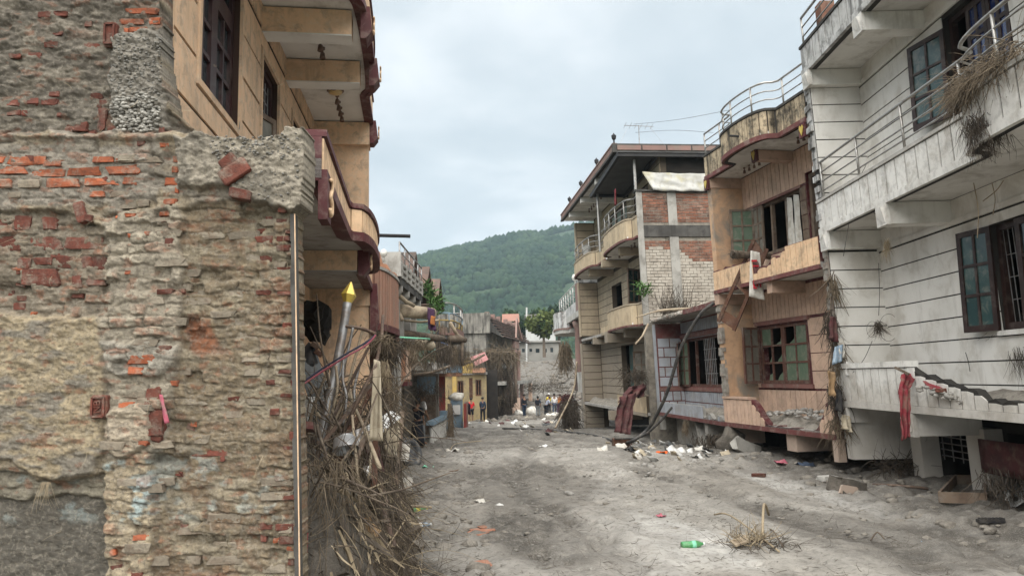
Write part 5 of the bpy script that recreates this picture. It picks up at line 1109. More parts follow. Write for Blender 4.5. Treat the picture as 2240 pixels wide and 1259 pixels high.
# fin at the far end, grooved courses facing the camera
EF = Fac((WF.P(WE, 0, 0).x, WF.P(WE, 0, 0).y), (WF.P(WE, WW, 0).x, WF.P(WE, WW, 0).y), 'R')
class Fin:      # frame on the camera side of a fin: a runs from the street edge inwards, off towards the camera
    def __init__(s, f, a): s.f, s.a0 = f, a
    def P(s, a, o, z): return s.f.P(s.a0 - o, -a, z)
    def box(s, mb, a0, a1, o0, o1, z0, z1): return mb.hexa([s.P(a, o, z) for z in (z0, z1) for a, o in ((a0, o0), (a1, o0), (a1, o1), (a0, o1))])
    def part(s, name, mat, root, *q): return s.box(MB(), *q).build(name, mat, root)
    lean = 0
fw = Fin(WF, WE)
for z0, z1 in ((1.22, 3.93), (4.30, 6.97)):
    WF.part('end_wall', 'groove_grey', white, WE + .001, WE + .20, WW - .2, -.03, z0, z1)
    panels(fw, white, 0, .03, .93, z0 + .03, z1 - .02, 0, .335, [], 'white_paint', gap=.02, proud=.013)
    # torn street edge of the fin
    mb = MB(); n = 26
    for i in range(n):
        za, zb = z0 + (z1 - z0) * i / n, z0 + (z1 - z0) * (i + 1) / n; d0 = rng.uniform(-.02, .05)
        WF.box(mb, WE + .004, WE + .21 + rng.uniform(-.04, .06), -.04, -.02 + d0, za, zb + .004)
    mb.build('torn_edge', 'broken_core' if z0 < 4 else 'white_sooty', white)
WF.part('end_wall', 'white_paint', white, WE - .02, WE + .2, WW - .2, -.06, .28, 1.19)
# beams with carved fronts
aB3 = rz(1893, 150, 0)[0]; aB2 = rz(1938, 500, 0)[0]; aB1 = rz(1992, 920, 0)[0]
for z, a_ in ((6.95, aB3), (3.94, aB2), (.86, aB1)):
    zt = {6.95: 7.24, 3.94: 4.26, .86: 1.19}[z]
    WF.part('beam', 'white_paint', white, a_ - .14, a_ + .14, WW, -.01, z, zt); WF.part('beam', 'white_paint', white, WE - .16, WE + .12, WW, -.01, z + (.06 if z < 1 else 0), zt - .002)
    for aa in (a_, WE - .05):
        WF.part('beam_front', 'white_panel', white, aa - .16, aa + .16, -.008, .05, z - .01, zt - .01)
        if z > 1:       # folded diamond relief
            P = WF.P; zc = (z + zt) / 2
            MB().hexa([P(aa - .11, .05, z + .02), P(aa - .02, .05, z + .02), P(aa - .02, .055, z + .03), P(aa - .11, .055, z + .03), P(aa - .10, .05, zt - .05), P(aa + .10, .05, zc), P(aa + .05, .11, zc), P(aa - .10, .10, zt - .06)]).build('relief', 'white_panel', white)
        else:           # plaster relief of the old Hindu emblem, four bent arms
            P = WF.P; zc = (z + zt) / 2; s = .10; mb = MB()
            L = [((-s, 0), (s, 0)), ((0, -s), (0, s)), ((s, 0), (s, -s)), ((-s, 0), (-s, s)), ((0, s), (s, s)), ((0, -s), (-s, -s))]
            for (x0, y0), (x1, y1) in L: mb.bar(P(aa - x0, .07, zc + y0), P(aa - x1, .07, zc + y1), .035, .03, up=(1, 0, 0))
            mb.build('emblem', 'white_panel', white)
# balconies: low (broken), middle (bowed), roof
WP0 = [(0, 0), (WE + .15, 0)]
brk0, brk1 = rz(2150, 890, 0)[0], rz(1995, 830, 0)[0]
def topL(a):
    if a > brk1: return 1.84
    if a > brk0: return 1.50 + .28 * (a - brk0) / (brk1 - brk0)
    return 1.42 + .02 * math.sin(a * 9)
slab(WF, white, WP0, WW, 1.2, 1.31, 'soffit_grey'); parapet(WF, white, WP0, 1.2, 1.84, 'groove_grey', 'white_panel', .27, 'white_panel', th=.12, cop='white_panel', top=topL, cop_h=.09, gap=.03)
bm0 = rz(2125, 390, 0)[0]; ptsM = bulge(.6, WE + .15, bm0 - 2.9, bm0 - .25, .36, 14); ptsM = [(0, 0)] + ptsM
slab(WF, white, ptsM, WW, 4.27, 4.38, 'soffit_white'); parapet(WF, white, ptsM, 4.26, 4.82, 'groove_grey', 'white_panel', .29, 'white_panel', th=.12, cop='concrete_light', gap=.03)
railing(WF, white, [(a, o - .05) for a, o in ptsM if a < WE] + [(WE - .03, -.05)], 4.86, (.16, .33, .50, .68), .021, 1.55)
ptsR = [(0, 0), (WE + .15, 0)]; slab(WF, white, ptsR, WW, 7.25, 7.36, 'soffit_white'); parapet(WF, white, ptsR, 7.24, 7.74, 'sooty_back', 'white_sooty', .29, 'white_sooty', th=.12, cop='concrete_dark', gap=.03)
railing(WF, white, [(.2, -.05), (WE + .1, -.05)], 7.78, (.2, .38, .56), .021, 1.6)
WF.part('post_block', 'brick_far', white, WE - .45, WE - .2, -.45, -.2, 7.8, 8.4); WF.part('post_block', 'concrete_dark', white, WE - .7, WE - .1, -.5, -.14, 7.79, 7.98)
# windows
fleaf(WF, white, hL, WW + .02, .60, zL0, zL1, 2, 3, 'wood_dark', 'glass_teal', ang=R(12), rail=.075)
oL = WF.P(hL - 1.75, WW - .10, 3.0); mb = MB(); frame_bars(mb, Vector((oL.x, oL.y, 0)), WF.t, WF.n, 1.75, zL0, zL1, .09, .08, 3, 1, mun=.07); wf_ = mb.build('window', 'wood_dark', white)
mb = MB()
for i in range(9):
    a = hL - .08 - i * .10; mb.tube([WF.P(a, WW - .12, zL0 + .05), WF.P(a, WW - .12, zL1 - .05)], .007, 5)
for z in (2.7, 3.0, 3.3): mb.tube([WF.P(hL - .05, WW - .12, z), WF.P(hL - .9, WW - .12, z)], .007, 5)
mb.build('grille', 'steel_dull', wf_)
fleaf(WF, white, hL - 1.02, WW + .0, .48, zL0 + .02, zL1 - .02, 1, 3, 'wood_dark', 'glass_dark', ang=R(4), rail=.085); fleaf(WF, white, hL - 1.55, WW + .0, .50, zL0 + .02, zL1 - .02, 1, 3, 'wood_dark', 'glass_teal', ang=R(2), rail=.085)
WF.part('sill', 'white_panel', white, hL - 1.8, hL + .06, WW, WW + .06, zL0 - .07, zL0 - .005)
fleaf(WF, white, hU, WW + .02, .72, zU0, zU1, 2, 3, 'wood_dark', 'glass_teal', ang=R(14), rail=.075)
oU = WF.P(hU2, WW - .1, 6); mb = MB(); frame_bars(mb, Vector((oU.x, oU.y, 0)), WF.t, WF.n, hU - hU2, zU0, zU1 + .12, .09, .07, 1, 1); mb.build('window', 'wood_dark', white)
wl = (hU - hU2 - .1) / 3
for i in range(2): fleaf(WF, white, hU2 + .04 + i * (wl + .01), WW - .03, wl, zU0 + .04, zU1 + .05, 2, 3, 'wood_dark', 'glass_blue', rail=.07, mun=.06)
# ground floor: posts, grille window, dark red shutter
WF.part('pillar', 'white_paint', white, gd0 - .45, gd0, WW - .2, WW + .06, -.4, .95); WF.part('pillar', 'white_paint', white, gd1 - .02, gd1 + .3, WW - .2, WW + .10, -.4, .98)
mb = MB()
for z in (.42, .52, .62, .72): mb.tube([WF.P(gd0 + .05, WW - .24, z), WF.P(gd1, WW - .24, z)], .010, 5)
for i in range(5): a = gd0 + .15 + i * (gd1 - gd0 - .2) / 4; mb.tube([WF.P(a, WW - .24, .35), WF.P(a, WW - .24, .8)], .010, 5)
mb.build('grille', 'steel_dull', white)
sh0 = rz(2148, 980, WW + .35)[0]; mb = MB(); n = 14
rowsS = [[WF.P(a, WW + .35 + .03 * math.sin(a * 3), z) for a in np.linspace(sh0 - 3, sh0, n)] for z in (.42, .55, .72, .86)]; mb.grid(rowsS); mb.build('shutter_box', 'cloth_maroon', white, True, solid=.03)

# ---------------------------------------------------------------- right: salmon house with broken balcony
SF = Fac((5.72, 13.62), (4.93, 17.6), 'R', lean=.030); SE = SF.L; SW = -.82
salmon = thing('salmon_house', 'salmon pink house with torn balconies and a sooty bowed roof parapet', 'house', (6, 16, 0))
def sp(px, py, o=SW): return SF.pick(px, py, o)
w0 = sp(1768, 760)[0]; w1 = sp(1664, 770)[0]; zw0 = sp(1715, 838)[1]; zw1 = sp(1690, 712)[1]
u0 = sp(1752, 450)[0]; u1 = sp(1648, 480)[0]; d0_, d1_ = sp(1803, 450)[0], sp(1768, 450)[0]
opsS = [(w0, w1, zw0, zw1), (u0, u1, 4.42, 5.62), (max(.02, d0_), d1_, 3.78, 5.85)]
wall(SF, salmon, SW - .2, SW, 0, SE, .6, 6.5, opsS, 'maroon'); wall(SF, salmon, SW - .6, SW - .4, 0, SE, -.4, .6, [(.3, 3.5, -.5, .5)], 'void_shade_paint')
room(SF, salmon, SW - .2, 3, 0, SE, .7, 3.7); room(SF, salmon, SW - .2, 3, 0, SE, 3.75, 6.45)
wl0, wl1 = w0 - .06, w1 + .02
panels(SF, salmon, SW, .02, w0 - .08, 1.45, 2.9, 0, .33, opsS, 'salmon_panel', gap=.018); panels(SF, salmon, SW, w0 - .08, SE, zw1 + .12, 3.62, .155, 0, opsS, 'salmon_panel', gap=.017); panels(SF, salmon, SW, .02, w0 - .08, 2.95, 3.62, .155, 0, opsS, 'salmon_panel', gap=.017); panels(SF, salmon, SW, .02, SE, .75, min(1.42, zw0 - .1), .19, 0, opsS, 'salmon_panel', gap=.017); panels(SF, salmon, SW, w1 + .05, SE, 1.45, zw1 + .1, 0, .33, opsS, 'salmon_panel', gap=.018)
panels(SF, salmon, SW, .02, SE, 5.66, 6.42, .165, 0, opsS, 'salmon_panel', gap=.017); panels(SF, salmon, SW, d1_ + .02, u0, 3.8, 5.62, 0, .30, opsS, 'wood_muddy', gap=.02); panels(SF, salmon, SW, u1 + .03, SE, 3.8, 5.62, 0, .30, opsS, 'salmon_panel', gap=.018); panels(SF, salmon, SW, u0, u1 + .03, 3.8, 4.4, .165, 0, opsS, 'salmon_panel', gap=.017)
SF.part('band', 'red_band', salmon, w0 - .15, w1 + .1, SW, SW + .05, zw1 + .03, zw1 + .12); SF.part('band', 'red_band', salmon, w0 - .12, w1 + .02, SW, SW + .05, zw0 - .1, zw0 - .01); SF.part('band', 'red_band', salmon, u0 - .1, u1 + .05, SW, SW + .045, 5.60, 5.655)
fs_ = Fin(SF, SE)
for z0, z1 in ((.62, 3.4), (3.74, 6.18)):
    SF.part('end_wall', 'salmon_plaster', salmon, SE, SE + .2, SW - .2, -.02, z0, z1); SF.part('lintel', 'salmon', salmon, SE - .02, SE + .21, SW - .2, .01, z1 + .002, z1 + .25)
mb = MB(); n = 30
for i in range(n):
    za, zb = .62 + 2.8 * i / n, .62 + 2.8 * (i + 1) / n; SF.box(mb, SE - .012 + rng.uniform(-.02, .015), SE + .21, -.06, -.01 + rng.uniform(-.03, .035), za, zb + .003)
mb.build('torn_edge', 'broken_core', salmon)
# big window with broken panes
ww = w1 - w0
for i in range(2):
    br = {(0, 0), (0, 1), (1, 0), (1, 1), (0, 2)} if i == 1 else {(1, 2)}
    fleaf(SF, salmon, w0 + i * ww / 2 + .01, SW - .03, ww / 2 - .01, zw0, zw1, 2, 3, 'window_brown', 'glass_green', rail=.06, name='window', broken=br)
fleaf(SF, salmon, w1 + .0, SW + .02, .5, zw0, zw1, 2, 3, 'window_brown', 'glass_muddy', ang=R(105), rail=.05)
# upper window: open leaf, curtains, empty frames
fleaf(SF, salmon, u1 - .02, SW + .01, .55, 4.45, 5.6, 2, 3, 'wood_muddy', 'glass_green', ang=R(75), rail=.05); fleaf(SF, salmon, u1 - .45, SW + .02, .45, 4.45, 5.6, 2, 3, 'wood_muddy', 'glass_muddy', rail=.05)
oS = SF.P(u0, SW - .1, 5); mb = MB(); frame_bars(mb, Vector((oS.x, oS.y, 0)), SF.t, SF.n, u1 - u0, 4.42, 5.62, .09, .07, 3, 1, mun=.07); mb.build('window', 'wood_muddy', salmon)
for a in (u0 + .12, u0 + .38):
    cl = cloth([SF.P(a, SW - .05, 5.5), SF.P(a + .2, SW - .05, 5.55), SF.P(a + .24, SW - .0, 4.30), SF.P(a - .06, SW - .0, 4.28)], 10, 12, .02, a, fold=5); tag(cl.build('curtain', 'cloth_pale' if a < .5 else 'sack', None, True, solid=.004), 'muddy curtain hanging in the salmon house upper window, ' + ('nearer the doorway' if a < u0 + .2 else 'nearer the open green shutter'), 'curtain')
oD = SF.P(max(.02, d0_), SW - .1, 5); mb = MB(); frame_bars(mb, Vector((oD.x, oD.y, 0)), SF.t, SF.n, d1_ - max(.02, d0_), 3.78, 5.85, .12, .09, 1, 1); mb.build('door_frame', 'wood_muddy', salmon)
SF.part('door', 'wood_brown', salmon, .04, .5, SW + .02, SW + .07, .75, 2.1)
# balconies
pS = [(0, 0), (SE + .18, 0)]
bx0, bx1 = sp(1790, 940, 0)[0], sp(1655, 930, 0)[0]
def topS(a):
    if a > bx1 + .15: return 1.22
    if a > bx1 - .5: return .72 + .5 * max(0, (a - bx1 + .5) / .65)
    if a < bx0: return .75 + .5 * min(1, (bx0 - a) / .35)
    return .72 + .02 * math.sin(a * 11)
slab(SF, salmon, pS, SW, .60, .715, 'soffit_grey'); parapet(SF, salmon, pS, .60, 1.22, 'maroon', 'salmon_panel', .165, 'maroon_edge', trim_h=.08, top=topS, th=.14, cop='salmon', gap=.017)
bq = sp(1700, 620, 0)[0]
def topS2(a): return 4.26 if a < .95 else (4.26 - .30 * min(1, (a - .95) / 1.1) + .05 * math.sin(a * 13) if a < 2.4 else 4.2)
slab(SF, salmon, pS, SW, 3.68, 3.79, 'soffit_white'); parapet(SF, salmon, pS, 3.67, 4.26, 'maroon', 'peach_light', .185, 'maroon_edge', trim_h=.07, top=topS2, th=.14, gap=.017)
pR = bulge(0, SE + .2, .95, 2.95, .40, 14); slab(SF, salmon, pR, SW, 6.44, 6.56, 'soffit_white'); parapet(SF, salmon, pR, 6.42, 6.98, 'sooty_back', 'sooty_panel', .165, 'maroon_edge', trim_h=.085, cop='concrete_dark', gap=.024)
railing(SF, salmon, [(a, o - .05) for a, o in pR], 7.02, (.2, .37, .55), .02, .85)
for a in (1.9,): SF.part('beam', 'salmon', salmon, a - .1, a + .1, SW, .0, 6.22, 6.43); SF.part('beam', 'salmon', salmon, a - .1, a + .1, SW, -.05, 3.42, 3.67)
for a, o, z in ((1.9, .0, 6.2), (.12, .0, 6.15), (SE + .08, .02, 6.15)):
    SF.part('bracket', 'maroon', salmon, a - .1, a + .1, o - .01, o + .05, z, z + .28); MB().prism([SF.P(a + x, o + .055, z + .14 + y) for x, y in ((0, -.11), (.07, .03), (.04, .09), (0, .05), (-.04, .09), (-.07, .03))], SF.n * .01).build('ornament', 'gold', salmon)
for i in range(4): lamp_cup(salmon, SF.P(.35 + i * .2, -.4, 6.44), .8); lamp_cup(salmon, SF.P(2.5 + i * .22, -.42, 6.44), .8)
MB().tube([SF.P(1.75, .3, 6.68), SF.P(1.8, .62, 6.7)], .025, 8).build('spout', 'black_iron', salmon)
SF.part('foundation_beam', 'salmon', salmon, 1.4, 1.75, SW, -.05, .25, .598); SF.part('foundation_beam', 'salmon', salmon, SE - .1, SE + .15, SW, .01, .2, .598); SF.part('foundation_beam', 'salmon', salmon, -.02, .12, -.14, .02, .2, .598); room(SF, salmon, SW - .1, 2.5, -.02, SE + .2, -.5, .59, 'void_shade_paint')

# ---------------------------------------------------------------- right: one-storey house with grey-blue tiles
BF = Fac((5.12, 17.95), (4.58, 24.0), 'R', lean=.025); BE = BF.L; BW = -.85
blue = thing('tiled_house', 'one storey house clad in grey-blue tiles with dark red joints', 'house', (5.6, 21, 0))
def bp(px, py, o=BW): return BF.pick(px, py, o)
q0, q1 = bp(1578, 790)[0], bp(1492, 790)[0]; zq0, zq1 = 1.42, 2.86
opsB = [(q0, q1, zq0, zq1)]
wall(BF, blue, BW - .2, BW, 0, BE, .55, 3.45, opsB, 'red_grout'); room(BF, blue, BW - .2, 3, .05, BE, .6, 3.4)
panels(BF, blue, BW, 0, BE, 1.42, 2.95, .36, .30, opsB, 'blue_tile', gap=.035, stagger=.5, name='tile', proud=.01); panels(BF, blue, BW, 0, BE, .62, 1.28, .16, .33, [], 'blue_tile', gap=.03, name='tile', proud=.01); panels(BF, blue, BW, 0, BE, 3.06, 3.42, .16, 0, [], 'blue_tile', gap=.03, name='tile', proud=.01)
BF.part('band', 'red_band', blue, 0, BE, BW, BW + .04, 1.29, 1.40); BF.part('band', 'red_band', blue, q0 - .1, q1 + .1, BW, BW + .06, 2.90, 3.03)
fb_ = Fin(BF, BE); BF.part('end_wall', 'red_grout', blue, BE, BE + .18, BW - .2, -.02, .6, 3.4); panels(fb_, blue, 0, .05, .84, .66, 1.28, .27, .33, [], 'blue_tile', gap=.035, name='tile', proud=.01, stagger=.5); panels(fb_, blue, 0, .05, .84, 1.42, 2.95, .36, .30, [], 'blue_tile', gap=.035, name='tile', proud=.01, stagger=.5); fb_.part('band', 'red_band', blue, .02, .84, 0, .03, 1.29, 1.40)
BF.part('fin_edge', 'blue_tile', blue, BE - .01, BE + .19, -.015, .03, .6, 3.38)
oB = BF.P(q0, BW - .1, 2); mb = MB(); frame_bars(mb, Vector((oB.x, oB.y, 0)), BF.t, BF.n, q1 - q0, zq0, zq1, .09, .06, 3, 1, mun=.06); wb = mb.build('window', 'window_brown', blue)
mb = MB()
for i in range(7): a = q0 + .6 + i * .14; mb.tube([BF.P(a, BW - .06, zq0 + .05), BF.P(a, BW - .06, zq1 - .05)], .012, 5)
for z in (1.8, 2.2, 2.5): mb.tube([BF.P(q0 + .5, BW - .06, z), BF.P(q0 + 1.5, BW - .06, z)], .012, 5)
mb.build('grille', 'steel_dull', wb)
fleaf(BF, blue, q1 - .02, BW + .02, .55, zq0, zq1 - .1, 2, 3, 'window_brown', 'glass_green', ang=R(150), rail=.05); fleaf(BF, blue, q1 - .75, BW + .01, .6, zq0, zq1 - .05, 2, 3, 'window_brown', 'glass_green', ang=R(12), rail=.05)
pB = [(0, 0), (BE + .2, 0)]
def topB(a): return .95 if a > 2.1 or a < .25 else .72 + .05 * math.sin(a * 9)
slab(BF, blue, pB, BW, .56, .66, 'soffit_grey'); parapet(BF, blue, pB, .55, .96, 'concrete', 'blue_tile', .135, 'maroon_edge', trim_h=.08, top=topB, gap=.02)
slab(BF, blue, pB, BW - 2.5, 3.45, 3.56, 'concrete', name='roof_slab'); BF.part('roof_edge', 'maroon_edge', blue, 0, 3.0, .0, .05, 3.44, 3.57)
mb = MB()
for i in range(26): a = 3.0 + i * .13; m_ = rock(BF.P(a, rng.uniform(-.05, .04), 3.50), (.1, .08, .07), seed=i + 40); mb.add(m_.v, m_.f)
mb.build('broken_edge', 'broken_core', blue)
BF.part('pillar', 'concrete', blue, BE - 2.3, BE - .2, -.75, -.45, -.6, .558); BF.part('pillar', 'concrete', blue, 1.9, 2.15, -.05, -.75, .2, .558); BF.part('pillar', 'concrete', blue, BE - .15, BE + .05, -.12, .02, .1, .55)
mb = MB(); mb.bar(BF.P(2.4, -.1, -.35), BF.P(3.2, -.25, .5), .2, .06); mb.build('fallen_slab', 'concrete', blue)
# ---------------------------------------------------------------- right: beige three-storey house
HF = Fac((4.28, 24.35), (3.25, 35.2), 'R', lean=.022); HE = HF.L; HW = -.9
beige = thing('beige_house', 'tall beige house with bare brick side wall and dark metal roof canopy', 'house', (4.6, 30, 0))
def hp(px, py, o=HW): return HF.pick(px, py, o)
opsH = [(4.9, 6.9, .75, 3.0), (1.1, 3.3, 1.2, 2.7), (6.2, 8.0, 3.65, 5.6), (.3, 1.0, 4.4, 5.75), (1.6, 3.6, 4.35, 5.7), (4.6, 7.5, 6.75, 8.6), (1.5, 3.5, 6.75, 8.5)]
wall(HF, beige, HW - .2, HW, 0, HE, .5, 9.3, opsH, 'beige_groove'); room(HF, beige, HW - .2, 3.5, .05, HE, .6, 3.4); room(HF, beige, HW - .2, 3.5, .05, HE, 3.6, 6.3); room(HF, beige, HW - .2, 3.5, .05, HE, 6.5, 9.1)
for z0, z1 in ((.7, 3.3), (3.65, 6.15), (6.55, 9.1)): panels(HF, beige, HW, 0, HE, z0, z1, 0, .33, opsH, 'beige', gap=.03)
fh = Fin(HF, HE)
for z0, z1 in ((-.7, .5), (.62, 3.3), (3.62, 6.15), (6.5, 9.0)):
    HF.part('end_wall', 'beige_groove', beige, HE, HE + .25, HW - .2, .0, z0, z1); panels(fh, beige, 0, .03, .88, z0 + .02, z1 - .02, 0, .33, [], 'beige', gap=.03); HF.part('fin_edge', 'beige', beige, HE - .02, HE + .27, -.03, .03, z0, z1)
pH = bulge(0, HE, .4, 4.3, .35, 10); pH1 = pH[:-1] + [(5.0, 0)]; pH2 = bulge(4.9, HE, 6.3, HE - .2, .35, 10)
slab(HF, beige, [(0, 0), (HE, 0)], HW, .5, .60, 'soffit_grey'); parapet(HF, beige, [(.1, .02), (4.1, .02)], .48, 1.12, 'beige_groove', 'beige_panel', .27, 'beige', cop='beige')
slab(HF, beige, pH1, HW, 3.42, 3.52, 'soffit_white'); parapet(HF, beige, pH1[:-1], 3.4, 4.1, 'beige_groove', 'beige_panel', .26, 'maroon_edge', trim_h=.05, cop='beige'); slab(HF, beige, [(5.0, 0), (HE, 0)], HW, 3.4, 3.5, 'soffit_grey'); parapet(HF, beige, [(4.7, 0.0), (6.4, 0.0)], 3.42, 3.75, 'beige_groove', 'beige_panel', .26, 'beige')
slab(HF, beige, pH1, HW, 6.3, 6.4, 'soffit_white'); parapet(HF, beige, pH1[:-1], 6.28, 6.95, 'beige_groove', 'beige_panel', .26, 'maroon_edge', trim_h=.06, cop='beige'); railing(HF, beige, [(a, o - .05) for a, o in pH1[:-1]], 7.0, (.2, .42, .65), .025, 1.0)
slab(HF, beige, pH2, HW, 6.3, 6.4, 'soffit_white'); parapet(HF, beige, pH2, 6.28, 6.85, 'beige_groove', 'beige_panel', .26, 'maroon_edge', trim_h=.06, cop='beige'); railing(HF, beige, [(a, o - .05) for a, o in pH2], 6.9, (.2, .42, .65), .025, 1.0)
for a in (2.1, 5.0, 7.6): HF.part('beam', 'beige', beige, a - .13, a + .13, HW, .15, 6.02, 6.28); HF.part('beam', 'beige', beige, a - .13, a + .13, HW, .12, 3.12, 3.4)
HF.part('beam', 'beige', beige, 4.2, 4.6, HW, .3, .15, .49); HF.part('beam', 'beige', beige, 4.5, 5.0, HW, .2, 3.05, 3.39)
HF.part('roof', 'soffit_white', beige, .1, HE + .3, -6, .60, 9.16, 9.30); parapet(HF, beige, [(.1, .62), (HE + .3, .62)], 9.13, 9.42, 'concrete_dark', 'pink_paint', .5, 'concrete_dark', trim_h=.07, cop='pink_paint')
for a in (3.4, 6.4, 9.2): HF.part('beam', 'soffit_white', beige, a - .12, a + .12, HW, .58, 8.92, 9.15)
HF.part('roof_edge', 'concrete_dark', beige, -.02, .09, -6, .68, 9.13, 9.42)
for i in range(7): HF.part('panel', 'pink_paint', beige, -.045, -.02, .52 - i * .85, -.28 - i * .85, 9.2, 9.36)
for a, (nx_, z0, z1) in zip((1.1, 1.6, 1.5), ((3, 1.2, 2.7), (3, 4.35, 5.7), (3, 6.75, 8.5))):
    oH = HF.P(a, HW - .08, 0 + z0); oH = HF.P(a, HW - .08, (z0 + z1) / 2); mb = MB(); frame_bars(mb, Vector((oH.x, oH.y, 0)), HF.t, HF.n, 2.1, z0, z1, .08, .08, 3, 1, mun=.08); mb.build('window', 'wood_muddy', beige)
fleaf(HF, beige, 3.5, HW + .02, .7, 4.4, 5.7, 2, 3, 'wood_muddy', 'glass_teal', ang=R(130), rail=.07); fleaf(HF, beige, 1.65, HW, .6, 4.4, 5.65, 2, 3, 'wood_muddy', 'glass_teal', rail=.07); fleaf(HF, beige, 2.7, HW + .02, .6, 1.25, 2.65, 2, 3, 'wood_muddy', 'glass_muddy', ang=R(60), rail=.07)
for i in range(3): fleaf(HF, beige, 4.65 + i * .95, HW - .02, .9, 6.78, 8.55, 1, 3, 'wood_muddy', 'glass_green', rail=.08, name='door_leaf')
HF.part('door', 'teal_wall', beige, 5.5, 6.8, HW - .5, HW - .3, .75, 3.0)
for i in range(6): lamp_cup(beige, HF.P(1.2 + i * .45, -.2, 6.3), 1.0); lamp_cup(beige, HF.P(6.0 + i * .5, -.2, 9.15), 1.0)
HF.part('air_conditioner', 'plastic_white', beige, HE - .25, HE, -.6, -.3, 7.2, 7.9)
# bare brick side wall towards the camera with concrete tie columns
SDF = Fin(HF, 0.0)
ZB0, ZB1 = 3.4, 7.78
wallb = SDF.part('side_wall', 'mortar', beige, .06, 4.2, -.25, .0, -.3, ZB1)
cols_b = [(1.05, 1.35), (2.9, 3.2)]
for c0, c1 in cols_b: SDF.part('column', 'concrete', beige, c0, c1, .001, .05, 3.5, 7.79)
SDF.part('column', 'concrete', beige, .0, .2, .001, .045, 3.4, 7.79); SDF.part('tie_beam', 'concrete_dark', beige, .2, 4.2, .002, .06, 6.28, 6.66); SDF.part('cap', 'concrete_dark', beige, -.02, 4.2, -.27, .08, 7.79, 7.86)
nb = 0; rest = MB(); zz = ZB1 - .03; row = 0
while zz > 3.55:
    z1 = zz; z0 = zz - .085; zz -= .10; row += 1
    if z0 < 6.68 and z1 > 6.25: continue
    a = .22 - (.115 if row % 2 else 0)
    while a < 2.6:
        b0, b1 = max(a, .215), a + .225; a += .24
        if any(b1 > c0 and b0 < c1 for c0, c1 in cols_b): 
            c0, c1 = [c for c in cols_b if b1 > c[0] and b0 < c[1]][0]
            if b0 < c0: b1 = c0 - .005
            elif b1 > c1: b0 = c1 + .005
            else: continue
        if b1 - b0 < .05: continue
        red = z0 > 5.55 + .35 * math.sin(a * 2.1) + (.35 if a > 1.3 else 0) * .6
        pr = rng.uniform(.008, .022) if red else rng.uniform(.012, .035)
        if red and nb < 280:
            nb += 1; SDF.box(MB(), b0, b1, -.02, pr, z0 + .004, z1 - .004).build('brick', 'brick_far', beige)
        else: SDF.box(rest, b0, b1, -.02, pr, z0 + rng.uniform(-.008, .008), z1 + rng.uniform(-.006, .006))
stuff(rest.build('brickwork', 'brick_washed', beige))
# terrace canopy of dark sheet on steel posts, tarpaulin
cz = [SDF.P(-.6, .35, 9.02), SDF.P(4.2, .35, 9.02), SDF.P(4.2, -4.5, 8.75), SDF.P(-.6, -4.5, 8.75)]
MB().prism(cz, (0, 0, .03)).build('canopy_sheet', 'roof_sheet', beige)
for a in (-.55, .75, 2.2, 3.6): MB().bar(SDF.P(a, .3, 8.96), SDF.P(a, -4.4, 8.69), .09, .12).build('canopy_beam', 'black_iron', beige)
for o, z in ((.28, 8.95), (-4.3, 8.7)): MB().bar(SDF.P(-.6, o, z), SDF.P(4.2, o, z), .08, .1).build('canopy_beam', 'black_iron', beige)
for a, o in ((.05, -.1), (-.35, -4.2)): MB().tube([SDF.P(a, o, 6.5 if o < -1 else 7.8), SDF.P(a, o, 8.9)], .05, 8).build('canopy_post', 'steel', beige)
cl = cloth([SDF.P(.25, .10, 8.45), SDF.P(2.7, .10, 8.42), SDF.P(2.75, .16, 7.80), SDF.P(.55, .16, 7.80)], 26, 10, .05, 3, fold=7, sag=.04)
tag(cl.build('tarpaulin', 'tarp', None, True, solid=.006), 'off-white tarpaulin hung along the terrace above the bare brick wall', 'tarpaulin')
for k, (o, z) in enumerate(((-1.2, 8.2), (-1.55, 8.15))):
    cl = cloth([SDF.P(-.35, o, z), SDF.P(-.33, o - .3, z), SDF.P(-.33, o - .32, z - .55), SDF.P(-.36, o + .05, z - .5)], 6, 8, .03, k, fold=3)
    if k == 0: tag(cl.build('laundry', 'cloth_red', None, True, solid=.004), 'red cloth drying on the beige house terrace', 'cloth')
# roof fittings
for a in (.15, 3.0, 6.2, 9.0):
    M = Matrix.Translation(HF.P(a, .58, 9.45)); MB().lathe([(.05, 0), (.03, .05), (.025, .13), (.07, .18), (.085, .29), (.03, .34), (.01, .38)], M, 8).build('roof_lamp', 'black_iron', beige)
ant = thing('antenna', 'old television aerial on the roof of the beige house', 'antenna', HF.P(.4, -.35, 9.3))
b_ = HF.P(.4, -.35, 9.3); MB().tube([b_, b_ + Vector((0, 0, .9))], .014, 6).build('mast', 'steel_dull', ant)
MB().tube([b_ + Vector((-.5, 0, .9)), b_ + Vector((.5, 0, .84))], .011, 5).build('boom', 'steel_dull', ant)
for i in range(6): x = -.46 + i * .18; MB().tube([b_ + Vector((x, -.3, .875 - x * .06)), b_ + Vector((x, .3, .875 - x * .06))], .006, 4).build('element', 'steel_dull', ant)
for sx in (-1, 1): MB().tube([b_ + Vector((sx * .35, 0, .87)), b_ + Vector((sx * .8, -.4, 0))], .004, 4).build('stay', 'steel_dull', ant)

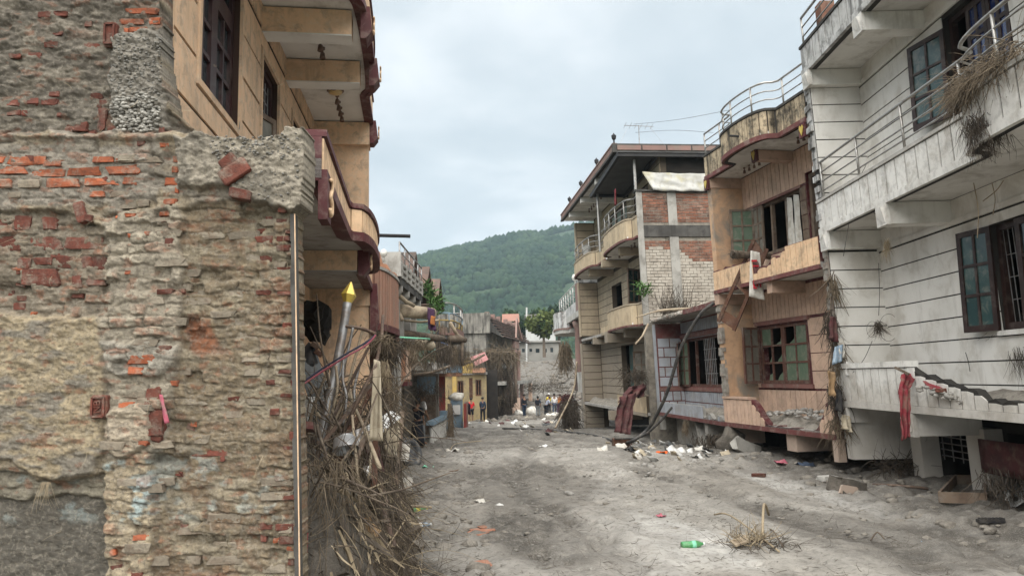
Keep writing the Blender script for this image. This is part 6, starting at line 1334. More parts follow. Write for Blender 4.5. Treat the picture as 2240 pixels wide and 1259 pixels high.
# ---------------------------------------------------------------- right: far white house with pink columns
FF = Fac((3.4, 36.6), (3.05, 46), 'R', lean=.02); FE = FF.L; FW = -1.0
far = thing('far_corner_house', 'weathered white house with pink columns beyond the beige house', 'house', (3.4, 41, -1))
wall(FF, far, FW - .2, FW, 0, FE, -1.2, 4.5, [(.6, 2.2, -.8, 1.4), (3.2, 5.0, -.8, 1.2), (1.0, 2.4, 2.1, 4.0), (4, 6, 2.1, 4.0)], 'grey_plaster'); room(FF, far, FW - .2, 3, .05, FE, -1, 1.6); room(FF, far, FW - .2, 3, .05, FE, 1.9, 4.4)
FF.part('end_wall', 'white_sooty', far, -.2, .0, FW - .5, .0, -1.2, 1.55); FF.part('balcony', 'white_panel', far, -.15, 2.8, FW, .02, 1.0, 2.0)
FF.part('side_parapet', 'white_sooty', far, -.25, -.1, FW - 2.4, .1, 5.0, 6.75); FF.part('roof_slab', 'concrete_light', far, -.1, FE, FW - 3, .1, 4.7, 5.0)
FF.part('parapet', 'white_sooty', far, .9, FE, .0, .1, 5.0, 5.5); railing(FF, far, [(0, .05), (FE, .05)], 5.5, (.3, .6, .9), .03, 1.2, 'white_sooty'); FF.part('corner_parapet', 'pink_paint', far, -.08, .85, .02, .12, 5.0, 6.3)
slab(FF, far, bulge(5, FE, 5.5, FE - .3, .6), FW, 4.2, 4.4, 'concrete_light'); parapet(FF, far, bulge(5, FE, 5.5, FE - .3, .6), 4.4, 5.4, 'pink_paint', 'white_sooty', .3, 'pink_paint')
for i, a in enumerate((2.6, 3.05)): MB().lathe([(.22, -1), (.22, 0), (.17, .1), (.15, 2.2), (.24, 2.35), (.28, 2.6)], Matrix.Translation(FF.P(a, -.15, 2.05)), 12).build('column', 'pink_paint', far, True)
FF.part('shutter', 'grey_sheet', far, 1.0, 2.4, FW - .05, FW + .05, 2.1, 4.0)
mb = MB(); frame_bars(mb, Vector((FF.P(.6, FW - .05, .3).x, FF.P(.6, FW - .05, .3).y, 0)), FF.t, FF.n, 1.6, -.8, 1.4, .1, .1, 2, 3, mun=.08); mb.build('door', 'far_white', far)
MB().lathe([(.04, 0), (.04, .25), (.14, .32), (.17, .46), (.10, .6)], Matrix.Translation(FF.P(1.2, .05, 6.3)), 10).build('globe_lamp', 'globe', far, True)
# ---------------------------------------------------------------- flood debris piled along the left side
def pe(y): return -.93 - .135 * (y - 7)
xs_ = np.linspace(-3.0, -.4, 90); ys_ = np.linspace(4.6, 13.5, 160); XX, YY = np.meshgrid(xs_, ys_)
XX = XX - .10 * (YY - 6)
def pile_h(x, y):
    d_ = pe(y) - x; h = 1.0 * smooth(.0, .55, d_ + .22 * (fbm(x * 2.2, y * 2.2, 3, 201) - .5)) + .30 * smooth(.4, 1.2, d_)
    h = h * smooth(4.85, 5.9, y) * (1 - .35 * smooth(9.5, 12, y)) * (1 - smooth(12.3, 13.4, y)); return h
ZZ = gz_np(XX, YY) - .06 + pile_h(XX, YY) + .16 * (fbm(XX * 5, YY * 5, 4, 202) - .5) * smooth(.05, .5, pile_h(XX, YY))
dm = np_mesh('debris', np.stack([XX, YY, ZZ], -1).reshape(-1, 3), grid_faces(*XX.shape), 'mud_pile', smooth=True); stuff(dm); tag(dm, 'bank of flood mud packed against the peach house', 'mud')
def ps(y0, y1, d0, d1, dz=(0, .1)):
    def f(r):
        y = r.uniform(y0, y1); x = pe(y) - r.uniform(d0, d1); return np.array([x, y, gz(x, y) + float(pile_h(np.array([x]), np.array([y]))[0]) + r.uniform(*dz)])
    return f
L_ = []
L_.append(strands(900, ps(5.3, 12.2, .0, .9, (-.05, .15)), lambda r: np.array([.5 + r.normal(0, .6), r.normal(-.25, .7), r.normal(-.2, .6)]), (.15, .65), (.0018, .005), bend=.6, droop=1.3, seed=11))
L_.append(strands(600, ps(5.6, 11, .1, .5, (0, .25)), lambda r: np.array([.35 + r.normal(0, .25), r.normal(-.1, .3), -1]), (.3, .9), (.002, .005), bend=.25, droop=.7, seed=12))
V_, F_ = joinVF(L_); o = np_mesh('straw', V_, F_, 'straw'); stuff(o); tag(o, 'matted dry straw hanging over the flood bank', 'straw')
L_ = [strands(1500, ps(5.3, 12.5, -.05, .9, (-.1, .1)), lambda r: np.array([.4 + r.normal(0, .6), r.normal(-.2, .7), r.normal(-.5, .5)]), (.15, .6), (.002, .006), bend=.6, droop=1.3, seed=13), strands(500, ps(5.2, 7.5, -.25, .3, (0, .05)), lambda r: np.array([r.normal(.2, .8), r.normal(0, .8), r.normal(.1, .3)]), (.1, .45), (.0015, .004), bend=.8, droop=.9, seed=14)]
V_, F_ = joinVF(L_); o = np_mesh('straw', V_, F_, 'straw_dark'); stuff(o); tag(o, 'dark wet roots and stalks matted in the flood bank', 'roots')
L_ = [strands(260, ps(5.3, 11.5, -.1, .7, (0, .2)), lambda r: np.array([.4 + r.normal(0, .7), r.normal(-.2, .6), r.normal(-.1, .6)]), (.2, .8), (.002, .006), bend=.5, droop=.8, seed=15)]
V2, F2 = blades(160, ps(5.3, 10.5, .0, .6, (0, .1)), lambda r: np.array([.4, r.normal(0, .5), -.8 + r.normal(0, .3)]), (.15, .5), (.008, .022), seed=16)
V_, F_ = joinVF(L_ + [(V2, F2)]); o = np_mesh('straw', V_, F_, 'straw_pale'); stuff(o); tag(o, 'pale dry stalks and leaf strips on the flood bank', 'straw')
def clump(name, label, cat, c, size, n, mat, seed, down=.3, ln=(.15, .5), rad=(.002, .005), out=.0, group=None, kind='stuff'):
    c = np.array(c); sz = np.array(size)
    V_, F_ = strands(n, lambda r: c + (r.uniform(-.9, .9, 3) * np.array([1, 1, .75]) + r.normal(0, .12, 3)) * sz, lambda r: np.array([r.normal(-out, .45), r.normal(-.25, .45), r.normal(-down * 1.3, .45)]), ln, rad, bend=.7, droop=down * 1.6, seed=seed, curl=.6)
    o = np_mesh(name, V_, F_, mat); tag(o, label, cat, group); o['kind'] = kind; return o
# --- gate wreck: gold-tipped post, fan of bent bars, rusty angle irons
gate = thing('wrecked_gate', 'wrecked metal gate with silver post and gold pyramid finial', 'gate', at(700, 1050, 6.9))
A_, B_, C_ = at(760, 662, 7.1), at(738, 790, 7.0), at(690, 1010, 6.8)
MB().tube(spline([A_, B_, C_, at(668, 1110, 6.7)], 6), .042, 12).build('post', 'steel_dull', gate, True)
ax = (A_ - B_).normalized(); q = ax.to_track_quat('Z', 'Y').to_matrix().to_4x4(); Mx = Matrix.Translation(A_ - ax * .01) @ q
MB().lathe([(.038, -.02), (.038, .012), (.074, .085), (.010, .215), (.002, .22)], Mx, 6).build('finial', 'gold', gate)
for i, pts in enumerate([[(746, 712, 7.05), (790, 718, 7.0), (822, 730, 6.9)], [(772, 716, 7.0), (758, 780, 7.0), (735, 850, 6.95), (705, 960, 6.85)], [(793, 722, 7.0), (772, 800, 7.0), (750, 880, 6.95), (700, 985, 6.8)], [(806, 760, 7.0), (770, 830, 6.95), (735, 900, 6.9), (695, 1000, 6.8)], [(735, 800, 6.95), (738, 850, 6.9), (726, 905, 6.9), (720, 960, 6.85)], [(752, 780, 7.0), (750, 830, 6.95), (758, 870, 6.9), (750, 930, 6.85)], [(718, 815, 6.95), (722, 870, 6.9), (710, 930, 6.85), (690, 990, 6.8)], [(786, 800, 7.0), (775, 850, 6.95), (772, 900, 6.9), (740, 960, 6.85)], [(765, 850, 6.95), (770, 890, 6.9), (758, 930, 6.9)]]):
    MB().tube(spline([at(*p) for p in pts], 5), .013 if i else .016, 6).build('bar', 'iron_rust' if i in (0, 3) else ('steel_dull' if i % 2 else 'bark_pale'), gate, True)
for i, (p, q_) in enumerate((((845, 800, 6.8), (702, 972, 6.5)), ((702, 965, 6.5), (662, 1150, 6.3)), ((712, 975, 6.55), (672, 1140, 6.35)))): MB().bar(at(*p), at(*q_), .028, .028).build('angle_iron', 'iron_rust' if i != 2 else 'steel_dull', gate)
MB().lathe([(.022, 0), (.03, 0), (.03, .06), (.022, .06)], Matrix.Translation(at(706, 970, 6.4)) @ Matrix.Rotation(R(80), 4, 'X'), 12).build('pipe_end', 'iron_rust', gate)
# --- grey sheet metal and dark sack behind the wall end
sm = thing('crumpled_sheet', 'bent grey sheet metal leaning behind the wall end', 'sheet metal', at(690, 880, 8.2))
for k, c4 in enumerate([[(655, 790, 8.0), (690, 765, 8.2), (728, 880, 8.1), (690, 900, 7.9)], [(662, 830, 7.9), (690, 795, 8.0), (722, 930, 7.9), (700, 950, 7.8)], [(656, 850, 7.8), (680, 900, 7.8), (700, 990, 7.7), (660, 960, 7.7)]]): cloth([at(*c) for c in c4], 5, 5, .015, k, fold=1).build('sheet', 'grey_sheet' if k < 2 else 'teal_wall', sm, solid=.008)
m_ = rock(at(672, 785, 8.15), (.10, .10, .17), seed=77, sub=2, j=.35); tag(m_.build('bag', 'plastic_dark', None, True), 'black bag snagged above the grey sheet metal', 'bag')
for k, (x, y) in enumerate(((690, 755), (697, 772))): tag(noisy_box(at(x, y, 8.1), (.09, .05, .05), Matrix.Rotation(.6, 3, 'Y'), .1, seed=k + 300).build('brick_bit', 'wood_brown', None), ('upper' if k == 0 else 'lower') + ' brown chip lying beside the black bag', 'chip')
# --- ropes
for nm, mt_, dy, lb in (('rope', 'pipe_rope_a', 0, 'pink rope strung from the wall end to the snagged straw'), ('rope', 'pipe_rope_b', -6, 'dark blue rope twisted along the pink one')):
    tag(MB().tube(spline([at(650, 850 + dy, 6.6), at(700, 815 + dy, 6.6), at(760, 778 + dy, 6.5), at(800, 755 + dy, 6.5), at(822, 732, 6.5)], 8), .008, 6).build(nm, mt_, None, True), lb, 'rope')
clump('straw_knot', 'knot of straw snagged on the rusty bars above the bank', 'straw', at(832, 745, 6.7), (.11, .1, .07), 150, 'straw', 21, .3, (.08, .25)); clump('straw_knot', 'small straw tuft hanging under the snagged knot', 'straw', at(842, 800, 6.7), (.04, .05, .1), 60, 'straw_pale', 22, .9, (.1, .3))
# --- hanging pale cloth, white board, pot, panel, cardboard, pipe, poles
cl = cloth([at(818, 785, 6.5), at(832, 790, 6.5), at(838, 964, 6.45), at(808, 962, 6.45)], 8, 18, .018, 5, fold=2); tag(cl.build('cloth_strip', 'cloth_pale', None, True, solid=.004), 'long beige cloth strip hanging over the flood bank', 'cloth')
MB().tube([at(838, 690, 6.8), at(835, 735, 6.7), at(822, 800, 6.5), at(790, 860, 6.5), at(745, 960, 6.5)], .016, 6).build('x', 'iron_rust', gate, True).name = 'bar'
wbd = [at(785, 942, 7.6), at(855, 897, 7.9), at(877, 910, 7.8), at(812, 962, 7.4)]; tag(MB().prism(wbd, Vector((0, .01, -.015))).build('white_board', 'plastic_white', None), 'white foam board lying on top of the bank', 'board')
pot = thing('aluminium_pot', 'dented aluminium cooking pot tipped over in the straw', 'pot', at(752, 985, 6.4)); Mp = Matrix.Translation(at(752, 955, 6.4)) @ Matrix.Rotation(R(155), 4, 'X') @ Matrix.Rotation(R(14), 4, 'Y'); MB().lathe([(.075, 0), (.085, .01), (.10, .10), (.11, .12), (.115, .12), (.105, .11), (.09, .02), (.02, .015)], Mp, 20).build('bowl', 'aluminium', pot, True)
cl = cloth([at(765, 945, 6.5), at(790, 935, 6.6), at(790, 985, 6.5), at(772, 1000, 6.4)], 5, 5, .01, 3); tag(cl.build('tin_sheet', 'steel_dull', None, False, solid=.006), 'crumpled tin panel beside the cooking pot', 'tin')
cb = thing('cardboard_heap', 'torn soggy cardboard layers on the bank', 'cardboard', at(798, 1205, 6.0))
for k, c4 in enumerate([[(765, 1145), (800, 1130), (835, 1160), (810, 1185)], [(760, 1165), (790, 1140), (800, 1180), (780, 1195)], [(770, 1175), (830, 1165), (828, 1195), (785, 1205)], [(790, 1190), (818, 1185), (825, 1215), (802, 1218)], [(775, 1140), (812, 1128), (815, 1150), (790, 1165)], [(762, 1180), (785, 1178), (800, 1210), (790, 1214)]]): cloth([at(x, y, 5.95 + .05 * ((k * 7) % 3)) for x, y in c4], 4, 4, .014, k, fold=2).build('layer', 'cardboard', cb, solid=.006)
tag(MB().tube([at(818, 1075, 6.9), at(838, 1110, 6.6), at(852, 1160, 6.4), at(862, 1195, 6.3)], .026, 9).build('rusty_pipe', 'iron_rust', None, True), 'short rusty pipe leaning down the bank', 'pipe')
sticks = [((770, 905, 6.5), (775, 960, 6.4), (783, 1045, 6.2), .012, 'bark_pale', 'pale bamboo stick standing in the straw below the pot'), ((660, 1060, 6.2), (690, 1160, 5.8), (745, 1259, 5.6), .009, 'straw_pale', 'thin yellow cane slanting down past the wall end'), ((842, 890, 8.0), (880, 930, 8.5), (912, 960, 9), .012, 'straw_pale', 'pale bamboo pole slanting off the white board'), ((700, 1080, 6.4), (718, 1060, 6.5), (735, 1040, 6.6), .014, 'steel_dull', 'short grey batten in the straw'), ((735, 1150, 6.0), (780, 1148, 6.0), (830, 1140, 6.1), .010, 'wood_brown', 'brown stick lying above the cardboard'), ((880, 1104, 9.8), (905, 1106, 9.8), (944, 1109, 9.9), .016, 'bark_pale', 'pale stake lying by the green bottles'), ((800, 1250, 5.7), (850, 1190, 6.2), (890, 1130, 6.6), .007, 'straw_pale', 'thin reed arching over the toe of the bank'), ((690, 1259, 5.5), (710, 1200, 5.7), (690, 1150, 5.8), .016, 'wood_muddy', 'muddy plank end at the foot of the wall')]
for a, b, c, r_, mt_, lb in sticks: tag(MB().tube(spline([at(*a), at(*b), at(*c)], 4), r_, 6).build('stick', mt_, None, True), lb, 'stick')
tag(MB().hexa([at(650, 935, 6.1), at(685, 938, 6.1), at(690, 945, 6.3), at(652, 945, 6.3), at(650, 918, 6.1), at(684, 922, 6.1), at(690, 928, 6.3), at(652, 925, 6.3)]).build('red_block', 'maroon_edge', None), 'red painted plank end poking past the wall', 'plank')
cl = cloth([at(655, 1170, 5.5), at(675, 1165, 5.5), at(672, 1240, 5.3), at(655, 1259, 5.2)], 4, 8, .02, 4); tag(cl.build('red_rag', 'cloth_red', None, True, solid=.004), 'muddy red rag at the foot of the wall', 'rag')
for k, (x, y, Y, w_, mt_, lb) in enumerate([(808, 1032, 6.5, .05, 'label_white', 'small black and white packet in the straw'), (706, 1085, 6.2, .06, 'label_white', 'white and red packet tucked behind the post'), (880, 990, 9.5, .10, 'sack', 'scrap of printed sack near the tyre'), (668, 890, 7.4, .09, 'plastic_white', 'white plastic shreds hanging behind the wall end'), (888, 1060, 9.0, .08, 'sack', 'grey plastic scrap at the foot of the bank')]):
    p = at(x, y, Y); cl = cloth([p + Vector((-w_, 0, w_)), p + Vector((w_, .02, w_ * 1.1)), p + Vector((w_ * .8, -.02, -w_)), p + Vector((-w_ * .9, -.02, -w_ * .8))], 4, 4, .02, k + .5); b = cl.build('packet', mt_, None, False, solid=.003); tag(b, lb, 'packet')
# tyre half sunk in mud
ty_ = thing('tyre', 'old tyre half sunk in mud behind the bank', 'tyre', at(905, 1000, 15.5)); c = at(898, 990, 15.5); prof = []
Mt = Matrix.Translation(c) @ Matrix.Rotation(R(70), 4, 'Y') @ Matrix.Rotation(R(25), 4, 'X'); MB().lathe([(.17, -.07), (.27, -.09), (.31, -.05), (.31, .05), (.27, .09), (.17, .07), (.19, 0), (.17, -.07)], Mt, 22).build('tread', 'rubber', ty_, True); MB().lathe([(.315, -.03), (.325, -.02), (.325, .02), (.315, .03)], Mt, 22).build('band', 'rubber', ty_, True)
# wrapped stake in the street
stk = thing('wrapped_stake', 'broken stake wrapped in roots standing in the mud', 'post', at(985, 955, 21)); MB().tube([at(985, 955, 21), at(986, 915, 21), at(983, 882, 21)], [.1, .07, .06], 7).build('stake', 'bark', stk)
V_, F_ = strands(120, lambda r: np.array(at(984 + r.normal(0, 4), r.uniform(885, 940), 20.95)), lambda r: np.array([r.normal(0, .4), -.2, -1]), (.2, .5), (.004, .009), seed=31, droop=.5); stuff(np_mesh('roots', V_, F_, 'straw', stk))
# --- logs and bundles on the houses of the left row
log = thing('log', 'thick pale log jammed across the concrete house balcony', 'log', at(905, 685, 18)); MB().tube([at(872, 678, 17.5), at(905, 682, 18), at(945, 686, 18.6)], [.15, .16, .15], 12).build('trunk', 'bark_pale', log, True); MB().tube([at(872, 684, 17.4), at(880, 700, 17.3)], .05, 7).build('stub', 'bark_pale', log, True)
cl = cloth([at(936, 672, 18), at(952, 676, 18.3), at(955, 724, 18.2), at(938, 720, 18)], 8, 12, .05, 8, fold=4); sc = cl.build('shawl', 'c_purple', None, True, solid=.006); tag(sc, 'patterned purple and orange shawl over the end of the pale log', 'shawl'); cloth([at(944, 690, 17.93), at(953, 692, 18.2), at(952, 712, 18.1), at(942, 708, 17.9)], 3, 4, .02, 8).build('pattern', 'c_orange', sc, True, solid=.008)
tag(MB().tube([at(875, 728, 18), at(930, 735, 19), at(968, 741, 20)], .09, 9).build('dark_log', 'bark', None, True), 'dark tree trunk lying under the pale log', 'log'); tag(MB().tube([at(985, 741, 22), at(1005, 740, 22.4), at(1018, 744, 22.6)], [.1, .12, .08], 9).build('branch', 'bark', None, True), 'thick dark branch jutting over the street from the balcony roots', 'branch'); tag(MB().tube([at(1012, 745, 22.5), at(1010, 772, 22.5), at(1012, 800, 22.5)], .05, 6).build('branch', 'bark', None, True), 'upright broken branch under the jutting one', 'branch')
tag(MB().tube([at(866, 737, 17), at(940, 741, 18.2)], .022, 6).build('green_pipe', 'plastic_mint', None, True), 'thin green plastic pipe along the balcony', 'pipe')
for k, x in enumerate((918, 938)): tag(rock(at(x, 754, 19.5), (.2, .17, .15), seed=k + 8, sub=2, j=.1).build('bundle', 'cloth_pale', None, True), ('nearer' if k == 0 else 'farther') + ' of two pale sacks on the concrete balcony', 'sack')
for k, (x, y, Y, sx, sz_, n) in enumerate([(895, 750, 18, .35, .18, 260), (850, 745, 14.5, .3, .15, 200), (885, 770, 17, .3, .2, 240), (978, 765, 22, .14, .45, 150), (990, 770, 24, .2, .4, 200), (950, 770, 20, .3, .15, 160), (1010, 775, 30, .4, .3, 180)]):
    clump('root_mat', ['straw mat draped over the concrete balcony edge', 'straw heap on the brown house ledge', 'roots hanging below the orange panel', 'tall root curtain hanging by the blue awning', 'root curtain beside the jutting branch', 'dry stalks on the concrete balcony end', 'roots tangled on the yellow house balcony'][k], 'roots', at(x, y, Y), (sx, .3, sz_), n, 'straw_dark' if k % 2 else 'straw', 40 + k, .6, (.2, .7), (.004, .011))
# root heap over the tile-roofed house
rh = [clump('root_heap', 'huge mat of roots and branches draped over the tile-roofed house', 'roots', at(1080, 775, 61), (1.8, .8, .6), 900, 'straw', 61, .2, (.6, 2.1), (.014, .04)), clump('root_heap', 'dark roots hanging like a curtain under the tiled eaves', 'roots', at(1085, 825, 61.5), (1.4, .6, 1.2), 600, 'straw_dark', 62, 1.2, (.8, 2.2), (.015, .04)), clump('root_heap', 'fan of roots spilling to the ground at the street end', 'roots', at(1100, 880, 62), (.8, .6, 1.1), 500, 'straw_dark', 63, 1.0, (.6, 1.8), (.015, .04)), clump('root_heap', 'pale branch litter against the low salmon wall', 'roots', at(1070, 870, 61), (1., .5, .5), 300, 'straw', 64, .1, (.5, 1.4), (.012, .03))]
tag(MB().prism([at(1028, 782, 59), at(1060, 770, 59.4), at(1068, 786, 59), at(1040, 800, 58.6)], (0, .03, .03)).build('red_board', 'red_sheet', None), 'pinkish red sheet lying on the root heap', 'board')
for k, (a, b) in enumerate((((1110, 785), (1120, 890)), ((1124, 782), (1127, 880)), ((1090, 790), (1105, 880)), ((1060, 800), (1062, 870)))): tag(MB().tube([at(*a, 61.4), at((a[0] + b[0]) / 2 + 3, (a[1] + b[1]) / 2, 61.2), at(*b, 61.6)], [.14, .12, .17], 6).build('trunk_pole', 'bark', None, True), ['long bent trunk', 'outermost straight trunk', 'thick leaning trunk', 'short upright trunk'][k] + ' propped against the root heap', 'trunk')
# far right roots
clump('root_mat', 'brown root mat hanging from the weathered white house balcony', 'roots', at(1236, 770, 37.8), (.28, .5, .75), 420, 'straw', 71, 1.0, (.3, 1.2), (.008, .024)); clump('root_mat', 'dark roots heaped at the foot of the weathered white house', 'roots', at(1245, 900, 33), (.4, .6, .7), 500, 'straw_dark', 72, .6, (.4, 1.3), (.008, .022)); clump('root_mat', 'maroon rags and wire tangled at the weathered house door', 'roots', at(1240, 870, 34), (.25, .3, .25), 160, 'cloth_maroon', 73, .4, (.2, .7), (.012, .03))
for k, (pts, lb) in enumerate((([(1262, 790, 33), (1255, 850, 33), (1225, 915, 32), (1215, 935, 31)], 'grey drain hose trailing down from the weathered house'), ([(1258, 800, 34), (1262, 850, 34), (1245, 900, 33)], 'loose cable beside the grey drain hose'))): tag(MB().tube(spline([at(*p) for p in pts], 6), .04 if k == 0 else .02, 6).build('hose', 'bark_pale' if k == 0 else 'cable_black', None, True), lb, 'hose')

# ---------------------------------------------------------------- right side objects
# leaning wooden bed frame, log and printed sack on the salmon house
bf = thing('wooden_bed', 'brown wooden bed frame hanging off the salmon balcony', 'frame', at(1590, 720, 16.6))
P1, P2, Q1, Q2 = at(1575, 695, 16.7), at(1649, 525, 16.4), at(1608, 715, 16.5), at(1672, 560, 16.2)
MB().bar(P1 - (P2 - P1) * .05, P2, .10, .07).build('rail', 'wood_brown', bf); MB().bar(Q1 - (Q2 - Q1) * .05, Q2 + (Q2 - Q1) * .1, .10, .07).build('rail', 'wood_brown', bf)
for t_, hh in ((.04, .24), (.5, .22), (.95, .2)): MB().bar(P1.lerp(P2, t_), Q1.lerp(Q2, t_), hh, .03, up=(P2 - P1).normalized().cross(Q1 - P1)).build('board', 'wood_brown', bf)
tag(MB().tube([at(1604, 556, 16.1), at(1640, 558, 16.4), at(1700, 562, 16.9)], [.10, .075, .06], 9).build('log', 'bark', None, True), 'root-ended log resting on the salmon balcony', 'log'); clump('log_roots', 'torn root end of the log on the salmon balcony', 'roots', at(1606, 556, 16.1), (.09, .06, .07), 120, 'straw_dark', 81, .2, (.05, .14), (.004, .009))
cl = cloth([at(1642, 548, 16.0), at(1662, 552, 16.0), at(1672, 656, 15.95), at(1638, 648, 15.95)], 8, 14, .018, 9, fold=2); sk = cl.build('rice_sack', 'sack', None, True, solid=.005); tag(sk, 'white woven sack with red print hanging by the bed frame', 'sack')
for x0, x1, y0, y1 in ((1648, 1666, 612, 617), (1648, 1652, 617, 628), (1655, 1659, 617, 626), (1662, 1666, 617, 628), (1648, 1656, 628, 631), (1644, 1656, 568, 572), (1647, 1660, 580, 583)):
    p = [at(x, y, 15.90) for x, y in ((x0, y0), (x1, y0), (x1, y1), (x0, y1))]; MB().prism(p, (0, .012, 0)).build('print', 'red_print', sk)
# thick black cable from the roof slab to the ground and along the street
cab = [at(1562, 662, 17.4), at(1530, 690, 17.6), at(1490, 760, 18.0), at(1462, 850, 18.4), at(1440, 900, 18.8), at(1415, 940, 19.2), at(1370, 968, 19.5)]
gp = lambda x, y: ground_at(x, y) + Vector((0, 0, .035))
tag(MB().tube(spline(cab + [gp(1330, 962), gp(1290, 952), gp(1230, 945), gp(1165, 940), gp(1100, 938)], 8), .042, 8).build('cable', 'cable_black', None, True), 'thick black cable sagging from the tiled house and running across the mud', 'cable')
tag(MB().tube(spline([at(1345, 958, 19.4), at(1400, 955, 19.0), at(1440, 925, 18.6), at(1470, 890, 18.4)], 8), .03, 7).build('cable', 'cable_black', None, True), 'second black cable looped below the tiled house', 'cable')
tag(MB().box(at(1360, 968, 19.6), (.45, .4, .22)).build('wooden_box', 'wood_brown', None), 'small wooden box beside the cable on the mud', 'box')
# maroon cloth on the beige balcony
cl = cloth([at(1376, 846, 23.8), at(1418, 838, 24.4), at(1408, 866, 23.9), at(1352, 880, 23.2)], 16, 10, .12, 2, fold=4); o = cl.build('maroon_curtain', 'cloth_maroon', None, True, solid=.01); tag(o, 'large maroon cloth dragged over the beige house balcony', 'cloth'); cloth([at(1354, 868, 23.1), at(1392, 858, 23.5), at(1376, 950, 22.8), at(1346, 944, 22.9)], 18, 18, .09, 6, fold=5).build('fall', 'cloth_maroon', o, True, solid=.01)
clump('root_mat', 'dry roots heaped in the beige house window', 'roots', at(1385, 820, 24.6), (.4, .3, .2), 250, 'straw_dark', 85, .2, (.2, .7), (.005, .014)); clump('root_mat', 'dry twigs fanned out on the tiled house roof', 'roots', at(1475, 685, 22.5), (.45, .5, .08), 160, 'straw_dark', 86, -.5, (.4, 1.1), (.006, .014)); clump('root_mat', 'straw tuft hanging under the tiled house balcony', 'roots', at(1500, 925, 20), (.06, .06, .15), 80, 'straw', 87, 1.2, (.2, .5), (.004, .009))
tag(MB().tube(spline([at(1392, 694, 22.3), at(1440, 680, 22), at(1500, 675, 21.5), at(1540, 674, 21)], 5), [.02] * 5 + [.04] * 5 + [.035] * 6, 7).build('bare_branch', 'bark_pale', None, True), 'long pale bare branch lying on the tiled house roof', 'branch'); tag(MB().tube([at(1418, 708, 22.2), at(1405, 735, 22), at(1390, 752, 21.8)], .03, 6).build('bare_branch', 'bark_pale', None, True), 'short pale branch dangling from the roof edge', 'branch')
# root curtain between the salmon and white houses
cu = [(1822, 620, .06, .25, 90), (1816, 700, .09, .3, 130), (1832, 775, .10, .35, 170), (1826, 860, .13, .3, 150), (1836, 925, .17, .2, 120)]
for k, (x, y, sx, sz_, n) in enumerate(cu): clump('root_curtain', ['top', 'upper', 'middle', 'lower', 'bottom'][k] + ' stretch of the roots jammed between the salmon and white houses', 'roots', at(x, y, 13.25), (sx, .12, sz_), n, 'straw_dark' if k % 2 else 'straw', 90 + k, .9, (.12, .6), (.003, .013))
for k, (x, y, w_, h_, mt_, lb) in enumerate(((1822, 690, 14, 60, 'cloth_maroon', 'dark rag high in the roots beside the white house'), (1838, 735, 12, 50, 'sack', 'grey sacking strip in the roots beside the white house'), (1818, 810, 16, 60, 'cardboard', 'brown torn board in the roots beside the white house'), (1836, 850, 14, 55, 'plastic_dark', 'black plastic strip low in the roots beside the white house'), (1850, 905, 20, 40, 'cloth_pale', 'muddy rag at the foot of the roots beside the white house'))):
    c4 = cloth([at(x - w_ / 2, y, 13.05), at(x + w_ / 2, y + 5, 13.1), at(x + w_ * .7, y + h_, 13.0), at(x - w_ * .4, y + h_ - 9, 13.0)], 6, 10, .05, k + 1.7, fold=3); tag(c4.build('rag', mt_, None, True, solid=.005), lb, 'rag')
cl = cloth([at(1826, 758, 13), at(1845, 752, 13), at(1842, 790, 12.95), at(1820, 798, 12.95)], 5, 6, .03, 2); tag(cl.build('plastic_sheet', 'plastic_blue', None, True, solid=.004), 'crumpled bluish plastic in the roots by the white house', 'plastic'); cl = cloth([at(1850, 790, 13), at(1885, 798, 13), at(1888, 820, 12.9), at(1848, 822, 12.9)], 6, 5, .04, 4); tag(cl.build('plastic_sheet', 'plastic_white', None, True, solid=.004), 'white plastic bag on the white balcony corner', 'plastic')
# red cloth over the white balcony
cl = cloth([at(1972, 818, 10.75), at(2008, 815, 10.9), at(1992, 850, 10.6), at(1968, 860, 10.55)], 8, 6, .03, 7); o = cl.build('red_cloth', 'cloth_red', None, True, solid=.006); tag(o, 'red cloth slung over the broken white balcony', 'cloth'); cloth([at(1968, 850, 10.5), at(1992, 850, 10.5), at(1988, 955, 10.42), at(1969, 964, 10.45)], 10, 18, .05, 3, fold=4).build('fall', 'cloth_red', o, True, solid=.006)
# rubble, bricks and packets on the white balcony
for k in range(34):
    x = rng.uniform(2000, 2110); y = 838 + (x - 2000) * .33 + rng.uniform(-10, 6); a_, z_ = 0, 0; p = at(x, y + 6, 10.4 - (x - 2000) * .007); s = rng.uniform(.02, .055); tag(rock(p, (s * 1.2, s, s * .7), seed=500 + k).build('stone', 'stone', None, True), 'grey river stone heaped on the broken white balcony', 'stone', 'stones on the white balcony')
for k, (x, y, r_, lb) in enumerate(((2110, 868, .2, 'red brick at the edge of the broken white balcony'), (2135, 880, -.1, 'red brick fragment beyond the broken balcony end'), (2062, 853, .4, 'half brick beside the red printed packet'))): tag(noisy_box(at(x, y, 10.0), (.16, .10, .05), Matrix.Rotation(r_, 3, 'Z'), .1, seed=k + 70).build('brick', 'brick_red', None), lb, 'brick')
cl = cloth([at(2018, 832, 10.5), at(2052, 838, 10.3), at(2066, 850, 10.0), at(2035, 850, 10.1)], 5, 4, .01, 1); tag(cl.build('packet', 'cloth_red', None, False, solid=.005), 'red and white printed packet on the rubble', 'packet'); cl = cloth([at(2072, 845, 10.2), at(2095, 850, 10.1), at(2108, 866, 9.9), at(2080, 864, 9.9)], 5, 4, .01, 2); tag(cl.build('packet', 'plastic_blue', None, False, solid=.005), 'pale blue packet on the rubble', 'packet')
tag(MB().bar(at(1958, 803, 10.9), at(1988, 818, 10.7), .03, .03).build('stick', 'bark', None), 'dark stick poking over the white balcony', 'stick')
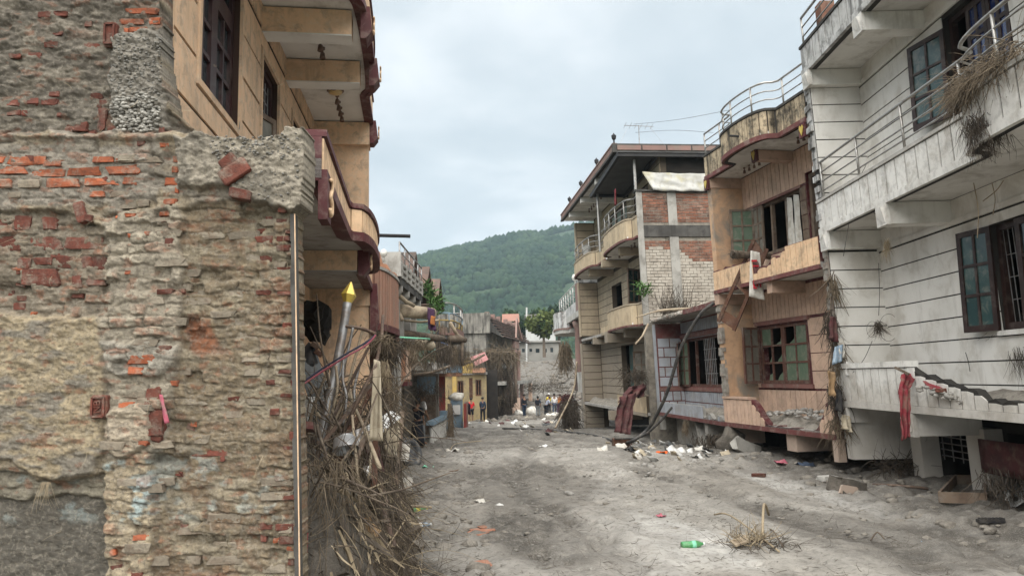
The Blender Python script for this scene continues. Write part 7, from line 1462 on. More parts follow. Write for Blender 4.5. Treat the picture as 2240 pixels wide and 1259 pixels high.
# mud sheet on white balcony floor and salmon balcony floor
def floor_mud(fac, root, a0, a1, o0, o1, z, amp, seed, mat='mud_dry'):
    A, O = np.meshgrid(np.linspace(a0, a1, 40), np.linspace(o0, o1, 16)); h = z + amp * fbm(A * 3, O * 3, 4, seed) * smooth(0, .3, o1 - O + .02) * smooth(0, .25, A - a0) * smooth(0, .25, a1 - A) + .01; V = np.array([[fac.P(a, o, hh) for a, o, hh in zip(A[i], O[i], h[i])] for i in range(A.shape[0])]).reshape(-1, 3)
    return stuff(np_mesh('mud_layer', V, grid_faces(*A.shape), mat, root, smooth=True))
floor_mud(WF, white, 2.0, 8.3, WW + .02, -.1, 1.30, .28, 5); floor_mud(SF, salmon, .05, SE - .1, SW + .02, -.02, .66, .35, 6); floor_mud(BF, blue, .1, 3.2, BW + .02, -.02, .62, .35, 7); floor_mud(HF, beige, 4.2, HE - .2, HW + .02, -.05, .56, .35, 8); floor_mud(SF, salmon, .8, 2.6, SW + .05, -.1, 3.78, .25, 9); floor_mud(BF, blue, .2, BE, BW - 1.5, -.02, 3.52, .2, 10)
for k in range(90):
    a_ = rng.uniform(.3, 2.6); o_2 = rng.uniform(SW + .1, -.1); s = rng.uniform(.022, .066); z_ = .88 + .22 * (1 - abs(a_ - 1.6) / 1.5) * (-o_2) / .8
    tag(rock(SF.P(a_, o_2, z_ + rng.uniform(0, .05)), (s * 1.3, s, s * .75), seed=600 + k).build('stone', 'stone', None, True), 'rounded river stone piled on the salmon balcony', 'stone', 'stones on the salmon balcony')
# nest of wires on the white wall, loose wires, straw on the railing
clump('wire_nest', 'tangled nest of roots and wire caught on the white wall corner', 'roots', at(1921, 712, 12.6), (.045, .04, .10), 170, 'straw_dark', 101, .5, (.08, .28), (.002, .006))
for k, (cx_, cy_, rr_) in enumerate(((1908, 720, 15), (1944, 716, 26))): tag(MB().tube([at(cx_ + rr_ * math.cos(t_) * .8, cy_ + rr_ * 1.15 * math.sin(t_), 12.55) for t_ in np.linspace(.9, 5.4, 22)], .003, 4).build('wire_loop', 'cable_black', None, True), ['small wire loop', 'large wire loop'][k] + ' hanging from the nest on the white wall', 'wire')
for k, (pts, lb) in enumerate([([(1895, 360, 12.1), (1870, 420, 12.2), (1845, 560, 12.4)], 'thin wire trailing from the railing end down the fin'), ([(1922, 575, 12.5), (1924, 640, 12.5), (1922, 690, 12.5)], 'thin wire dropping to the wire nest'), ([(1908, 745, 12.5), (1890, 785, 12.6), (1865, 815, 12.7)], 'wire running from the nest to the balcony corner'), ([(1935, 400, 11.9), (1930, 450, 11.8), (1940, 490, 11.6), (1905, 455, 11.7), (1950, 470, 11.5)], 'zigzag wire across the white balcony panels'), ([(2112, 770, 10.9), (2118, 790, 10.9), (2122, 812, 10.9)], 'short wire hanging under the white window')]): tag(MB().tube(spline([at(*p) for p in pts], 6), .005, 5).build('wire', 'cable_black', None, True), lb, 'wire')
clump('straw_tuft', 'straw tuft hanging from the white balcony bracket', 'straw', at(1940, 530, 11.3), (.04, .04, .08), 70, 'straw_pale', 103, 1.2, (.1, .3), (.002, .005))
def bow(a):
    for i in range(len(ptsM) - 1):
        if ptsM[i][0] <= a <= ptsM[i + 1][0] and ptsM[i + 1][0] > ptsM[i][0]: t = (a - ptsM[i][0]) / (ptsM[i + 1][0] - ptsM[i][0]); return ptsM[i][1] + t * (ptsM[i + 1][1] - ptsM[i][1])
    return 0
def bow_start(r):
    a = bm0 - .25 - abs(r.normal(0, .75)); return np.array(WF.P(a, bow(a) + r.normal(-.02, .07), 4.88 + abs(r.normal(0, .10))))
V_, F_ = strands(1300, bow_start, lambda r: np.array([-.35 + r.normal(0, .5), r.normal(-.2, .6), r.normal(-.15, .5)]), (.15, .5), (.003, .008), bend=.7, droop=1.3, seed=104, curl=.6); o = np_mesh('straw_bed', V_, F_, 'straw'); stuff(o); tag(o, 'thick dry straw caught on the bowed white balcony', 'straw')
clump('straw_bed', 'dark straw hanging down the bowed balcony corner', 'straw', at(2150, 268, 8.0), (.16, .2, .16), 420, 'straw_dark', 105, .9, (.15, .45), (.003, .006))
clump('straw_tuft', 'roots caught in the white house window grille', 'roots', at(2205, 700, 10.3), (.1, .2, .16), 220, 'straw_dark', 106, .7, (.15, .4), (.002, .005)); clump('straw_tuft', 'stringy roots dangling below the white window sill', 'roots', at(2225, 770, 9.8), (.06, .12, .12), 60, 'straw_dark', 107, 1.5, (.2, .5), (.002, .004))
for k, (x0, y0, x1, y1) in enumerate(((2130, 400, 2138, 520), (2195, 395, 2150, 440), (2170, 400, 2172, 470))): tag(MB().tube(spline([at(x0, y0, 9.4), at((x0 + x1) / 2 + 6, (y0 + y1) / 2, 9.4), at(x1, y1, 9.4)], 5), .006, 5).build('root_string', 'straw_pale', None, True), ['long', 'slanting', 'short'][k] + ' dry root dangling under the bowed balcony', 'root')
tag(MB().bar(at(2083, 374, 9.9), at(2118, 367, 9.7), .02, .02).build('stick', 'cable_black', None), 'black rod sticking out of the bowed balcony', 'rod')
# overhead wires
for k, (pts, lb) in enumerate((([(1385, 272, 24.5), (1480, 262, 21), (1600, 240, 17)], 'thin overhead wire from the aerial to the salmon roof'), ([(1390, 290, 24.5), (1470, 285, 22), (1560, 290, 18)], 'lower overhead wire by the aerial'))): tag(MB().tube(spline([at(*p) for p in pts], 6), .005, 4).build('wire', 'cable_black', None), lb, 'wire')
# plants on the gabled roof
for k, (x, y, Y, h, lb) in enumerate(((948, 672, 22.5, .62, 'tall leafy potted plant on the gabled roof'), (932, 650, 23, .5, 'low leafy plant on the gabled roof'), (958, 690, 22, .6, 'bright grassy plant by the railing'), (1408, 650, 23.9, .5, 'small leafy plant on the beige balcony'))):
    t_ = thing('potted_plant', lb, 'plant', at(x, y, Y)); b_ = np.array(at(x, y, Y)); V_, F_ = blades(70, lambda r: b_ + np.array([r.normal(0, .08), r.normal(0, .08), r.uniform(0, h * .8)]), lambda r: np.array([r.normal(0, .6), r.normal(0, .6), .8]), (.2, .45), (.012, .035), seed=130 + k, droop=1.0); np_mesh('foliage', V_, F_, 'leaf_bright', t_); MB().tube([b_, b_ + np.array([0, 0, h * .8])], .02, 5).build('stem', 'bark', t_)

# denser tangle climbing the wall corner: branches, slats, hanging rags
rg = random.Random(12)
def corner(r): return np.array(at(r.uniform(668, 872), r.uniform(820, 1010), r.uniform(6.6, 8.6)))
V_, F_ = joinVF([strands(300, corner, lambda r: np.array([r.normal(.1, .6), r.normal(-.2, .5), r.normal(-.4, .7)]), (.2, .7), (.003, .007), bend=.5, droop=.9, seed=301), strands(380, lambda r: np.array(at(r.uniform(660, 880), r.uniform(930, 1200), r.uniform(6.0, 7.2))), lambda r: np.array([r.normal(.2, .4), -.3, -1]), (.25, .7), (.002, .006), bend=.4, droop=.5, seed=302)])
o = np_mesh('tangle', V_, F_, 'straw_dark'); stuff(o); tag(o, 'dark tangle of twigs climbing the corner below the peach balcony', 'twigs')
V_, F_ = joinVF([strands(260, corner, lambda r: np.array([r.normal(.1, .7), r.normal(-.2, .5), r.normal(-.3, .7)]), (.2, .6), (.003, .008), bend=.6, droop=.8, seed=303), strands(700, lambda r: np.array(at(r.uniform(662, 760), r.uniform(1000, 1255), r.uniform(5.5, 6.3))), lambda r: np.array([r.normal(.1, .5), -.3, r.normal(-.8, .4)]), (.15, .5), (.002, .006), bend=.6, droop=.6, seed=304)])
o = np_mesh('tangle', V_, F_, 'straw'); stuff(o); tag(o, 'brown straw and stalks tangled beside the wall end', 'straw')
names_ = ['crooked grey branch', 'split bamboo cane', 'dark forked branch', 'bent roofing batten', 'muddy bamboo pole', 'snapped door slat', 'thick bleached root', 'slanting bed slat', 'rotten fence lath', 'thin willow switch', 'broken broom handle', 'twisted root stem', 'short split plank', 'long leaning cane']
for k, nm in enumerate(names_):
    x0, y0 = rg.uniform(670, 850), rg.uniform(1000, 1150); ang = rg.uniform(-1.1, 1.1); L = rg.uniform(110, 260); x1, y1 = x0 + L * math.sin(ang) * .7, y0 - L * math.cos(ang) * .8
    x1 = min(max(x1, 660), 885); Y0 = rg.uniform(6.0, 6.8); p, q = at(x0, y0, Y0), at(x1, y1, Y0 + rg.uniform(.1, 1.0)); mid = p.lerp(q, .5) + Vector((rg.uniform(-.06, .06), 0, rg.uniform(-.04, .06)))
    if 'slat' in nm or 'plank' in nm or 'batten' in nm or 'lath' in nm: b = MB().bar(p, q, .05, .018).build('slat', ['wood_muddy', 'wood_brown'][k % 2], None)
    else: r_ = rg.uniform(.010, .024); b = MB().tube(spline([p, mid, q], 4), [r_ * (1 - .05 * i) for i in range(9)], 6).build('branch', ['bark', 'bark_pale', 'bark', 'straw'][k % 4], None, True)
    tag(b, nm + ' in the tangle beside the wall end', 'branch')
for k, (x, y, Y, w_, h_, mt_, lb) in enumerate(((690, 960, 7.0, 22, 90, 'cloth_maroon', 'dark maroon rag hanging in the corner tangle'), (735, 1020, 6.7, 18, 70, 'sack', 'grey sacking strip caught in the straw'), (862, 900, 8.2, 20, 60, 'cloth_pale', 'muddy cloth rag beside the white board'), (668, 900, 7.6, 12, 90, 'plastic_white', 'white shredded plastic strip behind the wall end'))):
    cl = cloth([at(x - w_ / 2, y, Y), at(x + w_ / 2, y + 4, Y), at(x + w_ / 2 + 4, y + h_, Y - .05), at(x - w_ / 2 - 2, y + h_ - 8, Y - .05)], 6, 12, .03, k + .4, fold=3); tag(cl.build('rag', mt_, None, True, solid=.004), lb, 'rag')
# more wreckage along the left row
for k, (x, y, Y, sx, sz_, n, mt_, lb) in enumerate([(846, 850, 15.5, .25, .4, 220, 'straw', 'straw bank against the brown house pier'), (862, 900, 16.5, .25, .2, 160, 'straw_dark', 'dark stalks heaped under the concrete house'), (940, 850, 24, .5, .3, 220, 'straw_dark', 'roots strewn on the gabled house terrace'), (960, 712, 22, .4, .1, 70, 'straw', 'dry stalks on the railed balcony'), (925, 775, 19.5, .4, .12, 90, 'straw', 'stalks hanging off the concrete balcony front'), (1000, 770, 27, .25, .5, 240, 'straw_dark', 'root curtain in front of the blue balcony'), (1035, 790, 40, .5, .5, 240, 'straw', 'roots trailing over the yellow front'), (850, 760, 13.6, .2, .25, 200, 'straw_dark', 'roots under the striped bowed balcony')]):
    clump('root_mat', lb, 'roots', at(x, y, Y), (sx, .3, sz_), n, mt_, 320 + k, .7, (.2, .8), (.004, .012))
for k, (a, b, Y, r_, lb) in enumerate((((868, 640, ), (905, 668), 17, .05, 'broken timber under the concrete brackets'), ((905, 820), (985, 800), 21, .04, 'long thin pole across the concrete house'), ((880, 700), (960, 700), 18.4, .03, 'thin bamboo under the pale log'), ((1000, 800), (1060, 775), 40, .06, 'bare branch over the yellow front'), ((985, 705), (1012, 745), 22, .05, 'snapped branch on the railed balcony corner'))): tag(MB().tube([at(*a, Y), at((a[0] + b[0]) / 2, (a[1] + b[1]) / 2 + 4, Y + .3), at(*b, Y + .6)], r_, 6).build('timber', 'bark' if k % 2 else 'bark_pale', None, True), lb, 'timber')

V_, F_ = joinVF([strands(120, ps(5.2, 11.5, .15, .8, (0, .3)), lambda r: np.array([.05 + r.normal(0, .5), r.normal(-.2, .6), r.normal(.0, .6)]), (.3, 1.0), (.006, .018), bend=.25, droop=.3, seed=401, sides=5, curl=.25), strands(60, corner, lambda r: np.array([r.normal(.1, .5), r.normal(-.2, .5), r.normal(.1, .8)]), (.3, .9), (.006, .016), bend=.3, droop=.2, seed=402, sides=5, curl=.3)])
o = np_mesh('sticks', V_, F_, 'bark'); stuff(o); tag(o, 'broken branches and sticks jutting from the flood bank', 'sticks')
V_, F_ = blades(240, ps(5.2, 10.5, -.05, .7, (0, .2)), lambda r: np.array([.3 + r.normal(0, .5), r.normal(-.2, .5), -.6 + r.normal(0, .5)]), (.12, .45), (.010, .035), seed=403, droop=.8)
o = np_mesh('bark_strips', V_, F_, 'straw_dark'); stuff(o); tag(o, 'torn bark and leaf strips in the flood bank', 'bark')

for k, (c4, Y, mt_, sol, lb) in enumerate([([(672, 1010), (700, 1000), (712, 1090), (690, 1100)], 6.3, 'grey_sheet', .006, 'bent dark tin sheet low in the corner tangle'), ([(840, 935), (872, 945), (866, 1000), (838, 985)], 7.2, 'cloth_pale', .005, 'crumpled muddy cloth below the white board'), ([(742, 1050), (775, 1040), (790, 1085), (752, 1100)], 6.2, 'sack', .005, 'torn muddy sack in the middle of the bank'), ([(800, 985), (830, 975), (838, 1030), (806, 1040)], 6.6, 'cloth_maroon', .005, 'maroon cloth knotted under the beige strip'), ([(690, 1170), (730, 1160), (735, 1215), (700, 1225)], 5.9, 'mud_dry', .02, 'cake of dried mud at the foot of the bank'), ([(830, 1180), (862, 1190), (858, 1240), (826, 1235)], 6.2, 'straw', .02, 'matted husk slab at the toe of the bank'), ([(660, 1040), (682, 1046), (680, 1120), (660, 1115)], 6.0, 'blue_sheet', .005, 'dull blue tin strip behind the wall end')]):
    tag(cloth([at(x, y, Y + .04 * ((i * 3) % 4)) for i, (x, y) in enumerate(c4)], 7, 7, .03, k * 1.9 + .3, fold=3).build('wreckage', mt_, None, True, solid=sol), lb, 'wreckage')
for k, (p, q_, w2, lb) in enumerate((((700, 1130, 6.0), (770, 930, 6.9), .07, 'wide muddy plank leaning up the bank'), ((850, 1120, 6.9), (800, 960, 7.2), .06, 'grey weathered plank near the white board'), ((740, 1240, 5.6), (690, 1080, 6.2), .05, 'split board at the lower corner of the bank'), ((868, 1060, 8.0), (880, 900, 8.6), .05, 'upright door jamb standing in the bank'))): tag(MB().bar(at(*p), at(*q_), w2, .022).build('plank', 'wood_muddy' if k % 2 else 'wood_brown', None), lb, 'plank')
# ---------------------------------------------------------------- things lying on the mud
def gpt(px, py, up=0.0): p = ground_at(px, py); return Vector((p.x, p.y, p.z + up))
def bottle(px, py, ang, L, r, mat, lab, label, cap='plastic_white', tilt=0):
    p = gpt(px, py, r * .8); t_ = thing('bottle', label, 'bottle', p); M = Matrix.Translation(p) @ Matrix.Rotation(ang, 4, 'Z') @ Matrix.Rotation(R(88 - tilt), 4, 'Y')
    MB().lathe([(r * .8, -L * .5), (r, -L * .47), (r, -L * .2), (r * .93, -L * .12), (r, -L * .05), (r, L * .18), (r * .75, L * .32), (r * .35, L * .42), (r * .33, L * .5)], M, 14).build('body', mat, t_, True)
    MB().lathe([(r * 1.015, -L * .04), (r * 1.015, L * .14)], M, 14).build('label', lab, t_, True); MB().lathe([(r * .4, L * .48), (r * .4, L * .55)], M, 10).build('cap', cap, t_, True)
bottle(910, 1122, .75, .34, .045, 'plastic_green', 'label_yellow', 'green plastic bottle with yellow label at the bank toe', 'label_yellow'); bottle(888, 1142, .6, .32, .045, 'plastic_green', 'plastic_green', 'muddy green plastic bottle below the labelled one'); bottle(918, 1153, .15, .26, .035, 'plastic_blue', 'label_white', 'clear blue water bottle lying on the mud'); bottle(1515, 1197, .1, .24, .04, 'plastic_green', 'plastic_mint', 'crushed green bottle alone on the right of the street')
bottle(884, 1125, 2.6, .16, .035, 'wood_brown', 'label_yellow', 'small brown bottle beside the green bottles')
# terracotta tile shards
tsh = [(1045, 1160, .3, .13), (1062, 1165, -.2, .12), (1050, 1172, .8, .14), (1072, 1160, .1, .1), (1035, 1168, 1.2, .1), (1055, 1157, 2, .09), (1068, 1175, .5, .09), (1053, 1236, .4, .14)]
for k, (x, y, a, s) in enumerate(tsh):
    p = gpt(x, y, .012 + .008 * (k % 3)); M = Matrix.Rotation(a, 3, 'Z') @ Matrix.Rotation(.15 * math.sin(k * 2), 3, 'X'); tag(noisy_box(p, (s * 1.3, s, .014), M, .12, seed=k + 20).build('tile_shard', 'tile_terracotta', None), ['upper middle', 'right middle', 'lower middle', 'rightmost', 'leftmost', 'topmost', 'lowest right'][k] + ' terracotta tile shard of the cluster on the mud' if k < 7 else 'single terracotta shard near the bottom edge', 'tile', 'terracotta shards' if k < 7 else None)
for k, (x, y, w_, mt_, lb, cat) in enumerate([(1050, 1098, .09, 'sack', 'crumpled grey plastic bag on the mud', 'bag'), (1090, 1108, .08, 'plastic_white', 'crumpled white paper on the mud', 'paper'), (936, 1024, .12, 'plastic_mint', 'pale green plastic scrap on the mud', 'plastic'), (1446, 1130, .06, 'cloth_pink', 'crumpled pink and white wrapper', 'wrapper'), (1190, 978, .12, 'plastic_white', 'white plastic box lid on the crest', 'lid'), (1710, 1014, .14, 'cloth_pink', 'bright pink cloth under the salmon balcony', 'cloth'), (1760, 1020, .2, 'c_jeans', 'dark blue garment under the salmon balcony', 'garment'), (1448, 992, .12, 'orange_plastic', 'bright orange plastic scrap below the tiled house', 'plastic'), (2022, 1187, .03, 'plastic_blue', 'small blue cap on the mud', 'cap'), (990, 988, .16, 'sack', 'muddy clod of cloth left of the crest', 'cloth'), (1380, 985, .15, 'plastic_dark', 'black rag below the tiled house', 'rag'), (1140, 905, .5, 'plastic_white', 'long white plastic pipe scrap far down the street', 'plastic'), (940, 930, .3, 'plastic_white', 'white sheet lying by the two standing people', 'sheet'), (1520, 1000, .12, 'stone', 'grey scrap by the pebbles', 'scrap')]):
    p = gpt(x, y, w_ * .25); a = rng.uniform(0, 3); u = Vector((math.cos(a), math.sin(a), 0)) * w_; v = Vector((-u.y, u.x, 0)) * .75
    cl = cloth([p - u + v, p + u + v * .9, p + u * .9 - v, p - u * .8 - v], 7, 7, w_ * .28, k * 1.3, fold=2); tag(cl.build('scrap', mt_, None, True, solid=.004), lb, cat)
# white litter and pebbles below the tiled house
for k in range(46):
    x, y = rng.gauss(1480, 75), rng.gauss(985, 12)
    if y > 1015 or y < 955: continue
    p = gpt(x, y, .03); w_ = rng.uniform(.05, .14); a = rng.uniform(0, 3); u = Vector((math.cos(a), math.sin(a), .2)) * w_; v = Vector((-u.y, u.x, .1)) * .6
    tag(cloth([p - u + v, p + u + v, p + u - v, p - u - v], 4, 4, w_ * .35, k * .7, fold=2).build('scrap', ('plastic_white', 'sack', 'plastic_white', 'cloth_pale', 'grey_sheet')[k % 5], None, True, solid=.004), ('white plastic', 'off-white sacking', 'white plastic', 'beige cloth', 'dark grey sheet')[k % 5] + ' scrap strewn below the tiled house', 'litter', 'litter below the tiled house')
for k in range(40):
    x, y = rng.gauss(1130, 70), rng.gauss(928, 11)
    if y < 905: continue
    p = gpt(x, y, .04); w_ = rng.uniform(.06, .2); a = rng.uniform(0, 3); u = Vector((math.cos(a), math.sin(a), .2)) * w_; v = Vector((-u.y, u.x, .1)) * .6
    tag(cloth([p - u + v, p + u + v, p + u - v, p - u - v], 3, 3, w_ * .35, k * .7, fold=2).build('scrap', ('plastic_white', 'sack', 'cloth_pale', 'cloth_maroon', 'grey_sheet')[k % 5], None, True, solid=.004), ('white plastic', 'off-white sacking', 'beige cloth', 'dark red cloth', 'dark grey sheet')[k % 5] + ' scrap trodden into the far mud', 'litter', 'litter down the street')
for k in range(60):
    x, y = rng.gauss(1475, 70), rng.gauss(1008, 11); p = gpt(x, y, .0); s = rng.uniform(.03, .085); tag(rock(p, (s * 1.2, s, s * .6), seed=800 + k).build('stone', 'stone', None, True), 'river stone scattered on the mud before the tiled house', 'stone', 'stones before the tiled house')
# chunks of masonry
ch = thing('masonry_chunk', 'block of concrete with peach plaster face lying on the mud', 'rubble', gpt(1845, 1085)); p = gpt(1852, 1078, .10); M = Matrix.Rotation(.35, 3, 'Z') @ Matrix.Rotation(.2, 3, 'Y'); noisy_box(p, (.5, .34, .26), M, .22, seed=4).build('block', 'mud_pile', ch); noisy_box(p + Vector((-.05, -.2, -.03)), (.32, .05, .14), M, .12, seed=5).build('plaster_face', 'salmon', ch)
tag(noisy_box(gpt(1810, 1052, .05), (.3, .2, .08), Matrix.Rotation(.2, 3, 'Z'), .2, seed=6).build('rubble_block', 'concrete_light', None), 'flat pale concrete piece behind the masonry chunk', 'rubble'); tag(noisy_box(gpt(1660, 1042, .03), (.22, .1, .06), Matrix.Rotation(-.3, 3, 'Z'), .2, seed=7).build('brick', 'brick_red', None), 'muddy brick lying before the salmon house', 'brick'); tag(noisy_box(gpt(1630, 988, .12), (.5, .3, .28), Matrix.Rotation(.5, 3, 'Y'), .3, seed=8).build('rubble_slab', 'concrete', None), 'tilted concrete slab piece under the salmon balcony', 'rubble')
# drawer-like wooden frame and plastic sheet at right
fr = thing('wooden_tray', 'wooden drawer frame full of mud at the right edge', 'frame', gpt(2110, 1095)); a, b, c, d_ = gpt(2056, 1100, .02), gpt(2158, 1103, .02), gpt(2205, 1066, .05), gpt(2092, 1064, .05); m1, m2 = a.lerp(b, .98), d_.lerp(c, .55)
for p, q in ((a, b), (b, m2), (c, d_), (d_, a), (m2.lerp(b, .05), gpt(2205, 1085, .03)), (gpt(2205, 1085, .03), c)): MB().bar(p + Vector((0, 0, .06)), q + Vector((0, 0, .06)), .03, .14).build('board', 'wood_muddy', fr)
cl = cloth([gpt(2205, 1078, .28), gpt(2260, 1070, .3), gpt(2290, 1108, .03), gpt(2192, 1108, .03)], 10, 8, .07, 3, fold=4); tag(cl.build('plastic_sheet', 'plastic_white', None, True, solid=.004), 'crumpled clear plastic sheet at the right edge', 'plastic')
# sandal, sticks, hose
sa = thing('sandal', 'black slipper lying upside down at lower right', 'slipper', gpt(2168, 1150)); p = gpt(2168, 1147, .03)
mb = MB(); mb.prism([p + Vector((x, y, 0)) for x, y in ((-.15, -.03), (-.08, -.05), (.05, -.045), (.13, -.055), (.16, 0), (.13, .05), (.03, .04), (-.08, .045), (-.15, .03))], (0, 0, .035)).build('sole', 'plastic_dark', sa)
for i in range(7): MB().box(p + Vector((-.11 + i * .04, 0, .04)), (.018, .08, .012)).build('ridge', 'plastic_dark', sa)
tag(rock(gpt(1245, 1082, .02), (.10, .045, .04), seed=9, sub=2, j=.15).build('sandal_sole', 'stone', None, True), 'grey elongated stone in the middle of the street', 'stone')
gs = [((1563, 1128), (1600, 1146), (1705, 1212), .010, 'straw_pale', .10, 'long pale reed lying across the mud'), ((1668, 1172), (1674, 1150), (1682, 1130), .016, 'straw_pale', .25, 'short pale cane stuck upright in the mud'), ((1685, 1160), (1695, 1180), (1712, 1200), .008, 'bark', .08, 'thin curved brown stick in the straw heap'), ((1910, 1062), (1960, 1070), (2030, 1072), .022, 'iron_rust', .06, 'rusty rod lying before the white house'), ((1905, 1185), (1920, 1180), (1935, 1184), .008, 'bark', .08, 'small bent twig on the right'), ((985, 985), (1000, 975), (1060, 965), .012, 'straw_pale', .08, 'pale stick lying near the crest at left'), ((960, 1032), (990, 1032), (1005, 1030), .014, 'wood_brown', .02, 'flat brown lath on the mud at left')]
for a, b, c, r_, mt_, up, lb in gs: tag(MB().tube(spline([gpt(*a, .02), gpt(*b, up), gpt(*c, .03)], 5), r_, 6).build('stick', mt_, None, True), lb, 'stick')
clump('straw_heap', 'small heap of yellow straw and husks on the mud', 'straw', gpt(1640, 1192, .05), (.22, .18, .04), 120, 'straw_pale', 141, -.2, (.1, .35), (.003, .008)); clump('straw_heap', 'dark twigs around the yellow straw heap', 'straw', gpt(1660, 1195, .04), (.4, .3, .03), 120, 'straw_dark', 142, 0, (.1, .35), (.003, .006))
tag(MB().prism([gpt(1598, 1196, .05), gpt(1632, 1190, .08), gpt(1640, 1198, .06), gpt(1610, 1202, .03)], (0, 0, .02)).build('husk', 'bark_pale', None), 'pale husk in the straw heap', 'husk')
# dark recess clutter under the right houses
clump('root_mat', 'wire and roots tangled under the white house', 'roots', gpt(1960, 1040, .15), (.3, .3, .15), 200, 'straw_dark', 143, .2, (.2, .7), (.004, .010)); clump('root_mat', 'roots hanging in the dark under the tiled house', 'roots', at(1560, 960, 18), (.5, .3, .2), 160, 'straw_dark', 144, 1.0, (.3, .8), (.005, .012)); clump('root_mat', 'green-brown roots under the dark red shutter', 'roots', at(2200, 1040, 9.8), (.3, .3, .15), 160, 'straw_dark', 145, .8, (.2, .6), (.003, .008))
m_ = rock(at(1600, 970, 17.6), (.22, .3, .4), seed=33, sub=2, j=.3); tag(m_.build('sack_heap', 'mud_pile', None, True), 'muddy sacking slumped under the salmon house corner', 'sack')
# trodden twigs, pebbles and clods spread over the street
def gsc(y0, y1, x0, x1):
    def f(r):
        y = y0 * (y1 / y0) ** r.random(); x = r.uniform(x0, x1); return np.array([x, y, gz(x, y) + .012])
    return f
V_, F_ = joinVF([strands(2600, gsc(6, 24, -1.6, 5.6), lambda r: np.array([r.normal(0, 1), r.normal(0, .6), r.normal(0.02, .1)]), (.04, .20), (.0015, .004), bend=.6, droop=.1, seed=150, seg=3), strands(900, gsc(6.5, 20, -2.6, -.6), lambda r: np.array([r.normal(0, 1), r.normal(0, .7), r.normal(0.05, .15)]), (.05, .3), (.002, .005), bend=.6, droop=.2, seed=151, seg=3)])
o = np_mesh('twigs', V_, F_, 'straw_dark'); stuff(o); tag(o, 'dark straw and twigs trodden into the mud', 'twigs')
rr = np.random.default_rng(9); Vs = []; Fs = []; k0 = 0; tm = [blob_template(20 + i, 1) for i in range(4)]
for i in range(5200):
    y = 6 * (30 / 6) ** rr.random(); x = rr.uniform(-2.2, 5.6)
    if float(vnoise(np.array([x * .8]), np.array([y * .5]), 44)[0]) < .52: continue
    v, f = tm[i % 4]; s = .006 + .020 * rr.random() ** 4; s *= .7 + y / 22; Vs.append(v * np.array([s * 1.2, s, s * .6]) + np.array([x, y, gz(x, y) + s * .1])); Fs.append(f + k0); k0 += len(v)
o = np_mesh('gravel', np.concatenate(Vs), np.concatenate(Fs), 'pebble', smooth=True); stuff(o); tag(o, 'fine pale gravel scattered over the mud', 'gravel')
Vs = []; Fs = []; k0 = 0
for i in range(700):
    y = 6 * (26 / 6) ** rr.random(); x = rr.uniform(-2.4, 5.8)
    if float(vnoise(np.array([x * .5]), np.array([y * .4]), 46)[0]) < .42: continue
    v, f = tm[i % 4]; s = .012 + .035 * rr.random() ** 3; Vs.append(v * np.array([s * 1.5, s, s * .55]) + np.array([x, y, gz(x, y)])); Fs.append(f + k0); k0 += len(v)
o = np_mesh('clods', np.concatenate(Vs), np.concatenate(Fs), 'mud_dry', smooth=True); stuff(o); tag(o, 'small clods of churned mud across the street', 'clods')
# lumps of mud and broken masonry banked along the houses on the right and the bank on the left
Vs = []; Fs = []; k0 = 0; tm2 = [blob_template(40 + i, 2) for i in range(4)]
for i in range(520):
    y = 7 * (24 / 7) ** rr.random()
    x = (5.35 - .028 * max(0, y - 12) ** 1.2 + rr.normal(0, .45)) if i % 3 else (pe(min(y, 13)) + .35 + rr.normal(0, .3))
    v, f = tm2[i % 4]; s = .012 + .085 * rr.random() ** 4; Vs.append(v * np.array([s * 1.3, s, s * .8]) + np.array([x, y, gz(x, y) - s * .1])); Fs.append(f + k0); k0 += len(v)
o = np_mesh('mud_lumps', np.concatenate(Vs), np.concatenate(Fs), 'mud_dry', smooth=True); stuff(o); tag(o, 'lumps of mud and rubble banked along both sides of the street', 'mud lumps')
# rubble on the far bank
Vs = []; Fs = []; k0 = 0
for i in range(900):
    y = rr.uniform(55, 92); x = rr.uniform(-3, 7); v, f = tm[i % 4]; s = .08 + .3 * rr.random() ** 3; Vs.append(v * np.array([s * 1.5, s, s * .7]) + np.array([x, y, gz(x, y)])); Fs.append(f + k0); k0 += len(v)
o = np_mesh('rubble', np.concatenate(Vs), np.concatenate(Fs), 'mud_pile'); stuff(o); tag(o, 'rubble and clods on the far mud bank', 'rubble')
clump('brush', 'dead brush on the far mud bank', 'brush', at(1185, 850, 70), (2.2, 1.5, .5), 300, 'straw_dark', 160, -.2, (.4, 1.6), (.012, .03))

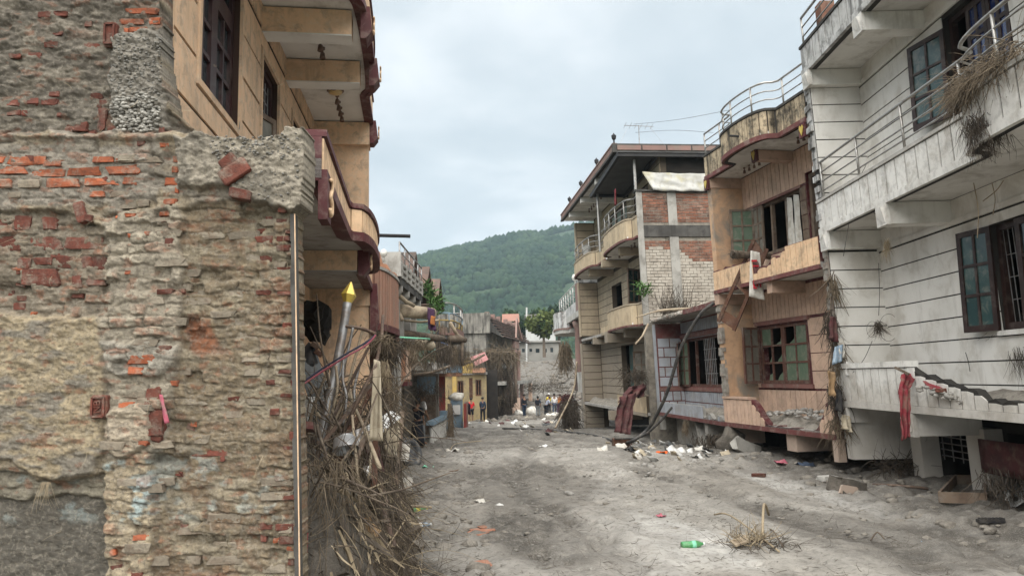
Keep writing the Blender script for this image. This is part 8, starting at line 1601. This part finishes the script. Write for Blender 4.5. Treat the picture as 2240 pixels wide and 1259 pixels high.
# ---------------------------------------------------------------- people
def skin_mesh(verts, edges, radii, sub=2):
    me = bpy.data.meshes.new('tmp'); me.from_pydata(verts, edges, []); o = bpy.data.objects.new('tmp', me)
    md = o.modifiers.new('s', 'SKIN'); md.use_smooth_shade = True; md.branch_smoothing = .3
    for i, r in enumerate(radii): o.data.skin_vertices[0].data[i].radius = (r, r) if not isinstance(r, tuple) else r
    o.data.skin_vertices[0].data[0].use_root = True
    ms = o.modifiers.new('u', 'SUBSURF'); ms.levels = sub; ms.render_levels = sub
    return eval_mesh(o)
def person(label, base, heading, h, top, bottom, sleeves='short', short_legs=False, bend=0.0, arms=(0.15, 0.15), stride=.06, hairlen=0.0, hat=None, legskin=False, pack=None, skirt=None):
    t_ = thing('person', label, 'person', base); s = h / 1.72; Mz = Matrix.Translation(Vector(base)) @ Matrix.Rotation(heading, 4, 'Z') @ Matrix.Scale(s, 4)
    sb, cb = math.sin(bend), math.cos(bend)
    def up(x, y, z): dz = z - .92; return (x, y * 1 + sb * dz + (cb - 1) * y, .92 + cb * dz - sb * y)   # rotate the upper body about the hips
    J = {'pel': (0, 0, .93), 'sp': up(0, .01, 1.10), 'ch': up(0, 0, 1.28), 'nk': up(0, .0, 1.47), 'hd0': up(0, .015, 1.55), 'hd1': up(0, .02, 1.66), 'hd2': up(0, .01, 1.71)}
    for sx, n, ar in ((-1, 'L', arms[0]), (1, 'R', arms[1])):
        J['sh' + n] = up(sx * .17, 0, 1.40); J['el' + n] = up(sx * .22, math.sin(ar) * .28 - .02, 1.40 - math.cos(ar) * .28); e_ = J['el' + n]
        a2 = ar * 1.7 + bend * .2; w_ = up(sx * .20, math.sin(ar) * .28 - .02 + math.sin(a2) * .25, 1.40 - math.cos(ar) * .28 - math.cos(a2) * .25); J['wr' + n] = w_
        J['ha' + n] = tuple(Vector(w_) + (Vector(w_) - Vector(e_)).normalized() * .085)
        st_ = stride * sx; J['hp' + n] = (sx * .09, 0, .88); J['kn' + n] = (sx * .105, st_ * .5 + .02, .50); J['an' + n] = (sx * .11, st_, .09); J['ft' + n] = (sx * .125, st_ + .13, .035)
    names = list(J); ed = [('pel', 'sp'), ('sp', 'ch'), ('ch', 'nk'), ('nk', 'hd0'), ('hd0', 'hd1'), ('hd1', 'hd2')]
    for n in 'LR': ed += [('ch', 'sh' + n), ('sh' + n, 'el' + n), ('el' + n, 'wr' + n), ('wr' + n, 'ha' + n), ('pel', 'hp' + n), ('hp' + n, 'kn' + n), ('kn' + n, 'an' + n), ('an' + n, 'ft' + n)]
    rad = {'pel': (.13, .10), 'sp': (.125, .095), 'ch': (.145, .10), 'nk': .052, 'hd0': (.075, .085), 'hd1': (.078, .092), 'hd2': .055, 'sh': .06, 'el': .04, 'wr': .028, 'ha': (.035, .02), 'hp': .088, 'kn': .058, 'an': .038, 'ft': .04}
    rd = lambda n: rad.get(n, rad.get(n[:2]))
    def make(sub_names, infl, mat, nm):
        idx = {n: i for i, n in enumerate(sub_names)}; E = [(idx[a], idx[b]) for a, b in ed if a in idx and b in idx]
        rs = [tuple(q + infl for q in (rd(n) if isinstance(rd(n), tuple) else (rd(n), rd(n)))) for n in sub_names]
        me = skin_mesh([J[n] for n in sub_names], E, rs); me.transform(Matrix.Translation(-Vector(base)) @ Mz); me.materials.clear(); me.materials.append(MATS[mat]); me.shade_smooth()
        o = bpy.data.objects.new(nm, me); o.parent = t_; C.objects.link(o); return o
    make(names, 0, 'skin', 'body')
    tops = ['pel', 'sp', 'ch'] + [k + n for n in 'LR' for k in (('sh', 'el', 'wr') if sleeves == 'long' else ('sh', 'el'))]; make(tops, .022, top, 'shirt')
    legs = ['pel'] + [k + n for n in 'LR' for k in (('hp', 'kn') if short_legs else ('hp', 'kn', 'an'))]; make(legs, .020, bottom, 'trousers')
    hd = Mz @ Vector(J['hd1']); hM = Mz.to_3x3(); up_ = (Vector(J['hd2']) - Vector(J['hd0'])).normalized()
    q = (Mz.to_3x3() @ up_).normalized().to_track_quat('Z', 'Y').to_matrix().to_4x4(); face = (Mz.to_3x3() @ Vector((0, 1, 0))).normalized()
    Mh = Matrix.Translation(hd - face * .012 * s + Vector((0, 0, .012 * s))) @ q @ Matrix.Scale(s, 4)
    MB().lathe([(.088, -.06 - hairlen), (.098, -.02), (.096, .03), (.075, .075), (.03, .098)], Mh, 12).build('hair', 'hair', t_, True)
    fx = face; rx = fx.cross(Vector((0, 0, 1))).normalized()
    for e_ in (-1, 1): MB().box(hd + fx * .090 * s + rx * e_ * .03 * s - Vector((0, 0, .03 * s)), (.016 * s, .016 * s, .010 * s)).build('eye', 'hair', t_)
    MB().box(hd + fx * .095 * s - Vector((0, 0, .055 * s)), (.02 * s, .03 * s, .035 * s)).build('nose', 'skin', t_); MB().box(hd + fx * .085 * s - Vector((0, 0, .09 * s)), (.04 * s, .02 * s, .010 * s)).build('mouth', 'c_dkred', t_)
    if hat: MB().lathe([(.105, .0), (.11, .03), (.09, .09), (.02, .12)], Mh, 12).build('helmet', hat, t_, True)
    if pack: noisy_box(Mz @ Vector(up(0, -.17, 1.22)), (.30 * s, .16 * s, .40 * s), Mz.to_3x3().normalized(), .12, seed=3).build('backpack', pack, t_)
    if skirt: MB().lathe([(.17, .95), (.21, .7), (.25, .35), (.27, .08)], Mz, 14).build('skirt', skirt, t_, True)
    return t_
def pb(px, py, Y=None):
    if Y is None: return gpt(px, py)
    p = at(px, py, Y); return Vector((p.x, Y, gz(p.x, Y)))
person('person in white shirt and grey trousers standing by the concrete house', pb(920, 955, 25.0), R(-60), 1.68, 'c_white', 'c_grey', bend=.12, arms=(.5, .3)); person('person dressed in black standing in front of the white-shirted one', pb(913, 965, 23.6), R(-30), 1.5, 'c_black', 'c_black', bend=.05, arms=(.9, .2), hairlen=.06, skirt='c_black')
person('person in red shirt and dark shorts seen from behind', pb(1031, 915, 54), R(10), 1.66, 'c_red', 'c_black', short_legs=True, arms=(.05, .05)); person('person in dark jacket and trousers beside the red-shirted one', pb(1056, 913, 55), R(-15), 1.7, 'c_navy', 'c_black', sleeves='long', arms=(.4, .1))
person('person in dark clothes standing near the street end', pb(1147, 901, 60), R(40), 1.75, 'c_black', 'c_navy', sleeves='long'); person('person with dark backpack and grey trousers', pb(1177, 901, 60), R(-10), 1.62, 'c_navy', 'c_grey', pack='c_black', hairlen=.05); person('person in grey-blue shirt bending forward over rubble', pb(1194, 899, 60), R(-70), 1.66, 'c_greyblue', 'c_black', bend=.5, arms=(.9, .8)); person('person in yellow top and white cap on the far rubble', pb(1201, 886, 66), R(20), 1.66, 'c_yellow', 'c_black', hat='c_white', arms=(.5, .4)); person('person in white and blue next to the orange-clad one', pb(1213, 888, 64), R(0), 1.7, 'c_white', 'c_jeans', sleeves='long'); person('person in orange vest beside the roots at street end', pb(1222, 886, 64), R(-60), 1.66, 'c_orange', 'c_purple', bend=.2, arms=(.6, .7))
p = at(1008, 860, YW + .5); person('person in blue shirt looking out of the yellow front', (p.x, p.y, -1.3), R(180), 1.6, 'c_blue', 'c_navy')
# far white sacks
for k, (x, y, Y, s, lb) in enumerate(((1212, 893, 58, .35, 'white sack on the ground by the bending person'), (1200, 895, 58, .28, 'smaller white sack left of the big one'), (1162, 885, 63, .6, 'big pale bundle in front of the far mud bank'), (1134, 885, 62, .4, 'white plastic sheeting heap by the root pile'))): tag(rock(pb(x, y, Y) + Vector((0, 0, s * .5)), (s * 1.1, s * .8, s * .75), seed=950 + k, sub=2, j=.2).build('white_sack', 'sack', None, True), lb, 'sack')
